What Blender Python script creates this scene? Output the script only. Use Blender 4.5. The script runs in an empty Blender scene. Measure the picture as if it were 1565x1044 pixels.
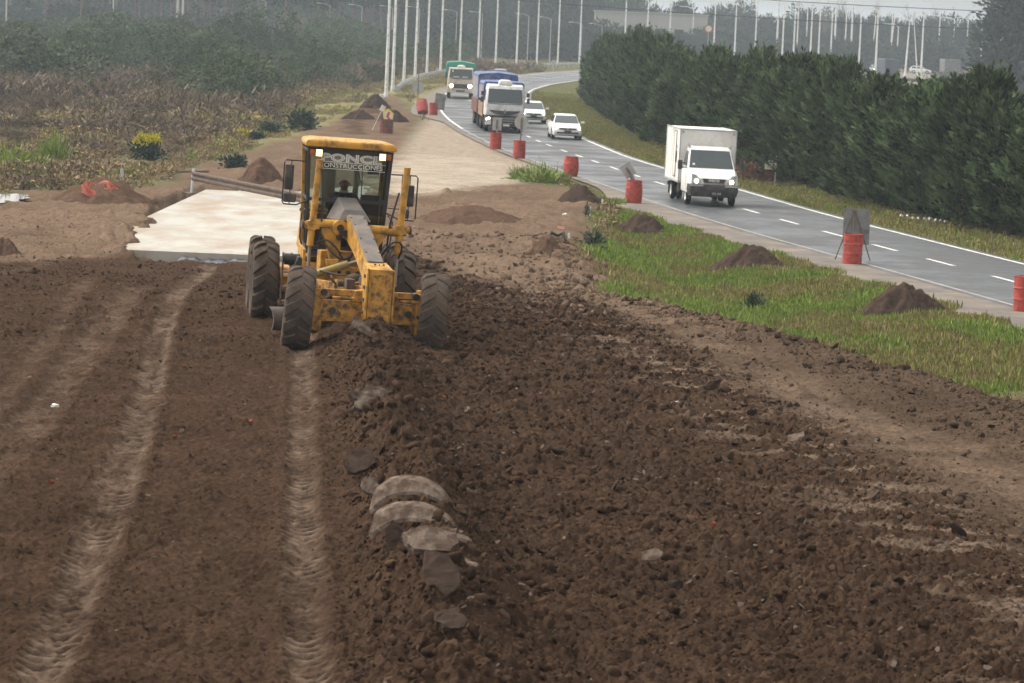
import bpy, bmesh, math, random
import numpy as np
from mathutils import Vector, Matrix, Euler

random.seed(7)
rng = np.random.default_rng(11)
SC = bpy.context.scene
COL = SC.collection
R = math.radians
PI = math.pi

# ------------------------------------------------------------------ camera
FPX, PW, PH = 5000.0, 1565.0, 1044.0
CAM_Z = 6.7
PITCH = math.atan((522.0 - 36.0) / FPX)
ROLL = R(2.4)
_rt = Vector((1, 0, 0)); _fw = Vector((0, math.cos(PITCH), -math.sin(PITCH))); _up = Vector((0, math.sin(PITCH), math.cos(PITCH)))
_cr = _rt * math.cos(ROLL) + _up * math.sin(ROLL)
_cu = _up * math.cos(ROLL) - _rt * math.sin(ROLL)
cam_data = bpy.data.cameras.new('camera')
cam = bpy.data.objects.new('camera', cam_data); COL.objects.link(cam)
cam_data.sensor_width = 36.0; cam_data.sensor_fit = 'HORIZONTAL'
cam_data.lens = FPX / PW * 36.0
cam_data.clip_start = 0.5; cam_data.clip_end = 9000
cam.matrix_world = Matrix(((_cr.x, _cu.x, -_fw.x, 0), (_cr.y, _cu.y, -_fw.y, 0), (_cr.z, _cu.z, -_fw.z, CAM_Z), (0, 0, 0, 1)))
cam_data.dof.use_dof = True
cam_data.dof.focus_distance = 54.0
cam_data.dof.aperture_fstop = 7.1
SC.camera = cam

# ------------------------------------------------------------------ light
SUN_EL, SUN_AZ = R(54), R(-62)          # azimuth measured from +Y (away from camera) towards +X
world = bpy.data.worlds.new('World'); SC.world = world; world.use_nodes = True
nt = world.node_tree; nt.nodes.clear()
sky = nt.nodes.new('ShaderNodeTexSky'); sky.sky_type = 'NISHITA'; sky.sun_disc = False
sky.sun_elevation = SUN_EL; sky.sun_rotation = SUN_AZ
sky.air_density = 1.0; sky.dust_density = 4.0; sky.ozone_density = 1.0; sky.altitude = 50
hs = nt.nodes.new('ShaderNodeHueSaturation'); hs.inputs['Saturation'].default_value = 0.12; hs.inputs['Value'].default_value = 1.75
bg = nt.nodes.new('ShaderNodeBackground'); bg.inputs['Strength'].default_value = 0.15
wo = nt.nodes.new('ShaderNodeOutputWorld')
nt.links.new(sky.outputs['Color'], hs.inputs['Color']); tint = nt.nodes.new('ShaderNodeMix'); tint.data_type = 'RGBA'; tint.blend_type = 'MULTIPLY'; tint.inputs[0].default_value = 1.0; tint.inputs[7].default_value = (1.05, 1.0, .935, 1)   # slightly warm overcast
nt.links.new(hs.outputs['Color'], tint.inputs[6]); nt.links.new(tint.outputs[2], bg.inputs['Color'])
nt.links.new(bg.outputs['Background'], wo.inputs['Surface'])
sun_data = bpy.data.lights.new('sun', 'SUN'); sun_data.energy = 0.85; sun_data.angle = R(20); sun_data.color = (1.0, 0.95, 0.88)
sun = bpy.data.objects.new('sun', sun_data); COL.objects.link(sun)
_sd = Vector((math.sin(SUN_AZ) * math.cos(SUN_EL), math.cos(SUN_AZ) * math.cos(SUN_EL), math.sin(SUN_EL)))
sun.rotation_euler = _sd.to_track_quat('Z', 'Y').to_euler()
sun.location = (-30, 40, 60)
SC.view_settings.view_transform = 'Standard'; SC.view_settings.look = 'None'
SC.view_settings.exposure = 0.45; SC.view_settings.gamma = 1.0; SC.view_settings.use_curve_mapping = False
SC.render.engine = 'CYCLES'
SC.cycles.use_denoising = True
SC.cycles.max_bounces = 6; SC.cycles.diffuse_bounces = 2; SC.cycles.glossy_bounces = 2
SC.cycles.transmission_bounces = 4; SC.cycles.transparent_max_bounces = 12; SC.cycles.volume_bounces = 0

# ------------------------------------------------------------------ picture -> place helpers
def ray(px, py):
    u = (px - PW / 2) / FPX; v = -(py - PH / 2) / FPX
    d = _fw + _cr * u + _cu * v
    return d
def at(px, py, z=0.0):
    d = ray(px, py); t = (z - CAM_Z) / d.z
    return Vector((d.x * t, d.y * t, z))
def hit(px, py):
    z = 0.5
    for _ in range(40):
        p = at(px, py, z); z = 0.5 * z + 0.5 * float(zbase(np.array([p.x]), np.array([p.y]))[0])
    return at(px, py, z)
def atY(px, py, Y):
    d = ray(px, py); t = Y / d.y
    return Vector((d.x * t, Y, CAM_Z + d.z * t))

# ------------------------------------------------------------------ noise (numpy)
def hsh(ix, iy, seed):
    n = (ix.astype(np.int64) * 374761393 + iy.astype(np.int64) * 668265263 + seed * 974711) & 0xffffffff
    n = ((n ^ (n >> 13)) * 1274126177) & 0xffffffff
    n = ((n ^ (n >> 15)) * 2246822519) & 0xffffffff
    return ((n ^ (n >> 16)) & 0xffffff) / float(0xffffff)
def vn(x, y, seed=0):
    ix = np.floor(x); iy = np.floor(y); fx = x - ix; fy = y - iy
    fx = fx * fx * (3 - 2 * fx); fy = fy * fy * (3 - 2 * fy)
    a = hsh(ix, iy, seed); b = hsh(ix + 1, iy, seed); c = hsh(ix, iy + 1, seed); d = hsh(ix + 1, iy + 1, seed)
    return (a * (1 - fx) + b * fx) * (1 - fy) + (c * (1 - fx) + d * fx) * fy
def fbm(x, y, seed=0, o=4):
    s = 0; a = .5; t = 0
    for i in range(o):
        s = s + a * vn(x * 2 ** i + 17.3 * i, y * 2 ** i - 9.1 * i, seed + i); t += a; a *= .5
    return s / t
def lumps(x, y, c, seed, lo=.3, hi=.62, keep=1.0):
    gx = x / c; gy = y / c; ix = np.floor(gx); iy = np.floor(gy); z = np.zeros_like(x)
    for dx in (-1, 0, 1):
        for dy in (-1, 0, 1):
            cx = ix + dx; cy = iy + dy
            h1 = hsh(cx, cy, seed); h2 = hsh(cx, cy, seed + 1); h3 = hsh(cx, cy, seed + 2); h4 = hsh(cx, cy, seed + 3)
            r = lo + (hi - lo) * h3 * h3
            ax = (gx - cx - h1); ay = (gy - cy - h2)
            e = .7 + .6 * h4
            q = r * r - (ax * e) ** 2 - (ay / e) ** 2
            z = np.maximum(z, np.where(h4 < keep, np.sqrt(np.maximum(q, 0)), 0))
    return z * c
def sm(a, b, x):
    t = np.clip((x - a) / (b - a), 0, 1); return t * t * (3 - 2 * t)

# ------------------------------------------------------------------ mesh builder
class MB:
    def __init__(s): s.v = []; s.f = []
    def add(s, vs, fs, M=None):
        o = len(s.v)
        for p in vs:
            p = Vector(p)
            s.v.append(tuple(M @ p) if M is not None else tuple(p))
        for f in fs: s.f.append(tuple(i + o for i in f))
        return s
    def box(s, c, d, rot=None):
        hx, hy, hz = d[0] / 2, d[1] / 2, d[2] / 2
        vs = [(x, y, z) for z in (-hz, hz) for x, y in ((-hx, -hy), (hx, -hy), (hx, hy), (-hx, hy))]
        M = Matrix.Translation(c)
        if rot is not None: M = M @ Euler(rot).to_matrix().to_4x4()
        return s.add(vs, [(3, 2, 1, 0), (4, 5, 6, 7), (0, 1, 5, 4), (1, 2, 6, 5), (2, 3, 7, 6), (3, 0, 4, 7)], M)
    def hexa(s, b, t):            # bottom ring of 4 points, top ring of 4
        return s.add(list(b) + list(t), [(3, 2, 1, 0), (4, 5, 6, 7), (0, 1, 5, 4), (1, 2, 6, 5), (2, 3, 7, 6), (3, 0, 4, 7)])
    def prism(s, prof, a, b, axis='x', sa=1.0, sb=1.0):      # outline in the other two axes, extruded a..b
        n = len(prof); vs = []
        for t in (a, b):
            for p, q in prof:
                vs.append({'x': (t, p, q), 'y': (p, t, q), 'z': (p, q, t)}[axis])
        fs = [tuple(range(n))[::-1], tuple(range(n, 2 * n))] + [(i, (i + 1) % n, n + (i + 1) % n, n + i) for i in range(n)]
        return s.add(vs, fs)
    def loft(s, rings, caps=True):
        n = len(rings[0]); vs = [p for r in rings for p in r]; fs = []
        for k in range(len(rings) - 1):
            for i in range(n):
                j = (i + 1) % n
                fs.append((k * n + i, k * n + j, (k + 1) * n + j, (k + 1) * n + i))
        if caps: fs += [tuple(range(n))[::-1], tuple((len(rings) - 1) * n + i for i in range(n))]
        return s.add(vs, fs)
    def cyl(s, p0, p1, r0, r1=None, n=12, caps=True):
        r1 = r0 if r1 is None else r1
        p0 = Vector(p0); p1 = Vector(p1); q = (p1 - p0).to_track_quat('Z', 'Y').to_matrix()
        rs = []
        for p, r in ((p0, r0), (p1, r1)):
            rs.append([p + q @ Vector((math.cos(2 * PI * i / n) * r, math.sin(2 * PI * i / n) * r, 0)) for i in range(n)])
        return s.loft(rs, caps)
    def tube(s, path, r, n=8):
        P = [Vector(p) for p in path]; rs = []
        for k, p in enumerate(P):
            d = (P[min(k + 1, len(P) - 1)] - P[max(k - 1, 0)]).normalized()
            ref = Vector((0, 0, 1)) if abs(d.z) < .9 else Vector((1, 0, 0))
            a = d.cross(ref).normalized(); b = a.cross(d)
            rr = r[k] if isinstance(r, (list, tuple)) else r
            rs.append([p + (a * math.cos(2 * PI * i / n) + b * math.sin(2 * PI * i / n)) * rr for i in range(n)])
        return s.loft(rs)
    def lathe(s, prof, n=24, M=None, closed=False):
        vs = []; fs = []; m = len(prof)
        for i in range(n):
            a = 2 * PI * i / n
            for r, z in prof: vs.append((r * math.cos(a), r * math.sin(a), z))
        for i in range(n):
            j = (i + 1) % n
            for k in range(m if closed else m - 1):
                l = (k + 1) % m
                fs.append((i * m + k, j * m + k, j * m + l, i * m + l))
        if not closed:
            if prof[0][0] > 1e-6: fs.append(tuple(i * m for i in range(n))[::-1])
            if prof[-1][0] > 1e-6: fs.append(tuple(i * m + m - 1 for i in range(n)))
        return s.add(vs, fs, M)
    def mesh(s, name):
        m = bpy.data.meshes.new(name); m.from_pydata(s.v, [], s.f); m.validate(); m.update(); return m
    def build(s, name, mat, parent=None, bevel=0, smooth=None, label=None, seg=2, fix=True):
        m = s.mesh(name)
        if fix:
            bm = bmesh.new(); bm.from_mesh(m); bmesh.ops.recalc_face_normals(bm, faces=bm.faces); bm.to_mesh(m); bm.free()
        if smooth:
            for p in m.polygons: p.use_smooth = True
            m.set_sharp_from_angle(angle=R(smooth))
        m.materials.append(mat)
        o = bpy.data.objects.new(name, m); COL.objects.link(o)
        if parent is not None: o.parent = parent
        if bevel:
            b = o.modifiers.new('bevel', 'BEVEL'); b.width = bevel; b.segments = seg; b.limit_method = 'ANGLE'; b.angle_limit = R(40)
        if label: o['label'] = label
        return o
def tag(o, label=None, cat=None, group=None, kind=None):
    if label: o['label'] = label
    if cat: o['category'] = cat
    if group: o['group'] = group
    if kind: o['kind'] = kind
    return o
def thing(name, label, cat, loc=(0, 0, 0), rot=(0, 0, 0), group=None):
    o = bpy.data.objects.new(name, None); COL.objects.link(o); o.empty_display_size = .3
    o.location = loc; o.rotation_euler = rot
    return tag(o, label, cat, group)
def copy_tree(o, parent=None):
    c = o.copy(); COL.objects.link(c)
    if parent is not None: c.parent = parent
    for ch in list(o.children): copy_tree(ch, c)
    return c
def text_into(mb, s, size, M, depth=.004):
    cu = bpy.data.curves.new('lettering', 'FONT'); cu.body = s; cu.size = size; cu.align_x = 'CENTER'; cu.align_y = 'CENTER'; cu.extrude = depth
    o = bpy.data.objects.new('lettering', cu); COL.objects.link(o)
    dg = bpy.context.evaluated_depsgraph_get(); me = bpy.data.meshes.new_from_object(o.evaluated_get(dg))
    mb.add([v.co.copy() for v in me.vertices], [tuple(p.vertices) for p in me.polygons], M)
    bpy.data.objects.remove(o); bpy.data.curves.remove(cu); bpy.data.meshes.remove(me)
    return mb

# ------------------------------------------------------------------ materials
def lin(r, g, b):
    f = lambda c: c / 12.92 if c <= .04045 else ((c + .055) / 1.055) ** 2.4
    return (f(r / 255), f(g / 255), f(b / 255), 1)
def mat(name, col, rough=.6, metal=0, var=.25, scale=6, dirt=None, dirt_amt=.0, dirt_scale=3, bump=0, bump_scale=60, emit=0, spec=.5, dirt_soft=.12, rand=0, coat=0):
    m = bpy.data.materials.new(name); m.use_nodes = True; t = m.node_tree; N = t.nodes; L = t.links
    b = N['Principled BSDF']; b.inputs['Roughness'].default_value = rough; b.inputs['Metallic'].default_value = metal
    b.inputs['Specular IOR Level'].default_value = spec
    if coat: b.inputs['Coat Weight'].default_value = coat; b.inputs['Coat Roughness'].default_value = .15
    tc = N.new('ShaderNodeTexCoord')
    def noise(sc, det=4):
        n = N.new('ShaderNodeTexNoise'); n.inputs['Scale'].default_value = sc; n.inputs['Detail'].default_value = det; n.inputs['Roughness'].default_value = .65
        L.new(tc.outputs['Object'], n.inputs['Vector']); return n
    def mix(fac, a, bb):
        x = N.new('ShaderNodeMix'); x.data_type = 'RGBA'
        for k, q in ((0, fac), (6, a), (7, bb)):
            if hasattr(q, 'is_output'): L.new(q, x.inputs[k])
            elif k == 0: x.inputs[0].default_value = q
            else: x.inputs[k].default_value = tuple(q[:3]) + (1,)
        return x.outputs[2]
    c1 = tuple(c * (1 - var) for c in col[:3]); c2 = tuple(min(1, c * (1 + var)) for c in col[:3])
    mr = N.new('ShaderNodeMapRange'); mr.inputs[1].default_value = .3; mr.inputs[2].default_value = .7
    L.new(noise(scale).outputs['Fac'], mr.inputs[0])
    c = mix(mr.outputs[0], c1, c2)
    if rand:
        oi = N.new('ShaderNodeObjectInfo'); mm = N.new('ShaderNodeMapRange'); mm.inputs[3].default_value = 1 - rand; mm.inputs[4].default_value = 1 + rand
        L.new(oi.outputs['Random'], mm.inputs[0])
        vm = N.new('ShaderNodeVectorMath'); vm.operation = 'SCALE'; L.new(c, vm.inputs[0]); L.new(mm.outputs[0], vm.inputs['Scale']); c = vm.outputs[0]
    if dirt is not None:
        r2 = N.new('ShaderNodeMapRange'); r2.inputs[1].default_value = .62 - dirt_amt * .4 - dirt_soft; r2.inputs[2].default_value = .62 - dirt_amt * .4 + dirt_soft
        L.new(noise(dirt_scale, 7).outputs['Fac'], r2.inputs[0])
        c = mix(r2.outputs[0], c, dirt)
        r3 = N.new('ShaderNodeMapRange'); r3.inputs[3].default_value = rough; r3.inputs[4].default_value = .92
        L.new(r2.outputs[0], r3.inputs[0]); L.new(r3.outputs[0], b.inputs['Roughness'])
    L.new(c, b.inputs['Base Color'])
    if emit:
        L.new(c, b.inputs['Emission Color']); b.inputs['Emission Strength'].default_value = emit
    if bump:
        bn = N.new('ShaderNodeBump'); bn.inputs['Strength'].default_value = bump; bn.inputs['Distance'].default_value = .02
        L.new(noise(bump_scale, 6).outputs['Fac'], bn.inputs['Height']); L.new(bn.outputs[0], b.inputs['Normal'])
    return m
def leaf_mat(name, col, var=.45, trans=.25, rand=.15):
    m = bpy.data.materials.new(name); m.use_nodes = True; t = m.node_tree; N = t.nodes; L = t.links
    b = N['Principled BSDF']; b.inputs['Roughness'].default_value = .7; b.inputs['Specular IOR Level'].default_value = .06
    a = N.new('ShaderNodeAttribute'); a.attribute_name = 'tint'
    oi = N.new('ShaderNodeObjectInfo')
    mr = N.new('ShaderNodeMapRange'); mr.inputs[3].default_value = 1 - var; mr.inputs[4].default_value = 1 + var * 1.3
    L.new(a.outputs['Fac'], mr.inputs[0])
    m2 = N.new('ShaderNodeMapRange'); m2.inputs[3].default_value = 1 - rand; m2.inputs[4].default_value = 1 + rand
    L.new(oi.outputs['Random'], m2.inputs[0])
    mm = N.new('ShaderNodeMath'); mm.operation = 'MULTIPLY'; L.new(mr.outputs[0], mm.inputs[0]); L.new(m2.outputs[0], mm.inputs[1])
    vm = N.new('ShaderNodeVectorMath'); vm.operation = 'SCALE'; vm.inputs[0].default_value = col[:3]; L.new(mm.outputs[0], vm.inputs['Scale'])
    L.new(vm.outputs[0], b.inputs['Base Color'])
    return m
def glass_mat(name, tint=(.80, .85, .83), refl=.08):
    m = bpy.data.materials.new(name); m.use_nodes = True; t = m.node_tree; N = t.nodes; L = t.links
    N.remove(N['Principled BSDF']); tr = N.new('ShaderNodeBsdfTransparent'); tr.inputs[0].default_value = (*tint, 1)
    gl = N.new('ShaderNodeBsdfGlossy'); gl.inputs['Roughness'].default_value = .05
    fr = N.new('ShaderNodeFresnel'); fr.inputs[0].default_value = 1.45
    ad = N.new('ShaderNodeMath'); ad.operation = 'ADD'; ad.inputs[1].default_value = refl - .04; L.new(fr.outputs[0], ad.inputs[0])
    mx = N.new('ShaderNodeMixShader'); L.new(ad.outputs[0], mx.inputs[0]); L.new(tr.outputs[0], mx.inputs[1]); L.new(gl.outputs[0], mx.inputs[2])
    L.new(mx.outputs[0], N['Material Output'].inputs['Surface']); return m

DUST = (.20, .135, .09)
M = dict(
    yellow=mat('grader_yellow', (.53, .265, .026), .5, var=.14, scale=4, dirt=(.13, .075, .035), dirt_amt=.16, dirt_scale=5, bump=.1),
    yellow_worn=mat('worn_yellow', (.50, .24, .024), .55, var=.15, scale=4, dirt=(.12, .065, .03), dirt_amt=.26, dirt_scale=9, bump=.15, dirt_soft=.10),
    olive=mat('olive_cylinder', (.26, .20, .035), .5, var=.15, dirt=DUST, dirt_amt=.2),
    hood_grey=mat('antiglare_grey', (.13, .125, .12), .55, var=.12, dirt=(.22, .18, .15), dirt_amt=.2, dirt_scale=3, spec=.12),
    tyre=mat('tyre_rubber', (.024, .023, .023), .85, var=.2, dirt=(.105, .076, .055), dirt_amt=.36, dirt_scale=4, bump=.2, bump_scale=30, dirt_soft=.2, spec=.12),
    tyre_road=mat('road_tyre_rubber', (.016, .016, .017), .85, var=.2, spec=.12),
    black=mat('black_paint', (.012, .012, .013), .45, var=.2, dirt=(.06, .045, .035), dirt_amt=.1),
    hose=mat('hose_rubber', (.012, .012, .012), .6, var=.2),
    steel=mat('worn_steel', (.17, .15, .14), .45, metal=.6, var=.2, dirt=(.10, .06, .035), dirt_amt=.25),
    rust=mat('rusty_steel', (.085, .062, .050), .75, metal=.2, var=.3, dirt=(.16, .11, .08), dirt_amt=.25, scale=8, bump=.1),
    chrome=mat('chrome_rod', (.35, .33, .31), .3, metal=.9, var=.15, dirt=DUST, dirt_amt=.2),
    interior=mat('cab_interior', (.03, .032, .033), .8, var=.3),
    lamp_warm=mat('lit_lamp', (1.0, .66, .30), .3, var=.03, emit=1.9),
    head_lamp=mat('lit_headlamp', (1.0, .82, .52), .3, var=.02, emit=14),
    head_lamp_white=mat('lit_white_headlamp', (1.0, .90, .70), .3, var=.02, emit=14),
    amber=mat('amber_reflector', (.35, .07, .01), .3, var=.1),
    red_lens=mat('lit_tail_lamp', (.9, .06, .05), .3, var=.05, emit=1.5),
    glass=glass_mat('cab_glass'),
    car_glass=mat('dark_vehicle_glass', (.035, .05, .055), .12, var=.15, spec=.7),
    white=mat('white_paint', (.72, .72, .70), .35, var=.04, dirt=(.42, .36, .29), dirt_amt=.02, dirt_scale=1.5, coat=.3),
    white_box=mat('white_box_panel', (.70, .69, .66), .5, var=.05, dirt=(.5, .44, .37), dirt_amt=.12, dirt_scale=.8),
    cream=mat('cream_paint', (.56, .50, .40), .45, var=.06, dirt=(.30, .24, .18), dirt_amt=.1),
    truck_white=mat('silver_white_cab', (.62, .63, .64), .4, var=.05, dirt=(.35, .31, .27), dirt_amt=.1),
    grey_car=mat('grey_car_paint', (.22, .26, .29), .35, var=.06),
    blue_tarp=mat('blue_tarpaulin', (.022, .065, .21), .6, var=.2, scale=2, bump=.2, bump_scale=4, dirt=(.22, .22, .25), dirt_amt=.08),
    grey_tarp=mat('faded_tarpaulin', (.24, .23, .25), .7, var=.2, scale=2, spec=.12),
    green_tarp=mat('green_tarpaulin', (.02, .22, .16), .6, var=.2, scale=2, bump=.2, bump_scale=4),
    wood_side=mat('brown_side_boards', (.15, .07, .055), .7, var=.3, scale=5, spec=.12),
    tan_side=mat('tan_side_boards', (.26, .18, .12), .7, var=.3, scale=5, spec=.12),
    plastic=mat('black_plastic', (.018, .019, .020), .55, var=.15, dirt=(.12, .10, .08), dirt_amt=.08),
    chassis=mat('chassis_black', (.014, .014, .015), .8, var=.3, dirt=(.10, .08, .06), dirt_amt=.2, spec=.12),
    plate=mat('licence_plate', (.05, .05, .055), .5, var=.2),
    letter_white=mat('white_lettering', (.68, .68, .67), .5, var=.03),
    letter_black=mat('black_lettering', (.02, .02, .02), .5, var=.03),
    drum_red=mat('red_drum_paint', (.38, .045, .030), .55, var=.18, scale=7, dirt=(.14, .03, .02), dirt_amt=.14, dirt_scale=6, bump=.1),
    drum_dark=mat('dark_rusty_drum', (.075, .05, .045), .8, var=.3, scale=5, dirt=(.28, .05, .035), dirt_amt=.12),
    sign_back=mat('grey_sign_back', (.36, .37, .36), .6, var=.1, dirt=(.25, .21, .17), dirt_amt=.12),
    sign_dark=mat('galvanised_sheet', (.17, .18, .18), .55, metal=.2, var=.12, dirt=(.11, .09, .08), dirt_amt=.2),
    sign_white=mat('sign_white', (.66, .64, .58), .6, var=.05, dirt=(.4, .35, .28), dirt_amt=.1),
    sign_yellow=mat('sign_yellow_border', (.62, .55, .06), .6, var=.06),
    sign_red=mat('sign_red', (.45, .05, .06), .6, var=.06),
    sign_black=mat('sign_black_plate', (.015, .016, .018), .6, var=.05),
    white_pole=mat('white_pole_paint', (.74, .75, .75), .5, var=.06, scale=1.0, dirt=(.38, .38, .36), dirt_amt=.06),
    galv=mat('galvanised_steel', (.42, .44, .46), .45, metal=.35, var=.1, scale=1.5, dirt=(.3, .3, .3), dirt_amt=.15),
    concrete_post=mat('concrete_pole', (.42, .42, .40), .85, var=.12, scale=1.2, spec=.12),
    old_wood=mat('old_wood', (.13, .095, .07), .85, var=.3, scale=4, spec=.12),
    stake_wood=mat('pale_stake_wood', (.36, .25, .14), .85, var=.2, spec=.12),
    wire=mat('dark_cable', (.02, .02, .02), .7, var=.1),
    bark=mat('tree_bark', (.055, .042, .034), .9, var=.3, scale=3, bump=.3, spec=.12),
    pine_bark=mat('pine_trunk_bark', (.16, .105, .075), .9, var=.35, scale=1.5, spec=.12),
    plastic_white=mat('white_litter', (.62, .62, .60), .6, var=.08),
    orange_net=mat('orange_plastic_net', (.38, .075, .04), .6, var=.15),
    pink_board=mat('pale_red_board', (.48, .22, .17), .7, var=.15),
    brick=mat('brick_fragment_red', (.20, .055, .03), .85, var=.25, spec=.12),
    skin=mat('driver_skin', (.22, .11, .07), .55, var=.08),
    hair=mat('driver_hair', (.01, .008, .007), .5, var=.2),
    jacket=mat('navy_jacket', (.012, .022, .042), .8, var=.2),
    trousers=mat('dark_trousers', (.02, .02, .025), .85, var=.2),
    shirt=mat('pale_collar', (.42, .40, .36), .8, var=.1),
    wall_pale=mat('pale_building_wall', (.34, .33, .31), .85, var=.06, scale=.3),
    wall_brown=mat('tan_building_wall', (.42, .30, .20), .85, var=.1, scale=.3),
    roof_red=mat('red_roof', (.30, .09, .06), .8, var=.12, scale=.6),
    window_dark=mat('dark_window', (.03, .035, .04), .15, var=.1),
    red_car=mat('red_car_paint', (.35, .03, .02), .4, var=.06),
    dark_van=mat('dark_blue_van', (.03, .045, .065), .45, var=.1),
    rubber_scrap=mat('black_rubber_scrap', (.012, .013, .015), .6, var=.2),
)
# ================================================================== GROUND
def ip(pts):
    p = sorted(pts, key=lambda q: q[1]); xs = np.array([q[1] for q in p], float); ys = np.array([q[0] for q in p], float)
    yy = np.arange(20, 620, 1.0); v = np.interp(yy, xs, ys)
    k = np.hanning(23); k /= k.sum(); pad = np.concatenate([v[0] + (v[1] - v[0]) * np.arange(-11, 0), v, v[-1] + (v[-1] - v[-2]) * np.arange(1, 12)])
    v = np.convolve(pad, k, 'valid')
    def fn(Y):
        Y = np.asarray(Y, float)
        return np.where(Y > 619, v[-1] + (Y - 619) * (v[-1] - v[-2]), np.interp(Y, yy, v))
    return fn
XC = ip([(26.8, 20), (23.3, 40), (14.06, 93.2), (12.96, 99.5), (11.86, 105.4), (10.8, 111.7), (9.8, 117.8), (8.8, 123.9), (6.14, 143.4), (4.51, 156.8), (3.79, 163.6), (3.07, 169.75), (2.33, 176), (1.61, 183.2), (1.01, 189.2), (.43, 195.7), (-1.7, 230), (-3.2, 280), (-3.0, 320), (-1.3, 355), (1.39, 393), (4.28, 424), (8.2, 460), (16, 520), (28, 620)])
XL = ip([(24.0, 20), (20.5, 40), (12.96, 83.95), (9.99, 100), (8.73, 106), (6.03, 122), (.77, 161.3), (-.5, 171.2), (-1.98, 186), (-3.29, 200), (-4.92, 222.8), (-5.97, 242.9), (-7.1, 283.6), (-6.9, 320), (-5.0, 355), (-2.6, 393), (-.21, 423), (4.09, 464), (7.68, 487), (12, 520), (24, 620)])
XR = ip([(29.8, 20), (26.2, 40), (15.6, 100.2), (12.06, 121), (11.31, 126), (9.41, 141), (7.15, 158), (5.63, 170.3), (3.81, 194.8), (1.43, 229), (.4, 270), (.52, 320.4), (1.04, 338.5), (2.87, 368.9), (5.13, 391.2), (8.6, 424), (12.5, 460), (20.5, 520), (33, 620)])
EDGE = ip([(15.0, 20), (11.4, 35), (8.5, 47.2), (7.35, 50.8), (6.1, 52.7), (4.75, 56.5), (4.09, 60.5), (3.6, 65.2), (3.0, 69.75), (2.3, 75), (1.7, 80), (1.6, 95), (2.6, 118), (2.4, 135), (-6, 240), (-12, 300), (-12, 620)])
SHW = lambda Y: 2.3 - 1.7 * sm(120, 140, Y) * (1 - sm(215, 235, Y)) - .8 * sm(235, 300, Y)     # paved shoulder width

def slab_z(Y): return .30 - .28 * sm(84, 150, Y)
def zbase(X, Y):
    p = np.where(Y < 85.5, 1.38 + (.15 - 1.38) * sm(57, 85, Y), .15)
    p = p + (slab_z(Y) - .02 - p) * sm(85.2, 87.5, Y)
    p = p * (1 - sm(150, 175, Y)) - .03 * sm(150, 175, Y)
    sh = XL(Y) - SHW(Y); e = EDGE(Y)
    t = np.clip((X - e) / np.maximum(sh - e, .5), 0, 1)
    g = -.02 - .38 * np.sin(PI * t ** .85) ** 2 * (1 - sm(100, 125, Y))
    w = sm(-.35, 1, (X - e) / 1.6)
    z = p * (1 - w) + g * w
    z = z + .07 * np.exp(-((X - e + .35) / .45) ** 2) * (1 - sm(85, 110, Y))
    road = sm(sh - .6, sh, X) * (1 - sm(XR(Y) + .5, XR(Y) + 1.1, X)) * (Y < 640)
    z = z * (1 - road) - .05 * road
    z = np.where(X > XR(Y) + .5, -.05 - .12 * sm(.6, 3, X - XR(Y)), z)
    lf = sm(-13, -19, X) * (1 - sm(80, 95, Y))
    z = z * (1 - lf) - .2 * lf
    far = sm(100, 135, Y) * (1 - sm(-16, -11, X + (Y - 120) * .0))
    z = z - .25 * far
    return z

def poly(pts):                 # picture outline -> place outline
    return np.array([[*hit(x, y)[:2]] for x, y in pts])
def sdist(P, X, Y):            # signed distance, inside positive
    n = len(P); ins = np.zeros(X.shape, bool); d = np.full(X.shape, 1e9)
    for i in range(n):
        ax, ay = P[i]; bx, by = P[(i + 1) % n]
        ex, ey = bx - ax, by - ay; wx, wy = X - ax, Y - ay
        t = np.clip((wx * ex + wy * ey) / (ex * ex + ey * ey + 1e-9), 0, 1)
        d = np.minimum(d, np.hypot(wx - t * ex, wy - t * ey))
        c = (ay > Y) != (by > Y)
        with np.errstate(divide='ignore', invalid='ignore'):
            xx = (bx - ax) * (Y - ay) / (by - ay + 1e-12) + ax
        ins ^= c & (X < xx)
    return np.where(ins, d, -d)
def along(P, X, Y):            # nearest polyline: signed offset, arc length
    best = np.full(X.shape, 1e9); off = np.zeros(X.shape); arc = np.zeros(X.shape); s0 = 0
    for i in range(len(P) - 1):
        ax, ay = P[i]; bx, by = P[i + 1]; ex, ey = bx - ax, by - ay; L = math.hypot(ex, ey)
        wx, wy = X - ax, Y - ay; t = np.clip((wx * ex + wy * ey) / (L * L), 0, 1)
        d = np.hypot(wx - t * ex, wy - t * ey); sgn = np.sign(ex * wy - ey * wx)
        u = d < best
        best = np.where(u, d, best); off = np.where(u, d * sgn, off); arc = np.where(u, s0 + t * L, arc); s0 += L
    return off, arc
def chaikin(pts, k=2):
    P = [np.array(p, float) for p in pts]
    for _ in range(k):
        Q = [P[0]]
        for a, b in zip(P, P[1:]): Q += [a * .75 + b * .25, a * .25 + b * .75]
        P = Q + [P[-1]]
    return np.array(P)
def line(pts): return chaikin(poly(pts))

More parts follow.
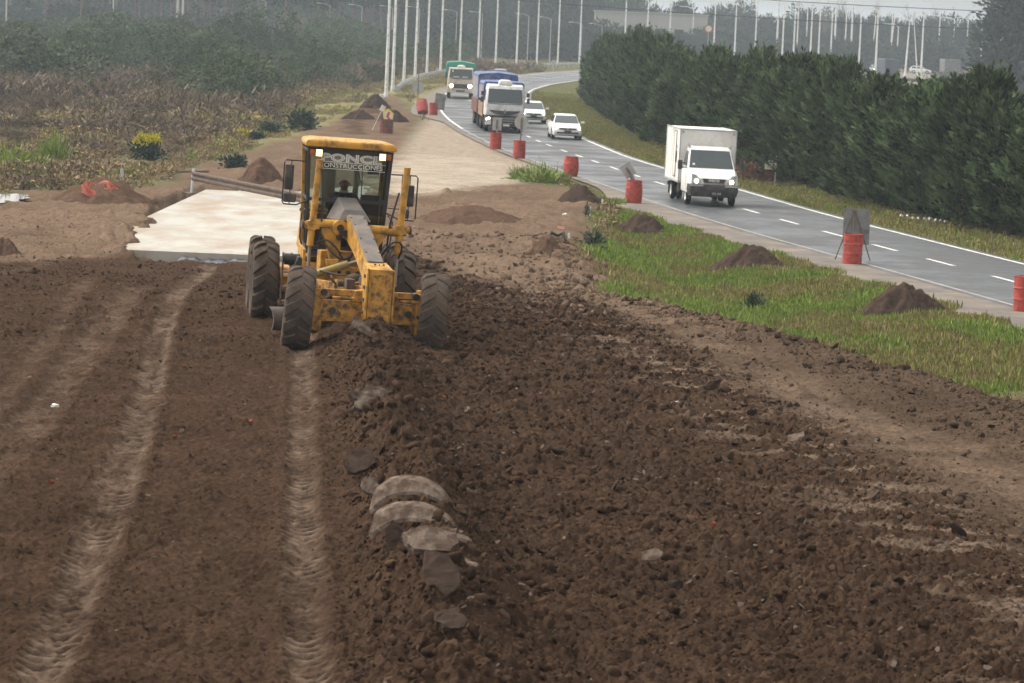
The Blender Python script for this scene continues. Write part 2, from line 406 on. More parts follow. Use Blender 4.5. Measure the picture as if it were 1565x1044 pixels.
PG = dict(
    bare=poly([(-250, 330), (60, 292), (250, 285), (285, 262), (440, 212), (545, 170), (572, 146), (612, 150), (640, 182), (622, 215), (700, 262), (790, 277), (880, 292), (905, 322), (888, 380), (945, 412), (1005, 442), (1122, 507), (1332, 582), (1565, 655), (1900, 780), (1900, 1300), (-400, 1300)]),
    dark=poly([(-300, 402), (0, 400), (200, 393), (300, 397), (440, 398), (650, 402), (760, 432), (950, 487), (1040, 535), (1110, 575), (1210, 640), (1330, 705), (1450, 775), (1565, 850), (1800, 1000), (1800, 1300), (-400, 1300)]),
    light=poly([(630, 400), (700, 388), (800, 402), (900, 425), (985, 452), (1110, 532), (1290, 630), (1450, 700), (1565, 738), (1700, 800), (1700, 840), (1565, 765), (1440, 716), (1300, 648), (1150, 562), (1000, 485), (900, 462), (760, 430), (640, 415)]),
    tan_left=poly([(-200, 340), (70, 310), (200, 320), (240, 380), (300, 398), (150, 400), (60, 395), (-200, 410)]),
    gravel=poly([(600, 262), (618, 222), (640, 196), (655, 178), (690, 186), (716, 203), (770, 236), (818, 252), (868, 273), (800, 280), (700, 285), (640, 296), (600, 300)]),
    conc2=poly([(560, 300), (640, 299), (700, 289), (792, 274), (775, 250), (690, 238), (620, 238), (560, 262)]),
    slab=np.array([[*at(x, y, .26)[:2]] for x, y in [(205, 392), (440, 396), (470, 390), (520, 330), (560, 300), (560, 275), (440, 288), (300, 284), (240, 298), (222, 318), (214, 345)]]),
    dark_berm=poly([(535, 205), (515, 195), (545, 172), (575, 150), (590, 150), (585, 165), (560, 185), (550, 205)]),
    bank_grass=poly([(370, 222), (420, 180), (500, 148), (580, 122), (700, 104), (690, 160), (655, 172), (632, 186), (612, 150), (560, 174), (440, 215), (300, 252)]),
    brown_corner=poly([(1330, 585), (1450, 600), (1565, 592), (1800, 640), (1800, 760), (1565, 655)]),
)
TR = [line([(462, 500), (461, 620), (460, 750), (466, 900), (470, 1100)]),
      line([(320, 405), (270, 450), (242, 510), (226, 600), (196, 700), (150, 830), (95, 960), (40, 1090)]),
      line([(215, 440), (150, 515), (105, 570), (55, 640), (-60, 760)]),
      line([(145, 425), (95, 490), (35, 570), (-60, 680)]),
      line([(70, 402), (30, 415), (-60, 440)]), line([(640, 372), (700, 352), (760, 352), (800, 372), (790, 392)]), line([(690, 330), (770, 316), (850, 322)]), line([(176, 318), (190, 345), (235, 380)]), line([(650, 388), (760, 402), (880, 418), (960, 445)]), line([(0, 352), (90, 338), (170, 350), (200, 385)]),
      line([(690, 418), (900, 458), (1050, 522), (1250, 622), (1450, 714), (1640, 800)]), line([(880, 425), (1030, 490), (1200, 578), (1400, 664), (1640, 760)])]
TW = [.19, .22, .30, .20, .22, .3, .3, .25, .3, .3, .26, .24]
TS = [1.0, 1.0, .75, .6, .6, .7, .6, .7, .6, .6, .75, .75]
RIDGE = line([(530, 430), (560, 500), (585, 600), (620, 710), (655, 820), (680, 930), (705, 1100)])

C_DARK = np.array([.066, .041, .027]); C_DARK2 = np.array([.032, .020, .0135]); C_DRY = np.array([.155, .114, .084])
C_BARE = np.array([.130, .090, .062]); C_TAN = np.array([.165, .116, .080]); C_GRAVEL = np.array([.27, .225, .175])
C_SCRUB = np.array([.125, .112, .066]); C_GRASS = np.array([.060, .095, .028]); C_OLIVE = np.array([.095, .095, .045])

def slab_d(X, Y):
    wx = (fbm(X * .9, Y * .5, 3, 4) - .5) * 1.6; wy = (fbm(X * .9, Y * .5, 13, 4) - .5) * 3.2
    return sdist(PG['slab'], X + wx * .7, Y + wy * .35) + (fbm(X * 2.2, Y * .8, 23, 3) - .5) * 1.1

def ground_fields(X, Y, fine=True):
    wx = (fbm(X * .9, Y * .5, 3, 4) - .5) * 1.6; wy = (fbm(X * .9, Y * .5, 13, 4) - .5) * 3.2
    k = np.clip(Y / 60, .5, 2.5)
    Xw, Yw = X + wx * .6 * k, Y + wy * .9 * k
    n1 = fbm(X * 1.3, Y * 1.3, 21, 5); n2 = fbm(X * .35, Y * .25, 31, 4); n3 = fbm(X * 5, Y * 3, 41, 3)
    m = {}
    m['bare'] = sm(-.5, .5, sdist(PG['bare'], Xw, Yw))
    m['dark'] = sm(-.6, .6, sdist(PG['dark'], Xw, Yw))
    m['light'] = sm(-.9, .5, sdist(PG['light'], Xw, Yw)) * sm(.30, .55, n1 * .5 + n3 * .5)
    m['tan_left'] = sm(-.5, 1.5, sdist(PG['tan_left'], Xw, Yw)) * sm(.35, .6, n2)
    m['gravel'] = sm(-.8, .8, sdist(PG['gravel'], X + wx * .3, Y + wy * .5))
    m['conc2'] = sm(-.8, 1.0, sdist(PG['conc2'], Xw, Yw)) * (.35 + .65 * sm(.35, .55, n1))
    m['slab'] = slab_d(X, Y)
    m['berm'] = sm(-.4, .6, sdist(PG['dark_berm'], Xw, Yw))
    m['bank'] = sm(-1, 1.5, sdist(PG['bank_grass'], Xw, Yw))
    m['corner'] = sm(-.6, .8, sdist(PG['brown_corner'], Xw, Yw))
    return m, n1, n2, n3

def ground_eval(X, Y):
    m, n1, n2, n3 = ground_fields(X, Y)
    z = zbase(X, Y)
    e = EDGE(Y); sh = XL(Y) - SHW(Y)
    # ---------- colour of the soils
    verge = sm(.3, .9, X - XR(Y)) * (Y < 640)
    grassy = sm(.1, .8, (X - e) + (n1 - .5) * 1.5) * (X < sh + .5) * (Y < 128)
    col = C_SCRUB[None] * (.75 + .5 * n2[:, None])
    far = sm(150, 260, Y)[:, None]; col = col * (1 - far) + (np.array([.07, .072, .045])[None] * (.7 + .6 * n2[:, None])) * far
    g = (C_GRASS[None] * (1 - sm(.45, .62, n2)[:, None]) + C_OLIVE[None] * sm(.45, .62, n2)[:, None]) * (.7 + .6 * n1[:, None])
    right = (X > e)[:, None] & (Y < 640)[:, None]
    col = np.where(right, C_OLIVE[None] * (.75 + .5 * n1[:, None]), col)
    col = col * (1 - grassy[:, None]) + g * grassy[:, None]
    col = col * (1 - m['bank'][:, None]) + (np.array([.17, .155, .075]) * (.7 + .6 * n2[:, None])) * m['bank'][:, None]
    b = m['bare'][:, None]; col = col * (1 - b) + (C_BARE[None] * (.50 + .55 * n1[:, None] + .45 * n2[:, None])) * b
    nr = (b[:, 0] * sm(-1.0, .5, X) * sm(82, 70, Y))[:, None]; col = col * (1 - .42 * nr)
    t = (m['tan_left'] * .6)[:, None]; col = col * (1 - t) + C_TAN * t
    cm = (m['corner'] * .8 * (1 - m['bare']))[:, None]; col = col * (1 - cm) + (np.array([.115, .088, .058]) * (.7 + .6 * n1[:, None])) * cm
    gv = m['gravel'][:, None]; col = col * (1 - gv) + (C_GRAVEL[None] * (.8 + .4 * n3[:, None])) * gv
    c2 = m['conc2'][:, None]; col = col * (1 - c2) + (np.array([.36, .31, .245]) * (.82 + .22 * n1[:, None])) * c2
    l = m['light'][:, None] * .5; col = col * (1 - l) + C_TAN[None] * (.7 + .6 * n1[:, None]) * l
    dk = m['dark']
    moist = np.clip(n1 * .6 + n3 * .4, 0, 1)[:, None]
    cd = C_DARK2[None] + (C_DARK - C_DARK2)[None] * moist * 1.5
    # dry streaks on the right shoulder of the loose field
    de = sdist(PG['dark'], X, Y)
    streak = sm(.52, .66, fbm(X * .9 + Y * .15, Y * 3.2, 77, 4)) * sm(2.6, .2, de) * (X > -.5) * .75
    cd = cd * (1 - streak[:, None]) + (C_DRY * 1.35)[None] * streak[:, None]
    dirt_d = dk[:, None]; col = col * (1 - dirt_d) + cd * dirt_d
    bm_ = m['berm'][:, None]; col = col * (1 - bm_) + C_DARK[None] * bm_
    # ---------- relief
    off, arc = along(RIDGE, X, Y)
    rid = np.exp(-(off / .55) ** 2) * sm(75, 56, Y)
    ridn = .40 * rid * (.6 + .9 * vn(arc * 1.1, off * .7, 91))
    side = sm(-.15, .6, -off) if False else sm(-.2, .5, off * -1)
    loose = dk * sm(-.5, .3, X - np.interp(Y, [20, 60, 75], [0.2, -2.4, -2.9]) + .8)
    clump = sm(.50, .72, fbm(X * 1.1, Y * .8, 171, 4))           # right of the windrow
    rough = np.clip(dk * (.78 + .30 * loose + .35 * clump + .55 * rid), 0, 1.5) + (1 - dk) * m['bare'] * (.40 + .9 * np.exp(-((X - e + .2) / .8) ** 2) + .35 * sm(.52, .7, n2))
    rough = rough + .25 * m['corner']
    tr_mask = np.zeros_like(X); tz = np.zeros_like(X)
    for P, w, s in zip(TR, TW, TS):
        o, a = along(P, X, Y)
        ow = o + (fbm(a * 2.2, o * 6, 57, 3) - .5) * .16; q = np.exp(-(np.abs(ow) / w) ** 4) * s * (0.35 + .65 * sm(.34, .56, fbm(a * 1.3, o * 3, 55, 3)))
        bars = np.clip(1.6 * np.sin((a + np.abs(o) * .5 + .10 * fbm(a * 1.7, o * 4, 59, 3)) * 2 * PI / .26), -1, 1) * sm(.30, .55, fbm(a * 2.0, o * 5, 61, 3))
        edge = np.exp(-((np.abs(o) - w * 1.15) / .10) ** 2) * s
        if P is TR[1]: tr_mask = np.maximum(tr_mask, .9 * np.exp(-((ow - .15) / .06) ** 2) * sm(.3, .5, vn(a * .8, a * 0, 63)))
        tz += q * (-.05 + .048 * bars * (s > .8)) + edge * .035
        tr_mask = np.maximum(tr_mask, q * (.60 + .40 * bars * (s > .8)))
    tr_mask *= np.clip(dk + m['bare'] * .7, 0, 1)
    rough = rough * (1 - .82 * tr_mask) * (1 - .55 * streak)
    fade = 1 - sm(60, 120, Y)
    zz = lumps(X, Y, .34, 101, .2, .5, .35) * .42 * np.clip(.12 + .5 * loose + .6 * clump, 0, 1) + lumps(X, Y, .16, 111, .25, .55, .75) * (.24 + .20 * np.clip(loose + clump, 0, 1))
    fin = Y < 80
    q = np.zeros_like(X); q[fin] = lumps(X[fin], Y[fin], .085, 121, .3, .62, .95) * .78 + lumps(X[fin], Y[fin], .05, 131, .3, .6, .9) * .5 + (fbm(X[fin] * 14, Y[fin] * 14, 7, 3) - .5) * .055
    zz = zz + q + (n1 - .5) * .10
    for bx, by, bh in ((-.98, 35.1, .20), (-.88, 33.4, .20), (-.95, 34.2, .12)):
        z = z + bh * np.exp(-((X - bx) / .38) ** 2 - ((Y - by) / .45) ** 2)
    z = z + rough * zz * (.35 + .65 * fade) + ridn + tz * np.clip(dk + .6 * m['bare'], 0, 1)
    z = z + (n2 - .5) * .5 * (1 - np.clip(m['bare'] + m['gravel'] + dk + (X > e), 0, 1)) * sm(100, 130, Y)
    z = z + m['bare'] * (1 - dk) * (n2 - .5) * .30 * (1 - m['gravel'])
    bf = m['bare'] * (1 - dk) * (1 - m['gravel']) * (1 - m['conc2']) * sm(58, 74, Y) * (1 - sm(150, 190, Y)) * (1 - .8 * tr_mask)
    z = z + bf * (lumps(X, Y, .8, 141, .2, .55, .45) * .45 * sm(.46, .64, n2) + lumps(X, Y, .38, 151, .25, .6, .8) * .42 * sm(.42, .60, n1))
    # tyre tracks: dry packed soil
    tm = np.clip(tr_mask * (.2 + 1.15 * n3), 0, .85)[:, None]
    col = col * (1 - tm) + C_DRY[None] * (.75 + .5 * n1[:, None]) * tm
    # the concrete lies in a pocket; soil laps over its edge
    ins = sm(-.15, .35, m['slab']); lap = np.exp(-(m['slab'] / .8) ** 2)
    z = z * (1 - ins) + (slab_z(Y) - .35) * ins + lap * .10 * (Y > 86.5) * (1 - ins) * n1 * 2 * (1 - m['gravel'])
    front = (Y < 86.6) & (Y > 83)
    # road corridor stays below the pavement
    rd = sm(sh - .5, sh - .1, X) * (1 - sm(XR(Y) + .25, XR(Y) + .7, X)) * (Y < 640)
    z = z * (1 - rd) - .06 * rd
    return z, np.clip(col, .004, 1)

def grid_mesh(name, Xg, Yg, Zg, Cg, mt):
    ny, nx = Xg.shape
    co = np.stack([Xg, Yg, Zg], -1).reshape(-1, 3).astype(np.float32)
    idx = np.arange(ny * nx).reshape(ny, nx)
    q = np.stack([idx[:-1, :-1], idx[:-1, 1:], idx[1:, 1:], idx[1:, :-1]], -1).reshape(-1, 4).astype(np.int32)
    me = bpy.data.meshes.new(name)
    me.vertices.add(len(co)); me.vertices.foreach_set('co', co.ravel())
    me.loops.add(q.size); me.loops.foreach_set('vertex_index', q.ravel())
    me.polygons.add(len(q)); me.polygons.foreach_set('loop_start', np.arange(0, q.size, 4, dtype=np.int32))
    me.polygons.foreach_set('loop_total', np.full(len(q), 4, np.int32))
    me.polygons.foreach_set('use_smooth', np.ones(len(q), bool))
    me.update(calc_edges=True)
    a = me.attributes.new('soil', 'FLOAT_COLOR', 'POINT')
    a.data.foreach_set('color', np.concatenate([Cg, np.ones((len(Cg), 1))], 1).astype(np.float32).ravel())
    me.materials.append(mt)
    o = bpy.data.objects.new(name, me); COL.objects.link(o); return o

def soil_mat(name, rough=.95, amp=.5, scale=9.0, bump=.9, attr='soil'):
    m = bpy.data.materials.new(name); m.use_nodes = True; t = m.node_tree; N = t.nodes; L = t.links
    b = N['Principled BSDF']; b.inputs['Roughness'].default_value = rough; b.inputs['Specular IOR Level'].default_value = .0
    tc = N.new('ShaderNodeTexCoord'); a = N.new('ShaderNodeAttribute'); a.attribute_name = attr
    n = N.new('ShaderNodeTexNoise'); n.inputs['Scale'].default_value = scale; n.inputs['Detail'].default_value = 8; n.inputs['Roughness'].default_value = .7
    L.new(tc.outputs['Object'], n.inputs['Vector'])
    mr = N.new('ShaderNodeMapRange'); mr.inputs[1].default_value = .28; mr.inputs[2].default_value = .72; mr.inputs[3].default_value = 1 - amp; mr.inputs[4].default_value = 1 + amp
    L.new(n.outputs['Fac'], mr.inputs[0])
    vm = N.new('ShaderNodeVectorMath'); vm.operation = 'SCALE'; L.new(a.outputs['Color'], vm.inputs[0]); L.new(mr.outputs[0], vm.inputs['Scale'])
    L.new(vm.outputs[0], b.inputs['Base Color'])
    bn = N.new('ShaderNodeBump'); bn.inputs['Strength'].default_value = bump; bn.inputs['Distance'].default_value = .05
    n2 = N.new('ShaderNodeTexNoise'); n2.inputs['Scale'].default_value = scale * 1.7; n2.inputs['Detail'].default_value = 9; n2.inputs['Roughness'].default_value = .72; L.new(tc.outputs['Object'], n2.inputs['Vector'])
    L.new(n2.outputs['Fac'], bn.inputs['Height']); L.new(bn.outputs[0], b.inputs['Normal']); return m
M['soil'] = soil_mat('bare_soil')

def make_ground():
    y1 = 1 / np.linspace(1 / 23.5, 1 / 76.0, 1350)
    y2 = 1 / np.linspace(1 / 76.0, 1 / 700.0, 330)[1:]
    y3 = np.array([760, 850, 1000, 1300, 1800, 2600, 4000])
    Yr = np.concatenate([[-40, 0, 14], y1, y2, y3])
    tc_ = np.concatenate([[-60, -12, -4, -1.6, -.8, -.45, -.3, -.24], np.linspace(-.19, .19, 650), [.24, .3, .45, .8, 1.6, 4, 12, 60]])
    w = np.maximum(Yr, 20.0)
    Xg = w[:, None] * tc_[None]; Yg = np.repeat(Yr[:, None], len(tc_), 1)
    z, c = ground_eval(Xg.ravel(), Yg.ravel())
    o = grid_mesh('ground', Xg, Yg, z.reshape(Xg.shape), c, M['soil'])
    tag(o, 'dark brown graded soil, bare earth and rough verges', None, None, 'structure')
    return o
make_ground()

# ------------------------------------------------------------------ road, lines, concrete, water
def strip(name, Ys, fa, fb, z, mt, nx=2, label=None):
    Ys = np.asarray(Ys, float); A = fa(Ys); B = fb(Ys); t = np.linspace(0, 1, nx)
    Xg = A[:, None] * (1 - t) + B[:, None] * t; Yg = np.repeat(Ys[:, None], nx, 1)
    v = [(Xg[i, j], Yg[i, j], z) for i in range(len(Ys)) for j in range(nx)]
    f = [(i * nx + j, i * nx + j + 1, (i + 1) * nx + j + 1, (i + 1) * nx + j) for i in range(len(Ys) - 1) for j in range(nx - 1)]
    mb = MB(); mb.add(v, f); o = mb.build(name, mt, None, fix=False); return tag(o, label, None, None, 'structure')
M['asphalt'] = mat('wet_asphalt', (.046, .054, .062), .40, var=.12, scale=.7, dirt=(.085, .085, .083), dirt_amt=.15, dirt_scale=.25, bump=.06, bump_scale=40, spec=.22)
M['shoulder'] = mat('dusty_shoulder_asphalt', (.125, .115, .105), .85, var=.15, scale=2, dirt=(.22, .18, .14), dirt_amt=.2, dirt_scale=.6, bump=.15, bump_scale=30, spec=.1)
M['paint_white'] = mat('road_paint', (.66, .66, .63), .6, var=.1, scale=3, dirt=(.25, .24, .22), dirt_amt=.12, dirt_scale=4)
M['paint_worn'] = mat('worn_road_paint', (.36, .33, .29), .7, var=.2, scale=3, dirt=(.16, .15, .14), dirt_amt=.3, dirt_scale=3)
YR = np.concatenate([np.arange(30, 240, 2.0), np.arange(240, 640, 3.0)])
strip('road', YR, lambda y: XL(y) - .25, lambda y: XR(y) + .35, 0.0, M['asphalt'], 6, 'wet grey two-lane road curving away')
strip('road_shoulder', YR, lambda y: XL(y) - SHW(y), lambda y: XL(y) - .25, -.004, M['shoulder'], 4, 'dusty paved shoulder of the road')
def ln(y0, y1, f, w, name, mt, lab):
    ys = np.arange(y0, y1 + .01, 1.5 if y0 < 240 else 3); strip(name, ys, lambda y: f(y) - w / 2, lambda y: f(y) + w / 2, .005, mt, 2, lab)
ln(30, 205, XL, .13, 'edge_line', M['paint_worn'], 'worn white edge line beside the shoulder')
ln(205, 560, XL, .16, 'edge_line', M['paint_white'], 'white edge line on the far bend')
ln(30, 560, XR, .16, 'edge_line', M['paint_white'], 'white edge line beside the hedge verge')
dash_y = [93.2 - 6.25 * k for k in range(1, 9)] + [93.2, 99.5, 105.4, 111.7, 117.8, 123.9, 130.3, 136.9, 143.4, 150.0, 156.8, 163.6, 169.75, 176, 183.2, 189.2, 195.7] + [202.2 + 6.6 * k for k in range(46)]
dm = MB()
for y in dash_y:
    h = 1.35; ys = (y - h, y, y + h)
    v = []
    for yy in ys:
        x = float(XC(yy)); v += [(x - .075, yy, .005), (x + .075, yy, .005)]
    dm.add(v, [(0, 1, 3, 2), (2, 3, 5, 4)])
o = dm.build('lane_dashes', M['paint_white'], None, fix=False); tag(o, 'white dashed lane line along the road', None, None, 'structure')

def concrete_mat():
    m = mat('new_concrete', (.37, .362, .325), .75, var=.10, scale=.5, dirt=(.30, .245, .19), dirt_amt=.24, dirt_scale=.55, bump=.08, bump_scale=14, spec=.1)
    nd = [n for n in m.node_tree.nodes if n.type == 'TEX_NOISE' and abs(n.inputs['Scale'].default_value - .55) < 1e-3][0]
    mp = m.node_tree.nodes.new('ShaderNodeMapping'); mp.inputs['Scale'].default_value = (1.3, .45, 1)
    tc = [n for n in m.node_tree.nodes if n.type == 'TEX_COORD'][0]
    m.node_tree.links.new(tc.outputs['Object'], mp.inputs['Vector']); m.node_tree.links.new(mp.outputs[0], nd.inputs['Vector'])
    return m
M['concrete'] = concrete_mat()
def slab():
    fy = 86.6
    xs = np.linspace(-11.5, 1.0, 200); ys = np.concatenate([np.arange(fy, 110, .3), np.arange(110, 175, .8)])
    Xg, Yg = np.meshgrid(xs, ys); Xf, Yf = Xg.ravel(), Yg.ravel()
    wx = (fbm(Xf * .9, Yf * .5, 3, 4) - .5) * 1.6; wy = (fbm(Xf * .9, Yf * .5, 13, 4) - .5) * 3.2
    d = slab_d(Xf, Yf)
    n = len(xs); keep = (d > -.45).reshape(Xg.shape)
    v = [(x, y, z) for x, y, z in zip(Xf, Yf, slab_z(Yf))]; f = []
    for i in range(len(ys) - 1):
        for j in range(n - 1):
            if keep[i, j] and keep[i, j + 1] and keep[i + 1, j] and keep[i + 1, j + 1]:
                f.append((i * n + j, i * n + j + 1, (i + 1) * n + j + 1, (i + 1) * n + j))
    o = len(v)
    for x in xs: v.append((x, fy, -.25))
    for j in range(n - 1):
        if keep[0, j] and keep[0, j + 1]: f.append((o + j, o + j + 1, j + 1, j))
    mb = MB(); mb.add(v, f); ob = mb.build('concrete_slab', M['concrete'], None, fix=False)
    bm = bmesh.new(); bm.from_mesh(ob.data); bmesh.ops.delete(bm, geom=[q for q in bm.verts if not q.link_faces], context='VERTS'); bm.to_mesh(ob.data); bm.free()
    tag(ob, 'pale new concrete pavement slab partly covered by soil', None, None, 'structure')
slab()
M['water'] = mat('puddle_water', (.09, .085, .075), .06, var=.1, spec=.6)
def puddle(px, py, rx, ry, label):
    p = hit(px, py); mb = MB(); v = [(0, 0, 0)]; n = 26
    for i in range(n):
        a = 2 * PI * i / n; k = .75 + .4 * random.random(); v.append((rx * k * math.cos(a), ry * k * math.sin(a), 0))
    mb.add(v, [(0, i + 1, (i + 1) % n + 1) for i in range(n)])
    ob = mb.build('water', M['water'], None); ob.location = (p.x, p.y, p.z + .08); tag(ob, label, None, None, 'structure')
puddle(-6, 247, 1.5, 9, 'pale standing water among the weeds at the left edge')
puddle(0, 306, .9, 3.0, 'small puddle in the bare soil at the left edge')
# ================================================================== PLANTS AND SCATTERED SOIL
M['leaf_hedge'] = leaf_mat('hedge_leaves', (.052, .077, .035), .85, rand=.30)
M['leaf_brown'] = leaf_mat('dead_hedge_leaves', (.115, .062, .042), .4, rand=.1)
M['leaf_bush'] = leaf_mat('bush_leaves', (.062, .088, .046), .5, rand=.3)
M['leaf_olive'] = leaf_mat('olive_bush_leaves', (.068, .072, .034), .5, rand=.25)
M['leaf_dry'] = leaf_mat('dry_brush_twigs', (.118, .092, .068), .5, rand=.25)
M['leaf_tan'] = leaf_mat('dry_tan_grass', (.23, .175, .10), .5, rand=.2)
M['leaf_pine'] = leaf_mat('pine_needles', (.032, .048, .034), .5, rand=.2)
M['leaf_far'] = leaf_mat('far_tree_leaves', (.045, .066, .048), .5, rand=.25)
M['grass'] = leaf_mat('green_grass_blades', (.155, .215, .045), .45, rand=.25)
M['grass_olive'] = leaf_mat('olive_grass_blades', (.225, .205, .075), .45, rand=.25)
M['flower'] = leaf_mat('yellow_flowers', (.42, .37, .02), .3, rand=.1)
M['leaf_blue'] = leaf_mat('bluish_shrub_leaves', (.035, .058, .040), .45, rand=.1)
M['twig'] = mat('grey_twigs', (.12, .09, .075), .9, var=.2)
M['clod'] = soil_mat('clod_soil', .95, .5, 14, .6, 'tintsoil')
for _n in M['clod'].node_tree.nodes:
    if _n.type == 'ATTRIBUTE': _n.attribute_type = 'INSTANCER'

def tri_mesh(name, V, T, tint, mt):
    """V (n,3), T (m,3) triangles, tint per vertex"""
    V = np.asarray(V, np.float32); T = np.asarray(T, np.int32)
    me = bpy.data.meshes.new(name); me.vertices.add(len(V)); me.vertices.foreach_set('co', V.ravel())
    me.loops.add(T.size); me.loops.foreach_set('vertex_index', T.ravel()); me.polygons.add(len(T))
    me.polygons.foreach_set('loop_start', np.arange(0, T.size, 3, dtype=np.int32)); me.polygons.foreach_set('loop_total', np.full(len(T), 3, np.int32))
    me.update(calc_edges=True)
    a = me.attributes.new('tint', 'FLOAT', 'POINT'); a.data.foreach_set('value', np.asarray(tint, np.float32))
    me.materials.append(mt); return me
def leaves(P, D, L, W, tint, seed=0):
    """one narrow two-triangle blade per point P along direction D"""
    g = np.random.default_rng(seed); n = len(P)
    D = D / np.linalg.norm(D, axis=1, keepdims=True)
    r = g.normal(size=(n, 3)); S = np.cross(D, r); S /= np.linalg.norm(S, axis=1, keepdims=True) + 1e-9
    L = L[:, None]; W = W[:, None]
    a = P - S * W * .3; b = P + S * W * .3; c = P + D * L * .55 + S * W * .6; d = P + D * L * .5 - S * W * .6; e = P + D * L
    V = np.stack([a, b, c, d, e], 1).reshape(-1, 3)
    o = (np.arange(n) * 5)[:, None]
    T = np.concatenate([o + [0, 1, 2], o + [0, 2, 3], o + [3, 2, 4]], 0)
    return V, T, np.repeat(tint, 5)

def crown_hedge(seed, h=5.0, r=1.6, n=560):
    g = np.random.default_rng(seed)
    P = []; D = []; tn = []
    for k in range(n):
        t = g.random() ** .8; z = .15 + (h - .35) * t
        rad = r * (.88 + .22 * math.sin(4 * t + seed)) * min(1, max(0, (1.06 - t) / .56)) ** .85
        rad = max(rad, .08)
        a = g.random() * 2 * PI; q = rad * (.35 + .65 * g.random() ** .4)
        base = np.array([q * math.cos(a), q * math.sin(a) * .85, z])
        out = np.array([math.cos(a), math.sin(a) * .85, .55 + .8 * g.random() + (1.4 if t > .78 else 0)])
        out /= np.linalg.norm(out); ln = (.55 + .55 * g.random()) * (1.15 if t > .6 else .8)
        ct = np.clip(.42 + g.normal() * .33, 0, 1)
        for j in range(18):
            u = j / 17; side = g.normal(size=3) * .55; side[2] *= .6
            P.append(base + out * ln * u * .8 + side * .10 * (1 - .5 * u)); D.append(out + side * (.9 - .5 * u)); tn.append(np.clip(ct + g.normal() * .15 + .15 * u, 0, 1))
    # leading shoots: several feathery tips
    for k in range(7):
        a = g.random() * 2 * PI; q = r * .55 * g.random(); b0 = np.array([q * math.cos(a), q * math.sin(a), h * .72]); hh = h * (.22 + .20 * g.random())
        lean = np.array([g.normal() * .12, g.normal() * .12, 1.0])
        for j in range(70):
            u = g.random(); s_ = g.normal(size=3) * .4; s_[2] = abs(s_[2]) * .4
            P.append(b0 + lean * hh * u + s_ * .28 * (1.05 - u)); D.append(lean * .5 + s_ * 1.6 + np.array([0, 0, .3])); tn.append(np.clip(.55 + g.normal() * .2, 0, 1))
    P = np.array(P); D = np.array(D); n2 = len(P)
    return leaves(P, D, .14 + .18 * g.random(n2), .05 + .045 * g.random(n2), np.array(tn), seed)
def crown_round(seed, rx, rz, n=220, m=12, zc=None, leaf=(.18, .12), lob=5, up=.3):
    """uneven crown of several lobes"""
    g = np.random.default_rng(seed); zc = rz if zc is None else zc
    lobes = [(g.normal(size=2) * rx * .42, zc + g.normal() * rz * .30, .5 + .35 * g.random()) for _ in range(lob)]
    P = []; D = []; tn = []
    for k in range(n):
        (cx, cy), cz, s = lobes[g.integers(lob)]
        d = g.normal(size=3); d /= np.linalg.norm(d); q = (.4 + .6 * g.random() ** .4) * s
        b = np.array([cx + d[0] * q * rx, cy + d[1] * q * rx, max(.03, cz + d[2] * q * rz)])
        d2 = d + np.array([0, 0, up]); ct = np.clip(.5 + g.normal() * .22, 0, 1)
        for j in range(m):
            w = g.normal(size=3); P.append(b + w * leaf[0] * .9); D.append(d2 + w * .7); tn.append(np.clip(ct + g.normal() * .15, 0, 1))
    P = np.array(P); D = np.array(D); k = len(P); P[:, 2] = np.maximum(P[:, 2], .02)
    return leaves(P, D, leaf[0] * (.8 + .8 * g.random(k)), leaf[1] * (.6 + .8 * g.random(k)), np.array(tn), seed)
def tuft(seed, n=14, h=.16, spread=.10, w=.012):
    g = np.random.default_rng(seed); a = g.random(n) * 2 * PI; q = spread * g.random(n) ** .5
    P = np.stack([q * np.cos(a), q * np.sin(a), np.zeros(n)], 1); D = np.stack([np.cos(a) * .45 * g.random(n), np.sin(a) * .45 * g.random(n), np.ones(n)], 1)
    return leaves(P, D, h * (.6 + .7 * g.random(n)), np.full(n, w), g.random(n), seed)
def weed(seed, h=.8, n=60, spread=.35):
    g = np.random.default_rng(seed); P = []; D = []
    for k in range(9):
        a = g.random() * 2 * PI; lean = np.array([math.cos(a) * .35 * g.random(), math.sin(a) * .35 * g.random(), 1]); b = np.array([g.normal() * spread * .4, g.normal() * spread * .4, 0])
        for j in range(n // 9):
            u = g.random(); w_ = g.normal(size=3); P.append(b + lean * h * u * (.7 + .3 * g.random())); D.append(lean + w_ * .9)
    P = np.array(P); D = np.array(D); P[:, 2] = np.maximum(P[:, 2], 0); k = len(P)
    return leaves(P, D, h * .28 * (.5 + g.random(k)), .022 * (1 + g.random(k)), g.random(k), seed)

def trunk_mb(h, r0, r1, seed, limbs=4, spread=.5, zlo=.4, bend=.04):
    g = np.random.default_rng(seed); mb = MB(); n = 6
    path = [(g.normal() * bend * h * .2 * (i > 0), g.normal() * bend * h * .2 * (i > 0), h * i / n) for i in range(n + 1)]
    mb.tube(path, [r0 + (r1 - r0) * i / n for i in range(n + 1)], 7)
    for k in range(limbs):
        t = zlo + (1 - zlo) * (k + .5) / max(limbs, 1) * .9; i = min(int(t * n), n - 1); p = Vector(path[i]); a = g.random() * 2 * PI; L_ = spread * h * (.5 + .5 * g.random()) * (1.15 - t)
        q = p + Vector((math.cos(a) * L_, math.sin(a) * L_, L_ * .6))
        mb.tube([p, (p + q) / 2 + Vector((0, 0, -.05 * L_)), q], [r0 * .4, r0 * .28, r0 * .1], 5)
    return mb
def proto_tree(name, crown, mt_leaf, mt_bark, tr):
    me = tri_mesh(name + '_crown', *crown[:2], crown[2], mt_leaf)
    tm = tr.mesh(name + '_trunk'); tm.materials.append(mt_bark)
    for p in tm.polygons: p.use_smooth = True
    return me, tm
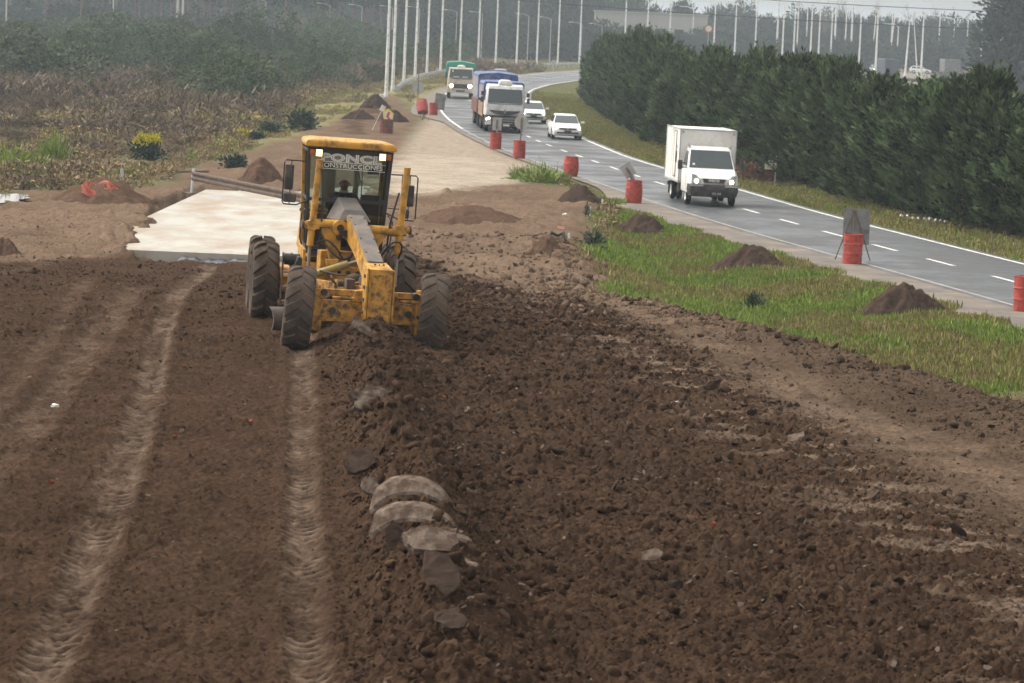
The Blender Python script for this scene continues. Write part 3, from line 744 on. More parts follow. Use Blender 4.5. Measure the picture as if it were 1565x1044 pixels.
def plant(name, label, cat, pr, loc, rz, sc, group, crown_name='crown', trunk_name='trunk'):
    t = thing(name, label, cat, loc, (0, 0, rz), group); t.scale = sc if isinstance(sc, tuple) else (sc, sc, sc)
    c = bpy.data.objects.new(crown_name, pr[0]); COL.objects.link(c); c.parent = t
    k = bpy.data.objects.new(trunk_name, pr[1]); COL.objects.link(k); k.parent = t
    return t

# ---- the conifer hedge on the far side of the road
HB = [(885, 152), (905, 172), (930, 190), (1000, 225), (1100, 256), (1200, 286), (1300, 312), (1400, 337), (1565, 372), (1640, 386), (1760, 405)]
HP = np.array([[*at(x, y, -.1)[:2]] for x, y in HB]); HP = HP[np.argsort(HP[:, 1])]
hedge_pr = [proto_tree('hedge_tree', crown_hedge(100 + i, 4.7 + .25 * (i % 3), 1.5 + .12 * (i % 4)), M['leaf_hedge'], M['bark'], trunk_mb(4.2, .11, .03, i, 6, .22, .15)) for i in range(7)]
seg = np.hypot(*np.diff(HP, axis=0).T); cum = np.concatenate([[0], np.cumsum(seg)]); s_ = 0.0; k = 0
while s_ < cum[-1]:
    x = np.interp(s_, cum, HP[:, 0]); y = np.interp(s_, cum, HP[:, 1])
    hh = 1.0 + .16 * (vn(np.array([s_ * .07]), np.array([.5]), 5)[0] - .5) * 2 + random.choice([-.18, -.10, -.05, 0, .04, .10]) + random.uniform(-.05, .05)
    if y > 250: hh *= 1.0
    hh *= .97 + .05 * sm(150, 100, y)
    plant('conifer_tree', 'dark green feathery conifer in the dense row beyond the road', 'tree', hedge_pr[k % 7],
          (x + 1.85 + random.uniform(-.3, .3), y, -.15), random.uniform(0, 6.28), (random.uniform(.95, 1.15), random.uniform(.95, 1.15), hh), 'conifers in the hedge row beyond the road')
    s_ += random.uniform(1.7, 2.5); k += 1
# second rank thickening the row
s_ = 1.0
while s_ < cum[-1]:
    x = np.interp(s_, cum, HP[:, 0]); y = np.interp(s_, cum, HP[:, 1])
    plant('conifer_tree', 'dark green feathery conifer in the dense row beyond the road', 'tree', hedge_pr[(k * 3) % 7],
          (x + 3.8 + random.uniform(-.3, .3), y, -.15), random.uniform(0, 6.28), (1.1, 1.1, random.uniform(.78, 1.12)), 'conifers in the hedge row beyond the road')
    s_ += random.uniform(2.4, 3.4); k += 1

def simple_plant(name, label, cat, me, loc, rz=0, sc=1, group=None):
    o = bpy.data.objects.new(name, me); COL.objects.link(o); o.location = loc; o.rotation_euler = (0, 0, rz); o.scale = sc if isinstance(sc, tuple) else (sc,) * 3
    return tag(o, label, cat, group)
def round_mesh(name, seed, mt, **kw):
    c = crown_round(seed, **kw); return tri_mesh(name, *c[:2], c[2], mt)
# brown dead growth at the foot of the hedge
bd = [round_mesh('dead_bush', 300 + i, M['leaf_brown'], rx=.9, rz=.55, n=70, m=10, leaf=(.16, .06), zc=.4) for i in range(2)]
for i, (px, py, lab) in enumerate([(1158, 273, 'brown dead shrub under the kilometre sign by the hedge'), (1143, 270, 'brown dead shrub between the box truck and the kilometre sign'), (1185, 276, 'small brown dead shrub right of the kilometre sign')]):
    simple_plant('dead_shrub', lab, 'shrub', bd[i % 2], at(px, py, -.15) + Vector((-.35, -3.0, 0)), i, .85 - .15 * (i == 2))
simple_plant('dead_shrub', 'reddish dead branch mass low in the far end of the hedge', 'shrub', bd[0], at(905, 165, -.1) + Vector((.6, -.6, .5)), 1, (1.1, 1, 2.0))

# ---- bushes of the scrub on the left
bush_pr = [round_mesh('bush', 400 + i, M['leaf_bush'], rx=2.2, rz=1.25, n=300, m=26, leaf=(.105, .052), lob=7, zc=1.1) for i in range(4)]
olive_pr = [round_mesh('bush', 420 + i, M['leaf_olive'], rx=2.2, rz=1.1, n=280, m=26, leaf=(.105, .05), lob=7, zc=1.0) for i in range(3)]
dry_pr = [round_mesh('brush', 440 + i, M['leaf_dry'], rx=1.9, rz=.8, n=170, m=16, leaf=(.26, .032), lob=6, zc=.6, up=1.1) for i in range(3)]
BUSH = [  # px, py of the foot, half width px, height px, kind
    (60, 128, 110, 55, 'g'), (190, 108, 90, 50, 'g'), (130, 118, 60, 48, 'g'), (20, 95, 80, 40, 'o'), (95, 80, 70, 35, 'g'), (265, 100, 60, 35, 'g'), (335, 105, 80, 42, 'o'),
    (400, 108, 70, 50, 'g'), (455, 98, 60, 40, 'g'), (520, 95, 60, 40, 'g'), (560, 85, 50, 35, 'o'), (310, 82, 70, 35, 'g'), (395, 78, 75, 45, 'g'), (470, 72, 60, 40, 'o'),
    (230, 82, 60, 36, 'g'), (160, 75, 60, 35, 'o'), (45, 72, 70, 30, 'g'), (540, 66, 60, 35, 'g'), (600, 70, 50, 32, 'o'), (340, 158, 80, 45, 'g'), (385, 152, 55, 34, 'g'), (300, 145, 55, 30, 'o'),
    (175, 150, 36, 20, 'g'), (130, 150, 30, 18, 'g'), (515, 118, 32, 18, 'g'), (560, 125, 40, 22, 'o'), (590, 110, 30, 20, 'g'), (640, 85, 40, 25, 'g'), (690, 80, 40, 28, 'o'), (740, 82, 45, 30, 'd'), (800, 85, 50, 30, 'g'), (850, 82, 40, 28, 'o'),
    (430, 125, 60, 30, 'd'), (480, 128, 50, 28, 'd'), (230, 135, 80, 30, 'd'), (310, 125, 60, 26, 'd'), (350, 180, 70, 30, 'd'), (280, 175, 60, 34, 'd'), (215, 178, 60, 30, 'd'), (150, 182, 60, 30, 'd'), (90, 172, 60, 34, 'd'), (30, 165, 60, 34, 'd'),
    (60, 200, 60, 26, 'd'), (130, 205, 55, 24, 'd'), (200, 202, 50, 24, 'd'), (262, 205, 45, 22, 'd'), (20, 215, 50, 24, 'd'), (395, 185, 30, 22, 'd'), (425, 150, 32, 22, 'd'), (240, 150, 50, 26, 'd'), (60, 150, 60, 30, 'd'), (0, 185, 40, 30, 'd'),
    (325, 200, 30, 18, 'd'), (110, 225, 30, 14, 'd'), (180, 228, 25, 12, 'd')]
BL = {'g': ('leafy_bush', 'dull green leafy bush in the hazy scrub on the left', 'green bushes of the left scrub', bush_pr), 'o': ('leafy_bush', 'olive green bush in the hazy scrub on the left', 'olive bushes of the left scrub', olive_pr), 'd': ('dry_shrub', 'dry brown twiggy shrub in the scrub on the left', 'dry shrubs of the left scrub', dry_pr)}
for i, (px, py, hw, hp, kd) in enumerate(BUSH):
    p = at(px, py, -.25); s = FPX / p.y; nm, lab, grp, prs = BL[kd]
    k = .62 if kd != 'd' else .8
    simple_plant(nm, lab, 'bush' if kd != 'd' else 'shrub', prs[i % len(prs)], (p.x, p.y, -.3), i * 1.7, (hw / s / 2.3, hw / s / 2.3 * 1.2, hp / s / (1.55 if kd != 'd' else 2.0)), grp)
# extra far rows filling the scrub up to the pines
far_bush = []
for row_y, cnt in ((330, 16), (400, 18), (470, 20), (540, 22)):
    for i in range(cnt):
        x = -.185 * row_y + (.185 - .02) * row_y * (i + .5 * random.random()) / cnt * 1.0
        x += random.uniform(-2, 2); kd = 'g' if random.random() < .62 else ('o' if random.random() < .6 else 'd'); nm, lab, grp, prs = BL[kd]
        if x > float(XL(row_y)) - 12: continue
        s = random.uniform(.9, 1.5)
        simple_plant(nm, lab, 'bush' if kd != 'd' else 'shrub', prs[i % len(prs)], (x, row_y + random.uniform(-25, 25), -.3), i, (s * 1.5, s * 1.5, s * (1.25 if kd != 'd' else 1)), grp)

# single bushes that stand out
yb = thing('flowering_bush', 'dark bush topped with bright yellow flowers on the left bank', 'bush', hit(226, 249))
c = crown_round(500, .55, .50, n=90, m=12, leaf=(.14, .07), zc=.48); o = bpy.data.objects.new('foliage', tri_mesh('foliage', *c[:2], c[2], M['leaf_blue'])); COL.objects.link(o); o.parent = yb; o.location = (0, 0, -.05)
c = crown_round(501, .58, .16, n=70, m=9, leaf=(.09, .05), zc=1.0, up=.8); o = bpy.data.objects.new('flowers', tri_mesh('flowers', *c[:2], c[2], M['flower'])); COL.objects.link(o); o.parent = yb
c = crown_round(502, .5, .22, n=50, m=10, leaf=(.13, .05), zc=.25, up=.6)
fl = tri_mesh('flower_patch', *c[:2], c[2], M['flower']); simple_plant('flower_patch', 'low patch of yellow flowering weeds right of the flowering bush', 'plant', fl, hit(370, 215), 0, (1.1, 1.6, 1.0))
lb = [round_mesh('low_shrub', 510 + i, M['leaf_blue'], rx=.6, rz=.38, n=80, m=10, leaf=(.15, .07), zc=.3) for i in range(2)]
for px, py, lab, s in ((348, 214, 'small dark shrub left of the yellow flower patch', .9), (415, 207, 'low dark shrub right of the yellow flower patch', .9), (455, 198, 'larger bluish shrub on the bank above the grader cab', 1.3), (355, 260, 'small bushy weed left of the dirt pile behind the cab', .75), (222, 263, 'tiny dark shrub just below the flowering bush', .5), (390, 216, 'low dark weeds beside the yellow flower patch', .7)):
    simple_plant('low_shrub', lab, 'shrub', lb[px % 2], hit(px, py), px, s)
gp = [round_mesh('green_weeds', 520 + i, M['grass'], rx=.9, rz=.3, n=110, m=9, leaf=(.30, .035), zc=.2, up=1.5) for i in range(2)]
simple_plant('green_weeds', 'tall clump of green weeds on the shoulder between red drums', 'plant', gp[0], hit(832, 279), 0, (.85, 1.4, .72))
simple_plant('green_weeds', 'small weeds at the left foot of the tall clump by the shoulder', 'plant', gp[1], hit(800, 274), 2, (.5, .6, .55))
simple_plant('green_weeds', 'bright green weed mound near the left puddle', 'plant', gp[1], hit(38, 268), 1, (1.1, 1.3, 1.0))
simple_plant('green_weeds', 'upright green weeds between puddle and flowering bush', 'plant', gp[0], hit(80, 248), 3, (.6, .7, 1.2))
tw = [round_mesh('tall_weed', 530 + i, M['leaf_blue'], rx=.16, rz=.35, n=30, m=9, leaf=(.16, .04), zc=.4, up=1.6, lob=3) for i in range(2)]
simple_plant('tall_weed', 'single upright dark weed in the middle of the green verge', 'plant', tw[0], hit(1151, 476), 0, .62)
simple_plant('tall_weed', 'dark weeds at the corner where soil meets green verge', 'plant', tw[1], hit(910, 384), 0, (.8, .8, .6))
simple_plant('tall_weed', 'thin dark sapling beside the white marker stake', 'plant', tw[1], hit(898, 337), 1, (.28, .28, .55))

# ---- stuff: grass, weeds and loose soil, spread with geometry nodes
def scatter(name, label, pts, rot, scl, idx, meshes, colr=None):
    pts = np.asarray(pts, np.float32); n = len(pts)
    src = bpy.data.collections.new(name + '_kinds')
    for i, me in enumerate(meshes):
        ob = bpy.data.objects.new('%s_kind_%02d' % (name, i), me); src.objects.link(ob)
    me = bpy.data.meshes.new(name); me.vertices.add(n); me.vertices.foreach_set('co', pts.ravel())
    for nm, ty, dt, key in (('rot', 'FLOAT_VECTOR', rot, 'vector'), ('scl', 'FLOAT_VECTOR', scl, 'vector'), ('kind_index', 'INT', idx, 'value')):
        a = me.attributes.new(nm, ty, 'POINT'); a.data.foreach_set(key, np.asarray(dt, np.int32 if ty == 'INT' else np.float32).ravel())
    if colr is not None:
        a = me.attributes.new('tintsoil', 'FLOAT_COLOR', 'POINT'); a.data.foreach_set('color', np.concatenate([colr, np.ones((n, 1))], 1).astype(np.float32).ravel())
    o = bpy.data.objects.new(name, me); COL.objects.link(o)
    ng = bpy.data.node_groups.new(name + '_nodes', 'GeometryNodeTree')
    ng.interface.new_socket('Geometry', in_out='INPUT', socket_type='NodeSocketGeometry'); ng.interface.new_socket('Geometry', in_out='OUTPUT', socket_type='NodeSocketGeometry')
    N = ng.nodes; L = ng.links; gi = N.new('NodeGroupInput'); go = N.new('NodeGroupOutput')
    ci = N.new('GeometryNodeCollectionInfo'); ci.inputs['Collection'].default_value = src; ci.inputs['Separate Children'].default_value = True; ci.inputs['Reset Children'].default_value = True
    ii = N.new('GeometryNodeInstanceOnPoints'); ii.inputs['Pick Instance'].default_value = True
    def attr(nm, ty):
        q = N.new('GeometryNodeInputNamedAttribute'); q.data_type = ty; q.inputs['Name'].default_value = nm; return q.outputs['Attribute']
    L.new(gi.outputs[0], ii.inputs['Points']); L.new(ci.outputs[0], ii.inputs['Instance'])
    L.new(attr('kind_index', 'INT'), ii.inputs['Instance Index'])
    er = N.new('FunctionNodeEulerToRotation'); L.new(attr('rot', 'FLOAT_VECTOR'), er.inputs[0]); L.new(er.outputs[0], ii.inputs['Rotation'])
    L.new(attr('scl', 'FLOAT_VECTOR'), ii.inputs['Scale']); L.new(ii.outputs[0], go.inputs[0])
    md = o.modifiers.new('spread', 'NODES'); md.node_group = ng
    tag(o, label, None, None, 'stuff'); return o
def sample(n, x0, x1, y0, y1, seed, persp=True):
    g = np.random.default_rng(seed)
    if persp:      # uniform on the ground inside a fan of sight lines
        Y = np.sqrt(g.random(n) * (y1 ** 2 - y0 ** 2) + y0 ** 2); X = (x0 + (x1 - x0) * g.random(n)) * Y
    else: Y = y0 + (y1 - y0) * g.random(n); X = x0 + (x1 - x0) * g.random(n)
    return X, Y
# green verge between the soil and the road
tuft_meshes = [tri_mesh('grass_tuft', *tuft(600 + i, 16, .06 + .03 * (i % 3), .16, .016)[:3], M['grass']) for i in range(3)] + \
              [tri_mesh('grass_tuft', *tuft(610 + i, 14, .06 + .03 * (i % 3), .16, .015)[:3], M['grass_olive']) for i in range(3)] + \
              [tri_mesh('grass_tuft', *tuft(620 + i, 12, .10, .15, .013)[:3], M['leaf_tan']) for i in range(2)]
X, Y = sample(330000, -.02, .21, 40, 135, 1)
e = EDGE(Y); shd = XL(Y) - SHW(Y); n1 = fbm(X * 1.3, Y * 1.3, 21, 5); n2 = fbm(X * .35, Y * .25, 31, 4); n4 = fbm(X * .6, Y * .35, 88, 3)
mk = (X - e + (n1 - .5) * 1.6 > .55) & (X < shd + .1 + (n1 - .5) * 1.0) & (Y < 128)
mk &= rng.random(len(X)) < np.clip((X - e) * .7, .15, 1) * (.25 + .75 * sm(.34, .5, n1)) * (1 - .97 * sm(-.6, .8, sdist(PG['brown_corner'], X, Y)))
X, Y, n1, n2, n4 = X[mk], Y[mk], n1[mk], n2[mk], n4[mk]
Z = zbase(X, Y) - .01; n = len(X)
dry = sm(.42, .58, n4 * .6 + n2 * .4 + .05 * sm(.5, 1, (X - EDGE(Y)) / 6)); u = rng.random(n)
idx = np.where(u < dry * .75, rng.integers(3, 6, n), np.where(u < dry * .75 + .05 + dry * .12, rng.integers(6, 8, n), rng.integers(0, 3, n)))
s = .7 + .6 * rng.random(n) + .55 * sm(.55, .75, n1)
scatter('verge_grass', 'green grass on the verge between soil and road', np.stack([X, Y, Z], 1), np.stack([rng.normal(0, .15, n), rng.normal(0, .15, n), rng.random(n) * 6.28], 1), np.stack([s * 1.1, s * 1.1, s], 1), idx, tuft_meshes)
# verge along the hedge and far verges
X, Y = sample(150000, -.05, .21, 75, 330, 2); d = X - XR(Y)
hx = np.interp(Y, HP[:, 1], HP[:, 0]); mk = (d > .55) & ((X < hx + 1.2) | (Y > 250)) & (X < 20); X, Y = X[mk], Y[mk]
n = len(X); n2 = fbm(X * .35, Y * .15, 32, 4); u = rng.random(n); idx = np.where(u < .5 + .5 * sm(.45, .6, n2), rng.integers(3, 6, n), np.where(u < .72, rng.integers(6, 8, n), rng.integers(0, 3, n))); s = .8 + .6 * rng.random(n)
scatter('hedge_verge_grass', 'olive grass strip between road and hedge', np.stack([X, Y, zbase(X, Y) - .01], 1), np.stack([rng.normal(0, .15, n), rng.normal(0, .15, n), rng.random(n) * 6.28], 1), np.stack([s * 1.3, s * 1.3, s], 1), idx, tuft_meshes)
# rough grass, dry weeds and twiggy brush on the left
wd = [tri_mesh('dry_weed', *weed(700 + i, .55, 63, .3)[:3], M['leaf_tan']) for i in range(3)] + [tri_mesh('dry_weed', *weed(710 + i, .8, 72, .35)[:3], M['leaf_dry']) for i in range(3)] + \
     [tri_mesh('dry_weed', *weed(720 + i, .4, 54, .3)[:3], M['grass_olive']) for i in range(2)] + [tri_mesh('dry_weed', *weed(730, .35, 54, .3)[:3], M['grass'])]
X, Y = sample(95000, -.19, .03, 104, 470, 3)
mk = sdist(PG['bare'], X, Y) < -.4; mk &= sdist(PG['gravel'], X, Y) < 0; mk &= X < XL(Y) - SHW(Y) - .5; X, Y = X[mk], Y[mk]; n = len(X)
n2 = fbm(X * .16, Y * .07, 33, 4); n5 = fbm(X * .3, Y * .12, 66, 4); u = rng.random(n); bankm = sm(-1, 1.5, sdist(PG['bank_grass'], X, Y)); nearm = sm(190, 140, Y)
pd = np.clip(.10 + .50 * sm(.47, .64, n2) - .45 * nearm - .5 * bankm, 0, 1)
idx = np.where(u < pd, rng.integers(3, 6, n), np.where(u < pd + .35 + .2 * nearm, rng.integers(0, 3, n), np.where(rng.random(n) < .75, rng.integers(6, 8, n), 8)))
s = (.6 + .7 * rng.random(n)) * (1 - .68 * bankm) * (.8 + .9 * sm(.45, .65, n5)) * (.75 + .35 * sm(150, 220, Y)); keep = rng.random(n) < .55 + .45 * sm(.35, .55, n5); 
X, Y, idx, s = X[keep], Y[keep], idx[keep], s[keep]; n = len(X)
scatter('dry_weeds', 'dry weeds, rough grass and brown brush covering the left side', np.stack([X, Y, zbase(X, Y) - .05], 1), np.stack([rng.normal(0, .1, n), rng.normal(0, .1, n), rng.random(n) * 6.28], 1), np.stack([s * 1.1, s * 1.1, s], 1), idx, wd)

# loose clods on the dark field
def clod_mesh(seed, sub=2):
    g = np.random.default_rng(seed); bm = bmesh.new(); bmesh.ops.create_icosphere(bm, subdivisions=sub, radius=1)
    ax = .7 + .6 * g.random(3); offs = [(g.normal(size=3), .35 + .3 * g.random()) for _ in range(9)]
    for v in bm.verts:
        p = np.array(v.co); k = 1.0
        for o_, a in offs:
            o_ = o_ / np.linalg.norm(o_); k -= .22 * max(0, p @ o_ - .55) / .45 * (1 + a)
        k += .16 * g.normal() ; v.co = Vector(p * ax * k)
    me = bpy.data.meshes.new('clod'); bm.to_mesh(me); bm.free()
    me.materials.append(M['clod'])
    for p in me.polygons: p.use_smooth = True
    return me
clods = [clod_mesh(800 + i) for i in range(12)]
X, Y = sample(540000, -.19, .19, 24, 100, 4)
dk = sm(-.6, .4, sdist(PG['dark'], X, Y)); br = sm(-.3, .3, sdist(PG['bare'], X, Y))
lo = sm(-.5, .3, X - np.interp(Y, [20, 60, 75], [0.2, -2.4, -2.9]) + .8); off, arc = along(RIDGE, X, Y); rid = np.exp(-(off / .7) ** 2); clm = sm(.50, .72, fbm(X * 1.1, Y * .8, 171, 4))
tk = np.zeros_like(X)
for P, w, sc_ in zip(TR, TW, TS):
    o_, a_ = along(P, X, Y); tk = np.maximum(tk, np.exp(-(np.abs(o_) / (w * 1.15)) ** 6) * min(1, sc_ + .1))
ee = np.exp(-((X - EDGE(Y) + .3) / .9) ** 2)
pr_ = (dk * (.30 + .55 * lo + .4 * rid + .35 * clm) + (1 - dk) * br * (.22 + .5 * ee)) * (1 - .92 * tk) * np.clip(48 / Y, .25, 1.0)
pr_ *= (sdist(PG['slab'], X, Y) < -.3) | (rng.random(len(X)) < .05)
mk = rng.random(len(X)) < pr_; mk_i = mk; X, Y, lo, rid, dk = X[mk], Y[mk], lo[mk], rid[mk], dk[mk]; n = len(X)
Zg, Cg = ground_eval(X, Y)
s = (.0055 + .013 * rng.random(n) ** 2.0 + .055 * rng.random(n) ** 20 * np.clip(lo + clm[mk_i], .15, 1)) * (.75 + .35 * lo + .35 * rid) * np.clip(Y / 45, 1, 1.6)
Cg = Cg * (.8 + .9 * rng.random((n, 1)) ** 1.5)
scatter('soil_clods', 'loose dark clods of soil over the graded field', np.stack([X, Y, Zg + s * .25], 1), rng.random((n, 3)) * 6.28, np.stack([s * (.8 + .5 * rng.random(n)), s * (.8 + .5 * rng.random(n)), s * (.6 + .4 * rng.random(n))], 1), rng.integers(0, 12, n), clods, Cg)
# thin flakes and straw-like bits
def flake_mesh(seed):
    g = np.random.default_rng(seed); mb = MB(); k = 5 + seed % 3
    pr2 = [((.5 + .6 * g.random()) * math.cos(2 * PI * i / k), (.35 + .4 * g.random()) * math.sin(2 * PI * i / k)) for i in range(k)]
    mb.prism(pr2, -.09, .09, 'z'); me = mb.mesh('flake'); me.materials.append(M['clod']); return me
flk = [flake_mesh(900 + i) for i in range(8)]
X, Y = sample(14000, -.19, .19, 24, 72, 5); dk = sdist(PG['dark'], X, Y); lo = X > np.interp(Y, [20, 60, 75], [0.0, -2.6, -3.0]); mk = (dk > -1) & (lo | (rng.random(len(X)) < .12)) & (rng.random(len(X)) < .40); X, Y = X[mk], Y[mk]; n = len(X); Zg = ground_eval(X, Y)[0]
s = .018 + .035 * rng.random(n) ** 2.5
scatter('clay_chips', 'small pale clay chips lying among the clods', np.stack([X, Y, Zg + s * .55 + .012], 1), np.stack([rng.normal(0, .55, n), rng.normal(0, .55, n), rng.random(n) * 6.28], 1), np.stack([s, s, s], 1), rng.integers(0, 8, n), flk, np.array([.15, .122, .098]) * (.6 + .7 * rng.random((n, 1))))
# ================================================================== MOTOR GRADER
def text_off(mb, s, size, Mx, off=0.0, depth=.002, spacing=1.0):
    cu = bpy.data.curves.new('lettering', 'FONT'); cu.body = s; cu.size = size; cu.align_x = 'CENTER'; cu.align_y = 'CENTER'; cu.extrude = depth; cu.offset = off; cu.space_character = spacing; cu.resolution_u = 3
    o = bpy.data.objects.new('lettering', cu); COL.objects.link(o); dg = bpy.context.evaluated_depsgraph_get(); me = bpy.data.meshes.new_from_object(o.evaluated_get(dg))
    mb.add([v.co.copy() for v in me.vertices], [tuple(p.vertices) for p in me.polygons], Mx)
    bpy.data.objects.remove(o); bpy.data.curves.remove(cu); bpy.data.meshes.remove(me); return mb
FACE = Matrix.Rotation(R(90), 4, 'X')          # lettering upright, facing the camera side (-y)
def at_face(x, y, z, sx=1.0, tilt=0): return Matrix.Translation((x, y, z)) @ Matrix.Rotation(R(90) + tilt, 4, 'X') @ Matrix.Diagonal((sx, 1, 1, 1))

def grader_wheel(parent, x, y, z, lugs, depth, lean=0, steer=0, side=1):
    AX = Matrix.Rotation(R(90), 4, 'Y')
    rim = MB()
    rim.lathe([(.37, -.15), (.385, -.16), (.385, .16), (.37, .15), (.33, .13), (.30, .02), (.12, .02), (.10, .06), (0, .06)], 28, Matrix.Rotation(R(90) * side, 4, 'Y'))
    for i in range(8):
        a = 2 * PI * i / 8; rim.cyl((side * .02, .19 * math.cos(a), .19 * math.sin(a)), (side * .05, .19 * math.cos(a), .19 * math.sin(a)), .018, n=6)
    w = rim.build('wheel', M['yellow'], parent, smooth=40); w.location = (x, y, z); w.rotation_euler = (0, lean, steer); w.scale = (1.17, 1.06, 1.06)
    t = MB(); prof = [(.38, -.155), (.44, -.185), (.52, -.195), (.59, -.19), (.630, -.165), (.642, -.10), (.646, 0), (.642, .10), (.630, .165), (.59, .19), (.52, .195), (.44, .185), (.38, .155)]
    t.lathe(prof, 56, AX)
    for i in range(lugs):
        for s in (-1, 1):
            a0 = 2 * PI * (i + (.5 if s > 0 else 0)) / lugs; rings = []
            for u in np.linspace(0, 1, 6):
                xx = s * (.015 + .175 * u); a = a0 + .20 * u; wv = (.075 + .03 * u) / .64
                rb = .635 - max(0, u - .72) * .14; rt = .646 + depth - max(0, u - .72) * .16
                ring = []
                for da, rr in ((-wv, rb), (-wv * .7, rt), (wv * .7, rt), (wv, rb)):
                    ring.append((xx, rr * math.cos(a + da), rr * math.sin(a + da)))
                rings.append(ring)
            t.loft(rings)
    ty = t.build('tyre', M['tyre'], w, smooth=30)
    return w

GX, GY = -2.28, 52.6
GYAW = R(15.5)
G = thing('motor_grader', 'yellow motor grader with lit work lamps pushing dark soil', 'grader', (GX, GY, 1.33), (0, R(2.0), GYAW))
for sx in (-1, 1):
    grader_wheel(G, sx * 1.10 - .13, 0, .62, 15, .020, lean=R(2.6), steer=R(-11), side=sx)
    for yy in (5.1, 6.65): grader_wheel(G, sx * 1.20 + .02, yy, .62, 15, .042, side=sx)
# front axle
b = MB(); b.prism([(-.96, .52), (-.90, .46), (.78, .46), (.84, .52), (.84, .74), (.74, .80), (-.84, .80), (-.96, .72)], -.11, .11, 'y')
ax = b.build('front_axle', M['yellow_worn'], G, bevel=.015)
b = MB()
for x, z in ((-.70, .64), (.56, .64)): b.cyl((x, -.125, z), (x, -.10, z), .055, n=16)
b.build('axle_hole', M['black'], ax)
b = MB()
for x, z in ((-.86, .62), (-.60, .60), (.72, .60), (.44, .58), (-.5, .72), (.36, .72), (-.82, .72), (.76, .7)): b.cyl((x, -.15, z), (x, -.10, z), .035, n=8)
b.build('axle_bolts', M['steel'], ax)
b = MB(); b.box((-.52, -.02, .93), (.78, .12, .10)); b.box((.50, -.02, .93), (.62, .12, .10)); b.cyl((-.72, -.12, .85), (-.32, -.12, .85), .028); b.cyl((.40, -.12, .84), (.72, -.12, .84), .028)
b.prism([(-.40, .80), (-.22, .80), (-.22, 1.0), (-.34, .98)], -.14, .02, 'y'); b.prism([(.22, .80), (.40, .80), (.34, .98), (.22, 1.0)], -.14, .02, 'y')
b.build('steering_linkage', M['yellow_worn'], G, bevel=.012)
for sx in (-1, 1):
    x = sx * .86 - .10; b = MB(); b.prism([(x - .09, .30), (x + .09, .30), (x + .10, .98), (x - .10, .98)], -.13, .13, 'y'); b.cyl((x, 0, .25), (x, 0, 1.03), .07, n=12); b.cyl((x, 0, .60), (x + sx * .16, 0, .60), .13, n=14)
    k = b.build('steering_knuckle', M['yellow_worn'], G, bevel=.02)
    c = MB(); c.cyl((x - sx * .10, -.16, .93), (x - sx * .10, -.02, .93), .055, n=12); c.build('pivot_cap', M['black'], k)
# nose block
b = MB(); b.hexa([(-.20, -.42, .50), (.19, -.42, .50), (.19, .20, .50), (-.20, .20, .50)], [(-.20, -.42, 1.36), (.19, -.42, 1.36), (.19, .12, 1.44), (-.20, .12, 1.44)])
nose = b.build('nose_block', M['yellow'], G, bevel=.012)
b = MB(); b.box((.005, -.435, .90), (.34, .02, .76)); b.build('nose_plate', M['yellow_worn'], nose, bevel=.006)
b = MB(); b.box((-.225, -.30, .93), (.03, .26, .88)); b.box((.215, -.30, .93), (.03, .22, .84)); b.build('nose_flange', M['yellow'], nose, bevel=.006)
b = MB()
for z in (.66, .86, 1.06, 1.24):
    b.cyl((-.265, -.30, z), (-.235, -.30, z), .030, n=8)
b.cyl((-.07, -.20, 1.41), (-.07, -.20, 1.435), .018, n=8); b.cyl((.07, -.20, 1.41), (.07, -.20, 1.435), .018, n=8); b.cyl((0, -.2, 1.41), (0, -.2, 1.43), .012, n=8)
b.build('nose_bolts', M['rust'], nose)
# gooseneck beam
pth = [(.05, 1.42), (.55, 1.62), (1.15, 1.88), (1.75, 2.06), (2.6, 2.10)]
b = MB(); rings = []
for i, (y, z) in enumerate(pth):
    d = .40 if i else .46; w = .134
    rings.append([(-w, y, z - d), (w, y, z - d), (w, y, z), (-w, y, z)])
b.loft(rings); beam = b.build('gooseneck', M['yellow'], G, bevel=.012)
b = MB(); rings = []
for i, (y, z) in enumerate(pth[:-1]):
    w = .143 if i else .140; rings.append([(-w, y + .02, z + .004), (w, y + .02, z + .004), (w - .015, y, z + .035), (-w + .015, y, z + .035)])
b.loft(rings); top = b.build('beam_cover', M['hood_grey'], beam, bevel=.006)
b = MB()
for y, z in ((.35, 1.575), (.80, 1.765), (1.30, 1.96), (1.6, 2.05)):
    for x in (-.11, .11): b.cyl((x, y, z), (x, y, z + .012), .014, n=6)
b.build('cover_bolts', M['black'], top)
# hood in front of the cab
b = MB(); b.hexa([(-.29, 1.82, 1.98), (.29, 1.82, 1.98), (.34, 2.55, 1.96), (-.34, 2.55, 1.96)], [(-.17, 1.95, 2.16), (.17, 1.95, 2.16), (.16, 2.55, 2.34), (-.16, 2.55, 2.34)])
b.build('console_hood', M['hood_grey'], G, bevel=.02)
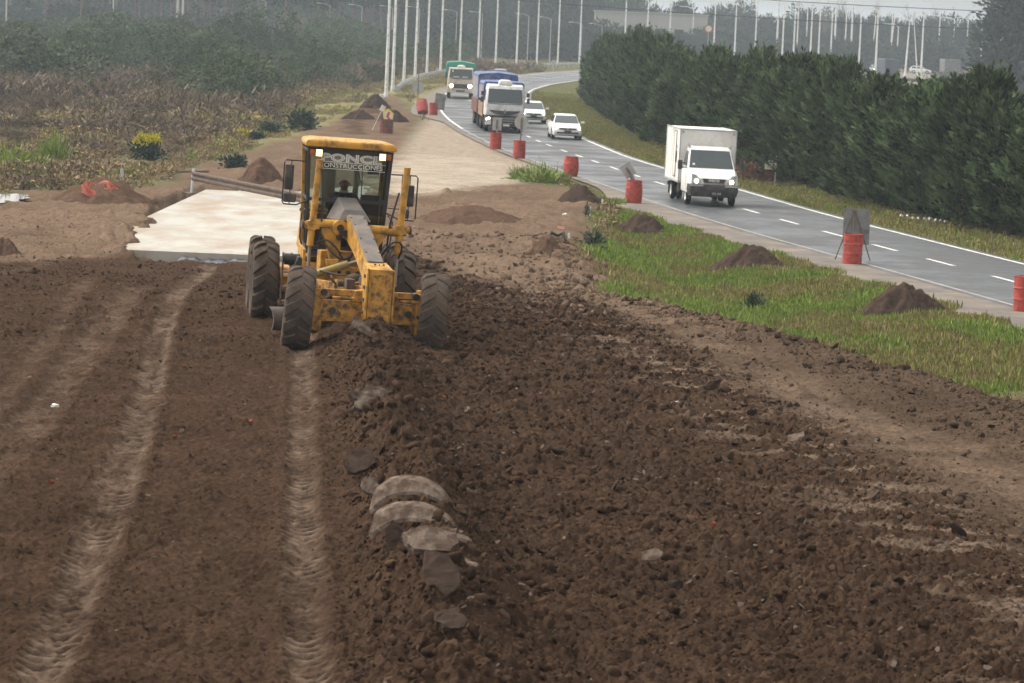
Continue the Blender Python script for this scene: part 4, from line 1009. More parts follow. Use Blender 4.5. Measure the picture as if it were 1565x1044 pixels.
# lift saddle with arms and cylinders
b = MB(); b.cyl((-.68, 1.92, 1.90), (-.15, 1.92, 1.90), .085, n=14); b.cyl((.15, 1.92, 1.85), (.80, 1.92, 1.85), .085, n=14)
b.prism([(-.58, 1.86), (-.20, 1.86), (-.20, 1.28), (-.36, 1.30), (-.44, 1.62)], 1.86, 1.98, 'y'); b.prism([(.62, 1.82), (.22, 1.82), (.22, 1.20), (.36, 1.26), (.46, 1.60)], 1.86, 1.98, 'y')
b.cyl((-.24, 1.80, 1.86), (-.24, 2.04, 1.86), .13, n=16)
sd = b.build('lift_saddle', M['yellow'], G, bevel=.01, smooth=35)
b = MB(); b.cyl((-.24, 1.785, 1.86), (-.24, 1.80, 1.86), .06, n=12); b.cyl((-.24, 1.78, 1.70), (-.24, 1.86, 1.70), .05, n=10); b.box((-.20, 1.75, 1.78), (.12, .1, .1)); b.build('saddle_pin', M['black'], sd)
for x, zt, zb, zr, lean in ((-.69, 2.95, 1.53, 1.02, .05), (.81, 2.91, 1.46, .92, .05)):
    b = MB(); b.cyl((x - lean * .4, 1.92, zb), (x + lean, 1.92, zt), .058, n=14); b.cyl((x + lean, 1.92, zt), (x + lean, 1.92, zt + .02), .062, n=14); b.cyl((x, 1.84, 1.88), (x, 2.0, 1.88), .09, n=12); b.box((x, 1.92, 1.88), (.20, .15, .13)); b.cyl((x - .16, 1.92, 1.88), (x + .16, 1.92, 1.88), .055, n=10)
    c = b.build('lift_cylinder', M['yellow'], G, smooth=35)
    b = MB(); b.cyl((x - lean * .4, 1.92, zb), (x - lean * .5, 1.92, zr), .030, n=10); b.build('cylinder_rod', M['chrome'], c, smooth=40)
    b = MB()
    for dx in (-.15, .15): b.cyl((x + dx, 1.92, 1.88), (x + dx * 1.25, 1.92, 1.88), .075, n=10)
    b.build('trunnion_cap', M['rust'], c)
b = MB(); b.cyl((-.86, 1.55, 1.02), (-.16, 1.35, 1.30), .065, n=14); c = b.build('side_shift_cylinder', M['olive'], G, smooth=35)
b = MB(); b.cyl((-.16, 1.35, 1.30), (.05, 1.30, 1.38), .03, n=8); b.build('cylinder_rod', M['chrome'], c, smooth=40)
# frame plates, drawbar, circle and blade
b = MB(); b.box((0, 2.25, 1.25), (.95, .30, .40)); b.box((0, 1.75, 1.05), (.70, .12, .34)); b.prism([(-.50, 1.35), (-.28, 1.35), (-.28, 1.05), (-.44, 1.10)], 1.58, 1.64, 'y')
fr = b.build('link_frame', M['yellow'], G, bevel=.015)
b = MB()
for i in range(6): b.cyl((-.40 + .16 * i, 1.675, 1.13), (-.40 + .16 * i, 1.69, 1.13), .035, n=12)
for i in range(5): b.cyl((-.36 + .18 * i, 2.085, 1.30), (-.36 + .18 * i, 2.10, 1.30), .04, n=12)
b.build('frame_holes', M['black'], fr)
b = MB(); b.loft([[(-.09, .25, .86), (.09, .25, .86), (.09, .25, 1.02), (-.09, .25, 1.02)], [(-.62, 2.2, .80), (-.44, 2.2, .80), (-.44, 2.2, .96), (-.62, 2.2, .96)]]); b.loft([[(-.09, .25, .86), (.09, .25, .86), (.09, .25, 1.02), (-.09, .25, 1.02)], [(.44, 2.2, .80), (.62, 2.2, .80), (.62, 2.2, .96), (.44, 2.2, .96)]])
b.box((0, 1.3, .93), (.80, .14, .14)); b.box((-.2, 1.0, 1.02), (.4, .5, .05)); b.build('drawbar', M['yellow_worn'], G, bevel=.012)
b = MB(); b.cyl((-.10, .7, 1.06), (.10, .7, 1.06), .09, n=12); b.cyl((-.22, .95, 1.08), (-.05, 1.1, 1.1), .07, n=10); b.box((-.28, .62, 1.03), (.14, .18, .16)); b.cyl((-.45, .8, 1.02), (-.30, .8, 1.02), .06, n=10); b.cyl((.18, .75, 1.05), (.34, .75, 1.05), .05, n=10); b.build('hydraulic_motor', M['rust'], G, bevel=.01)
b = MB(); b.lathe([(.62, -.07), (.78, -.07), (.78, .07), (.62, .07)], 32, Matrix.Translation((0, 2.95, .80)), closed=True); b.build('turn_circle', M['yellow_worn'], G, smooth=40)
b = MB(); arc = []
for i in range(9):
    a = R(-62 + 118 * i / 8); arc.append((.42 * -math.cos(a) + .42, .36 + .40 * math.sin(a)))
prof = arc + [(p[0] + .03, p[1]) for p in arc[::-1]]
b.prism([(p[0], p[1]) for p in prof], -1.62, 1.62, 'x'); bl = b.build('blade', M['steel'], G, smooth=40); bl.location = (.44, 2.9, -.08); bl.rotation_euler = (0, 0, R(16)); bl.scale = (1, 1, .72)
b = MB(); b.box((0, .16, -.02), (3.24, .03, .16), (R(-20), 0, 0)); b.build('cutting_edge', M['steel'], bl)
b = MB(); b.box((-.55, 3.2, .55), (.14, .5, .5)); b.box((.55, 3.2, .55), (.14, .5, .5)); b.build('blade_bracket', M['yellow_worn'], G, bevel=.01)
# rear frame, engine hood, tandem cases
b = MB(); b.box((0, 4.9, 1.0), (.9, 5.2, .34)); b.build('main_frame', M['yellow'], G, bevel=.02)
b = MB(); b.hexa([(-.52, 4.25, 1.15), (.52, 4.25, 1.15), (.52, 7.7, 1.15), (-.52, 7.7, 1.15)], [(-.50, 4.25, 2.12), (.50, 4.25, 2.12), (.46, 7.6, 1.95), (-.46, 7.6, 1.95)]); hd = b.build('engine_hood', M['yellow'], G, bevel=.03)
b = MB(); b.cyl((.28, 4.7, 2.0), (.28, 4.7, 2.75), .05, n=12); b.cyl((-.2, 4.8, 2.05), (-.2, 4.8, 2.72), .13, n=16); b.cyl((-.2, 4.8, 2.72), (-.2, 4.8, 2.8), .15, n=16); b.build('exhaust_stack', M['hood_grey'], hd, smooth=40)
b = MB()
for k in range(6): b.box((-.525, 5.2 + .3 * k, 1.6), (.012, .16, .5))
b.build('hood_louvre', M['black'], hd)
for sx in (-1, 1):
    b = MB(); b.prism([(4.75, .50), (5.0, .36), (6.75, .36), (7.0, .5), (7.0, .78), (6.75, .90), (5.0, .90), (4.75, .78)], sx * .93, sx * .72, 'x'); b.build('tandem_case', M['yellow'], G, bevel=.02)
# items on the left: step, tank, valves
b = MB(); b.cyl((-.96, 3.05, 1.20), (-.70, 3.05, 1.20), .10, n=14); b.cyl((-.97, 3.05, 1.20), (-1.0, 3.05, 1.20), .115, n=14); b.cyl((-.86, 3.05, 1.20), (-.83, 3.05, 1.20), .115, n=14); b.build('valve_drum', M['black'], G, smooth=40)
b = MB(); b.box((-.74, 2.95, 1.05), (.16, .5, .42), (0, R(18), 0)); b.build('battery_box', M['black'], G, bevel=.01)
b = MB(); b.tube([(-1.0, 2.75, .45), (-1.0, 2.75, 1.15)], .018, 6); b.tube([(-.72, 2.75, .45), (-.72, 2.75, 1.15)], .018, 6)
for z in (.5, .75, 1.0): b.box((-.86, 2.75, z), (.28, .14, .02))
b.build('step_ladder', M['steel'], G)
# ---- cab
YF, YB = 2.62, 4.15
xt, xb, zt, zb = .70, .62, 3.14, 1.42
def cx(z): return xb + (xt - xb) * (z - zb) / (zt - zb)
def yf(z): return YF + (.10 if z < 2.27 else .10) * (1 - (z - zb) / (zt - zb))
b = MB()
rp = lambda k, z: [(-.77 * k, YF - .12 * k, z), (.77 * k, YF - .12 * k, z), (.75 * k, YB + .12, z), (-.75 * k, YB + .12, z)]
b.loft([rp(.98, 3.15), rp(1.0, 3.17), rp(1.0, 3.22), rp(.96, 3.265), rp(.80, 3.285)]); rf = b.build('cab_roof', M['yellow'], G, bevel=.035, seg=3, smooth=50)
b = MB()
for i in range(8): b.cyl((-.6 + .17 * i, YF + .03, 3.262), (-.6 + .17 * i, YF + .03, 3.29), .012, n=6)
b.build('roof_bolts', M['black'], rf)
b = MB()
def bar(p, q, w, d): b.loft([[(p[0] - w, p[1] - d, p[2]), (p[0] + w, p[1] - d, p[2]), (p[0] + w, p[1] + d, p[2]), (p[0] - w, p[1] + d, p[2])], [(q[0] - w, q[1] - d, q[2]), (q[0] + w, q[1] - d, q[2]), (q[0] + w, q[1] + d, q[2]), (q[0] - w, q[1] + d, q[2])]])
for sx in (-1, 1):
    bar((sx * xb, yf(zb), zb), (sx * xt, yf(zt), zt), .028, .03); bar((sx * xb, 3.35, zb), (sx * xt, 3.35, zt), .02, .02)
for z, h in ((2.27, .028), (1.45, .03), (3.09, .05)): b.box((0, yf(z), z), (2 * cx(z), .05, 2 * h))
for sx in (-1, 1):
    for z in (1.45, 3.09, 2.27): b.box((sx * cx(z), (YF + YB) / 2, z), (.04, YB - YF, .05))
b.box((0, YB, 3.09), (2 * xt, .05, .08)); b.box((0, YB, 2.0), (2 * xt, .05, .05))
b.box((-.20, yf(1.9), 1.85), (.04, .04, .85)); b.box((.24, yf(1.9), 1.85), (.04, .04, .85))
b.build('cab_frame', M['black'], G)
b = MB()
for sx in (-1, 1): b.loft([[(sx * (xb - .03), YB - .06, zb), (sx * (xb + .035), YB - .06, zb), (sx * (xb + .035), YB + .06, zb), (sx * (xb - .03), YB + .06, zb)], [(sx * (xt - .03), YB - .06, zt), (sx * (xt + .035), YB - .06, zt), (sx * (xt + .035), YB + .06, zt), (sx * (xt - .03), YB + .06, zt)]])
b.box((-.655, 3.40, 1.22), (.05, 1.55, .38)); b.box((.655, 3.40, 1.22), (.05, 1.55, .38)); b.box((0, 3.4, 1.15), (1.28, 1.55, .10)); b.build('cab_corner_post', M['yellow'], G)
b = MB(); b.box((0, 3.4, 1.36), (1.2, 1.5, .06)); b.box((0, YB - .04, 1.65), (1.2, .05, .6)); b.box((.50, 3.1, 1.75), (.12, .5, .7)); b.box((-.50, 3.0, 1.6), (.12, .5, .35)); b.box((.40, 2.85, 2.10), (.30, .22, .55), (R(-12), 0, 0)); b.box((0, 3.4, 3.08), (1.25, 1.4, .03)); b.build('cab_interior', M['interior'], G)
b = MB(); b.box((0, 3.62, 1.74), (.52, .50, .14)); b.box((0, 3.86, 2.05), (.48, .12, .58), (R(-8), 0, 0)); b.box((0, 3.6, 1.52), (.36, .36, .32)); b.build('driver_seat', M['interior'], G, bevel=.03)
b = MB(); b.lathe([(.20 + .018 * math.cos(a), .018 * math.sin(a)) for a in np.linspace(0, 2 * PI, 8, endpoint=False)], 28, closed=True); b.box((0, 0, 0), (.38, .03, .015)); b.box((0, .09, 0), (.03, .18, .015)); b.cyl((0, 0, -.45), (0, 0, .02), .03)
sw = b.build('steering_wheel', M['plastic'], G, smooth=40); sw.location = (0, 3.05, 2.24); sw.rotation_euler = (R(38), 0, 0)
def pane(name, pts, mt=None):
    n = (Vector(pts[1]) - Vector(pts[0])).cross(Vector(pts[2]) - Vector(pts[0])).normalized() * .004
    q = MB(); q.hexa(pts, [tuple(Vector(p) + n) for p in pts]); return q.build(name, mt or M['glass'], G)
pane('windscreen', [(-cx(2.3), yf(2.3) - .012, 2.295), (cx(2.3), yf(2.3) - .012, 2.295), (cx(3.04), yf(3.04) - .012, 3.04), (-cx(3.04), yf(3.04) - .012, 3.04)])
pane('lower_window', [(-cx(1.48), yf(1.48) - .012, 1.48), (-.22, yf(1.48) - .012, 1.48), (-.22, yf(2.24) - .012, 2.24), (-cx(2.24), yf(2.24) - .012, 2.24)])
pane('lower_window', [(.26, yf(1.48) - .012, 1.48), (cx(1.48), yf(1.48) - .012, 1.48), (cx(2.24), yf(2.24) - .012, 2.24), (.26, yf(2.24) - .012, 2.24)])
for sx in (-1, 1):
    pane('side_window', [(sx * cx(1.5), YF + .12, 1.5), (sx * cx(1.5), YB - .06, 1.5), (sx * cx(3.05), YB - .06, 3.05), (sx * cx(3.05), YF + .06, 3.05)])
pane('rear_window', [(-xb, YB, 2.03), (xb, YB, 2.03), (xt - .03, YB, 3.05), (-xt + .03, YB, 3.05)])
# lamps
for x in (-.535, .535):
    b = MB(); b.box((x, 2.50, 3.055), (.13, .07, .13)); l = b.build('work_lamp', M['plastic'], G, bevel=.01)
    b = MB(); b.box((x, 2.462, 3.055), (.105, .012, .11)); b.build('lamp_glass', M['lamp_warm'], l, bevel=.004)
    b = MB(); sx = 1 if x > 0 else -1; b.box((x + sx * .11, 2.51, 3.055), (.075, .05, .10)); b.build('amber_lens', M['amber'], l, bevel=.008)
# wipers
b = MB(); b.tube([(.08, 2.60, 3.06), (.20, 2.63, 2.62)], .008, 5); b.tube([(.03, 2.60, 3.06), (.14, 2.63, 2.62)], .008, 5); b.tube([(.13, 2.63, 2.60), (.24, 2.63, 2.61)], .010, 5); b.tube([(.22, 2.60, 2.92), (.235, 2.66, 2.30)], .009, 5); b.build('wiper', M['black'], G)
# mirrors
for sx, x0, x1, za, zc, ms in ((-1, -.86, -1.10, 2.16, 2.90, ((-1.01, 2.62, .15, .42), (-.98, 2.27, .22, .15))), (1, .90, 1.16, 2.02, 2.78, ((1.04, 2.44, .14, .36), (1.00, 2.13, .10, .15)))):
    y = 2.50; b = MB(); b.tube([(x0 - sx * .18, y + .12, zc - .01), (x0, y, zc), (x1 - sx * .03, y, zc), (x1, y, zc - .04), (x1, y, za + .04), (x1 - sx * .03, y, za), (x0, y, za), (x0 - sx * .24, y + .15, za + .10)], .013, 6); b.tube([((x0 + x1) / 2, y, za), ((x0 + x1) / 2, y, zc)], .010, 6)
    if sx > 0: b.tube([(x0, y, zc), (x0, y, za + .3)], .011, 6); b.tube([(x0 - .2, y + .15, za + .18), (x0 + .05, y, za + .18)], .01, 6)
    mf = b.build('mirror_bracket', M['black'], G)
    for mx, mz, w, h in ms:
        b = MB(); b.box((mx, y - .03, mz), (w, .06, h)); b.build('mirror', M['plastic'], mf, bevel=.025, seg=3)
b = MB(); b.box((-.42, 2.78, 2.86), (.16, .03, .09)); b.box((.42, 2.78, 2.80), (.20, .03, .11)); b.build('inside_mirror', M['plastic'], G, bevel=.01)
# grab rails and hoses
b = MB(); b.tube([(-.72, 2.55, 1.50), (-.76, 2.50, 1.6), (-.76, 2.50, 2.02), (-.70, 2.56, 2.10)], .012, 6); b.tube([(.70, 2.55, 1.35), (.76, 2.50, 1.5), (.78, 2.50, 1.98), (.70, 2.56, 2.08)], .012, 6); b.build('grab_rail', M['black'], G)
b = MB()
for p in ([(-.60, 1.86, 1.58), (-.48, 1.7, 1.68), (-.30, 1.62, 1.52), (-.22, 1.6, 1.36), (-.08, 1.62, 1.36), (.02, 1.7, 1.5)], [(-.60, 1.86, 2.82), (-.56, 1.85, 2.4), (-.55, 1.85, 1.95), (-.57, 1.9, 1.5)], [(-.05, 1.70, 1.86), (.0, 1.62, 1.62), (-.06, 1.58, 1.42), (-.2, 1.6, 1.34), (-.36, 1.62, 1.42), (-.46, 1.8, 1.56)],
          [(.80, 1.86, 1.40), (.84, 1.75, 1.62), (.74, 1.68, 1.70), (.60, 1.68, 1.66), (.46, 1.75, 1.42), (.40, 1.9, 1.25)], [(.74, 1.88, 2.5), (.66, 1.84, 2.2), (.60, 1.86, 1.9), (.60, 1.9, 1.5)], [(-.5, 1.3, 1.12), (-.42, 1.2, .98), (-.25, 1.15, .96), (-.08, 1.2, 1.08)], [(-.62, 1.4, 1.16), (-.3, 1.1, 1.12), (0, 1.0, 1.14), (.2, .8, 1.06)], [(.25, .5, 1.25), (.20, .4, 1.05), (.26, .3, .9), (.36, .2, .86)], [(.05, 1.0, 1.30), (-.04, .9, 1.12), (-.06, .8, 1.04)], [(.20, 1.6, 1.7), (.32, 1.5, 1.5), (.34, 1.6, 1.2), (.30, 1.7, 1.0)]):
    P = chaikin(p, 2); b.tube([tuple(q) for q in P], .017, 6)
b.build('hydraulic_hoses', M['hose'], G, smooth=40)
# lettering along the top of the windscreen: dark letters with a pale outline
ty = lambda z: yf(z) - .045
b = MB(); text_off(b, 'PONCE', .175, at_face(.02, ty(2.985), 2.985, 1.7), .008, .0015, 1.06)
b.build('sticker_outline', M['letter_white'], G)
b = MB(); text_off(b, 'PONCE', .175, at_face(.02, ty(2.985) - .006, 2.985, 1.7), -.006, .0015, 1.06); b.build('sticker_letters', M['letter_black'], G)
b = MB(); text_off(b, 'CONSTRUCCIONES', .105, at_face(.02, ty(2.86), 2.855, 1.16), .0, .0015); b.build('sticker_name', M['letter_white'], G)
b = MB()
for z in (2.915, 2.80): b.box((.02, ty(z), z), (1.16, .003, .008))
b.build('sticker_border', M['letter_white'], G)

# ---- driver: one continuous body from a skinned skeleton
def person_driver(parent_thing):
    loc = parent_thing
    pts = {'pelvis': (0, 3.66, 1.86), 'belly': (0, 3.66, 2.00), 'chest': (0, 3.60, 2.18), 'neckb': (0, 3.56, 2.36), 'neck': (0, 3.535, 2.43), 'head': (0, 3.50, 2.50), 'crown': (0, 3.505, 2.585),
           'shl': (-.17, 3.58, 2.32), 'ell': (-.25, 3.40, 2.10), 'wrl': (-.17, 3.15, 2.24), 'hal': (-.165, 3.09, 2.27), 'shr': (.17, 3.58, 2.32), 'elr': (.25, 3.40, 2.10), 'wrr': (.17, 3.15, 2.24), 'har': (.165, 3.09, 2.27),
           'hil': (-.10, 3.62, 1.84), 'knl': (-.14, 3.22, 1.88), 'anl': (-.14, 3.10, 1.46), 'tol': (-.14, 2.95, 1.43), 'hir': (.10, 3.62, 1.84), 'knr': (.14, 3.22, 1.88), 'anr': (.14, 3.10, 1.46), 'tor': (.14, 2.95, 1.43)}
    rad = dict(pelvis=.13, belly=.125, chest=.135, neckb=.075, neck=.055, head=.090, crown=.070, shl=.075, ell=.048, wrl=.03, hal=.035, shr=.075, elr=.048, wrr=.03, har=.035, hil=.09, knl=.06, anl=.045, tol=.04, hir=.09, knr=.06, anr=.045, tor=.04)
    edges = [('pelvis', 'belly'), ('belly', 'chest'), ('chest', 'neckb'), ('neckb', 'neck'), ('neck', 'head'), ('head', 'crown'), ('chest', 'shl'), ('shl', 'ell'), ('ell', 'wrl'), ('wrl', 'hal'), ('chest', 'shr'), ('shr', 'elr'), ('elr', 'wrr'), ('wrr', 'har'),
             ('pelvis', 'hil'), ('hil', 'knl'), ('knl', 'anl'), ('anl', 'tol'), ('pelvis', 'hir'), ('hir', 'knr'), ('knr', 'anr'), ('anr', 'tor')]
    for sd_, sx in (('l', -1), ('r', 1)):
        hx, hy, hz = pts['ha' + sd_]
        for k in range(4):
            a = 'f%d%s' % (k, sd_); c = 'g%d%s' % (k, sd_); off = (k - 1.5) * .02
            pts[a] = (hx + off, hy - .055, hz + .03); pts[c] = (hx + off, hy - .075 + .004 * abs(k - 1), hz - .01); rad[a] = .0095; rad[c] = .008; edges += [('ha' + sd_, a), (a, c)]
        a = 't' + sd_; c = 'u' + sd_; pts[a] = (hx - sx * .04, hy - .03, hz - .005); pts[c] = (hx - sx * .045, hy - .065, hz - .015); rad[a] = .011; rad[c] = .009; edges += [('ha' + sd_, a), (a, c)]
    names = list(pts); me = bpy.data.meshes.new('body'); me.from_pydata([pts[n] for n in names], [(names.index(a), names.index(c)) for a, c in edges], [])
    o = bpy.data.objects.new('body', me); COL.objects.link(o)
    sk = o.modifiers.new('skin', 'SKIN'); sk.use_smooth_shade = True
    for i, n in enumerate(names):
        v = me.skin_vertices[0].data[i]; v.radius = (rad[n], rad[n]); v.use_root = (n == 'pelvis')
    sb = o.modifiers.new('sub', 'SUBSURF'); sb.levels = sb.render_levels = 2
    dg = bpy.context.evaluated_depsgraph_get(); m2 = bpy.data.meshes.new_from_object(o.evaluated_get(dg)); bpy.data.objects.remove(o)
    # shape the head: face plane, nose, chin
    for v in m2.vertices:
        p = v.co
        if p.z > 2.44 and abs(p.x) < .13:
            fx, fz = p.x, p.z - 2.53
            if p.y < 3.48:
                p.y += -.028 * math.exp(-(fx / .014) ** 2 - ((fz + .01) / .022) ** 2) + .012 * math.exp(-((abs(fx) - .033) / .016) ** 2 - ((fz - .018) / .012) ** 2) - .008 * math.exp(-(fx / .03) ** 2 - ((fz + .075) / .02) ** 2) + .006 * math.exp(-(fx / .03) ** 2 - ((fz + .047) / .006) ** 2)
    m2.name = 'body'; m2.materials.clear(); m2.materials.append(M['skin'])
    for p in m2.polygons: p.use_smooth = True
    ob = bpy.data.objects.new('body', m2); COL.objects.link(ob); ob.parent = loc
    # clothing: shells grown from the same skin
    def shell(name, test, grow, mt):
        bm = bmesh.new(); bm.from_mesh(m2); bm.normal_update()
        bmesh.ops.delete(bm, geom=[f for f in bm.faces if not test(f.calc_center_median())], context='FACES')
        for v in bm.verts: v.co += v.normal * grow
        me_ = bpy.data.meshes.new(name); bm.to_mesh(me_); bm.free(); me_.materials.clear(); me_.materials.append(mt)
        q = bpy.data.objects.new(name, me_); COL.objects.link(q); q.parent = loc
        s_ = q.modifiers.new('cloth', 'SOLIDIFY'); s_.thickness = .008; s_.offset = 1
    shell('jacket', lambda c: c.z > 1.93 and c.z < 2.385 and c.y > 3.17, .012, M['jacket'])
    shell('trousers', lambda c: c.z < 1.96 and c.z > 1.46 and not (c.y < 3.17 and c.z > 2.1), .010, M['trousers'])
    shell('shoe', lambda c: c.z <= 1.49, .010, M['black'])
    shell('hair', lambda c: c.z > 2.50 and (c.z > 2.578 or (c.y > 3.52 and c.z > 2.52)), .005, M['hair'])
    b = MB(); b.lathe([(.066, -.02), (.080, .0), (.072, .03)], 18, Matrix.Translation((0, 3.545, 2.392)) @ Matrix.Rotation(R(14), 4, 'X')); q = b.build('collar', M['shirt'], loc, smooth=60)
    b = MB()
    for sx in (-1, 1):
        b.lathe([(0, -.012), (.009, -.006), (.011, 0), (.009, .006), (0, .012)], 8, Matrix.Translation((sx * .033, 3.418, 2.548)))
    b.build('eye', M['black'], loc)
    b = MB()
    for sx in (-1, 1): b.box((sx * .078, 3.51, 2.525), (.016, .03, .05), (0, 0, sx * .3))
    b.build('ear', M['skin'], loc, bevel=.008)
_piv = Matrix.Translation((0, 2.45, 0)) @ Matrix.Rotation(R(-8.5), 4, 'Z') @ Matrix.Translation((0, -2.45, 0))
_front = {'front_axle', 'steering_linkage', 'steering_knuckle', 'nose_block', 'gooseneck', 'console_hood', 'lift_saddle', 'lift_cylinder', 'side_shift_cylinder', 'link_frame', 'drawbar', 'hydraulic_motor', 'turn_circle', 'blade', 'blade_bracket', 'hydraulic_hoses'}
for o in list(G.children):
    if o.name.split('.')[0] in _front or (o.name.startswith('wheel') and o.location.y < 1): continue
    o.matrix_basis = _piv @ Matrix.LocRotScale(o.location, o.rotation_euler, o.scale)
D = thing('person', 'driver in a dark navy jacket holding the steering wheel of the grader', 'person', (GX, GY, 1.33), (0, R(2.0), GYAW))
person_driver(D)
for o in D.children: o.matrix_basis = _piv @ o.matrix_basis
# ================================================================== ROAD VEHICLES
def road_wheel(p, x, y, r, w, rimmat=None):
    s = 1 if x > 0 else -1
    t = MB(); t.lathe([(r * .60, -w * .45), (r * .85, -w * .5), (r * .97, -w * .42), (r, -w * .2), (r, w * .2), (r * .97, w * .42), (r * .85, w * .5), (r * .60, w * .45)], 24, Matrix.Rotation(R(90), 4, 'Y'), closed=True)
    rm = MB(); rm.lathe([(r * .62, -w * .3), (r * .62, w * .44), (r * .55, w * .40), (r * .48, w * .2), (r * .2, w * .22), (0, w * .26)], 20, Matrix.Rotation(R(90) * s, 4, 'Y'))
    ob = rm.build('wheel', rimmat or M['galv'], p, smooth=40); ob.location = (x, y, r)
    t.build('tyre', M['tyre_road'], ob, smooth=40); return ob
def slab_pane(name, pts, mt, parent, th=.012):
    n = (Vector(pts[1]) - Vector(pts[0])).cross(Vector(pts[2]) - Vector(pts[0])).normalized() * th
    q = MB(); q.hexa([tuple(Vector(p) - n) for p in pts], [tuple(Vector(p) + n) for p in pts]); return q.build(name, mt, parent)
def seg_boxes(name, mt, parent, items, bevel=0):
    b = MB()
    for it in items: b.box(*it)
    return b.build(name, mt, parent, bevel=bevel)
def plate_text(parent, txt, x, y, z, w=.40, h=.13, mt='plate', tm='letter_white'):
    p = seg_boxes('licence_plate', M[mt], parent, [((x, y, z), (w, .015, h))])
    b = MB(); text_off(b, txt, h * .8, at_face(x, y - .010, z, 1.0), 0, .001); b.build('plate_lettering', M[tm], p)

# ---- white box truck
def box_truck(loc, yaw):
    t = thing('box_truck', 'white box truck with black bumper driving in the near lane beside the hedge', 'truck', loc, (0, R(.6), R(yaw)))
    # cab: loft of the side outline narrowing to the roof
    st = [(.02, .50, 1.06, .86), (.10, .46, 1.12, .93), (.55, .46, 1.27, .98), (.92, .46, 1.40, 1.0), (2.15, .46, 1.42, 1.0)]
    rings = [[(-w * .97, y, z0), (w * .97, y, z0), (w, y, z0 + .12), (w, y, z1 - .12), (w * .90, y, z1), (-w * .90, y, z1), (-w, y, z1 - .12), (-w, y, z0 + .12)] for y, z0, z1, w in st]
    b = MB(); b.loft(rings); b.build('cab_body', M['white'], t, bevel=.03, seg=3, smooth=40)
    b = MB(); b.loft([[(-.93, .90, 1.38), (.93, .90, 1.38), (.95, 2.14, 1.38), (-.95, 2.14, 1.38)], [(-.80, 1.58, 2.12), (.80, 1.58, 2.12), (.83, 2.14, 2.14), (-.83, 2.14, 2.14)], [(-.72, 1.75, 2.22), (.72, 1.75, 2.22), (.76, 2.14, 2.24), (-.76, 2.14, 2.24)]])
    cab = b.build('cab_upper', M['white'], t, bevel=.03, seg=3, smooth=40)
    slab_pane('windscreen', [(-.86, .945, 1.42), (.86, .945, 1.42), (.755, 1.545, 2.085), (-.755, 1.545, 2.085)], M['car_glass'], t, .014)
    b = MB(); b.box((.08, 1.0, 1.475), (.12, .012, .06), (R(-40), 0, 0)); b.box((-.68, 1.06, 1.56), (.09, .012, .10), (R(-42), 0, 0)); b.build('windscreen_sticker', M['plastic_white'], t)
    for s in (-1, 1): slab_pane('side_window', [(s * .945, 1.20, 1.48), (s * .955, 2.05, 1.48), (s * .845, 2.05, 2.04), (s * .83, 1.62, 2.02)], M['car_glass'], t, .010)
    g = MB(); g.prism([(-.46, 1.06), (.46, 1.06), (.38, .90), (-.38, .90)], -.03, .06, 'y'); gr = g.build('grille', M['plastic'], t)
    b = MB(); text_off(b, 'IVECO', .13, at_face(0, -.036, .985, 1.05), .006, .004, 1.1); b.build('grille_lettering', M['letter_white'], gr)
    b = MB(); b.box((0, .0, .875), (.80, .05, .03)); b.build('grille_trim', M['galv'], gr)
    for s in (-1, 1):
        b = MB(); b.prism([(s * .50, .88), (s * .84, .86), (s * .88, 1.22), (s * .70, 1.20), (s * .56, 1.05)], -.005, .10, 'y'); h = b.build('headlight', M['galv'], t, bevel=.015)
        b = MB(); b.lathe([(0, -.03), (.055, -.022), (.08, .0)], 14, Matrix.Translation((s * .68, -.01, .96)) @ Matrix.Rotation(R(90), 4, 'X') @ Matrix.Scale(-1, 4, (0, 0, 1))); b.build('bulb', M['head_lamp'], h, smooth=60)
    b = MB(); b.loft([[(-.92, -.10, .84), (.92, -.10, .84), (1.0, .35, .84), (-1.0, .35, .84)], [(-.94, -.13, .62), (.94, -.13, .62), (1.01, .35, .62), (-1.01, .35, .62)], [(-.84, -.06, .36), (.84, -.06, .36), (.95, .35, .36), (-.95, .35, .36)]]); bp = b.build('bumper', M['plastic'], t, bevel=.03, seg=3, smooth=40)
    b = MB(); b.box((-.67, -.135, .79), (.50, .02, .05)); b.box((.67, -.135, .79), (.50, .02, .05)); b.build('bumper_strip', M['galv'], bp)
    b = MB(); b.box((0, -.135, .60), (.8, .02, .10)); b.build('bumper_intake', M['black'], bp)
    plate_text(t, 'GFL 203', .10, -.135, .50, .36, .13)
    for s in (-1, 1):
        b = MB(); b.box((s * 1.22, 1.0, 1.52), (.17, .12, .36)); m_ = b.build('mirror', M['plastic'], t, bevel=.03, seg=3)
        b = MB(); b.tube([(s * 1.16, 1.0, 1.60), (s * .95, 1.08, 1.58)], .022, 6); b.tube([(s * 1.16, 1.0, 1.42), (s * .95, 1.08, 1.42)], .026, 6); b.build('mirror_arm', M['plastic'], m_)
        b = MB(); b.cyl((s * .78, 1.75, 2.16), (s * .86, 1.68, 2.34), .014, n=6); b.box((s * .80, 1.68, 2.22), (.08, .06, .10)); b.build('roof_marker', M['galv'], t)
    b = MB(); b.loft([[(-1.10, 2.22, .80), (1.10, 2.22, .80), (1.10, 6.45, .80), (-1.10, 6.45, .80)], [(-1.10, 2.22, 2.86), (1.10, 2.22, 2.86), (1.10, 6.45, 2.86), (-1.10, 6.45, 2.86)]]); bx = b.build('cargo_box', M['white_box'], t, bevel=.015)
    b = MB()
    for z, ww in ((2.86, .05), (.80, .07)):
        for s in (-1, 1): b.box((s * 1.105, 4.33, z), (.03, 4.28, ww))
        b.box((0, 2.21, z), (2.24, .03, ww))
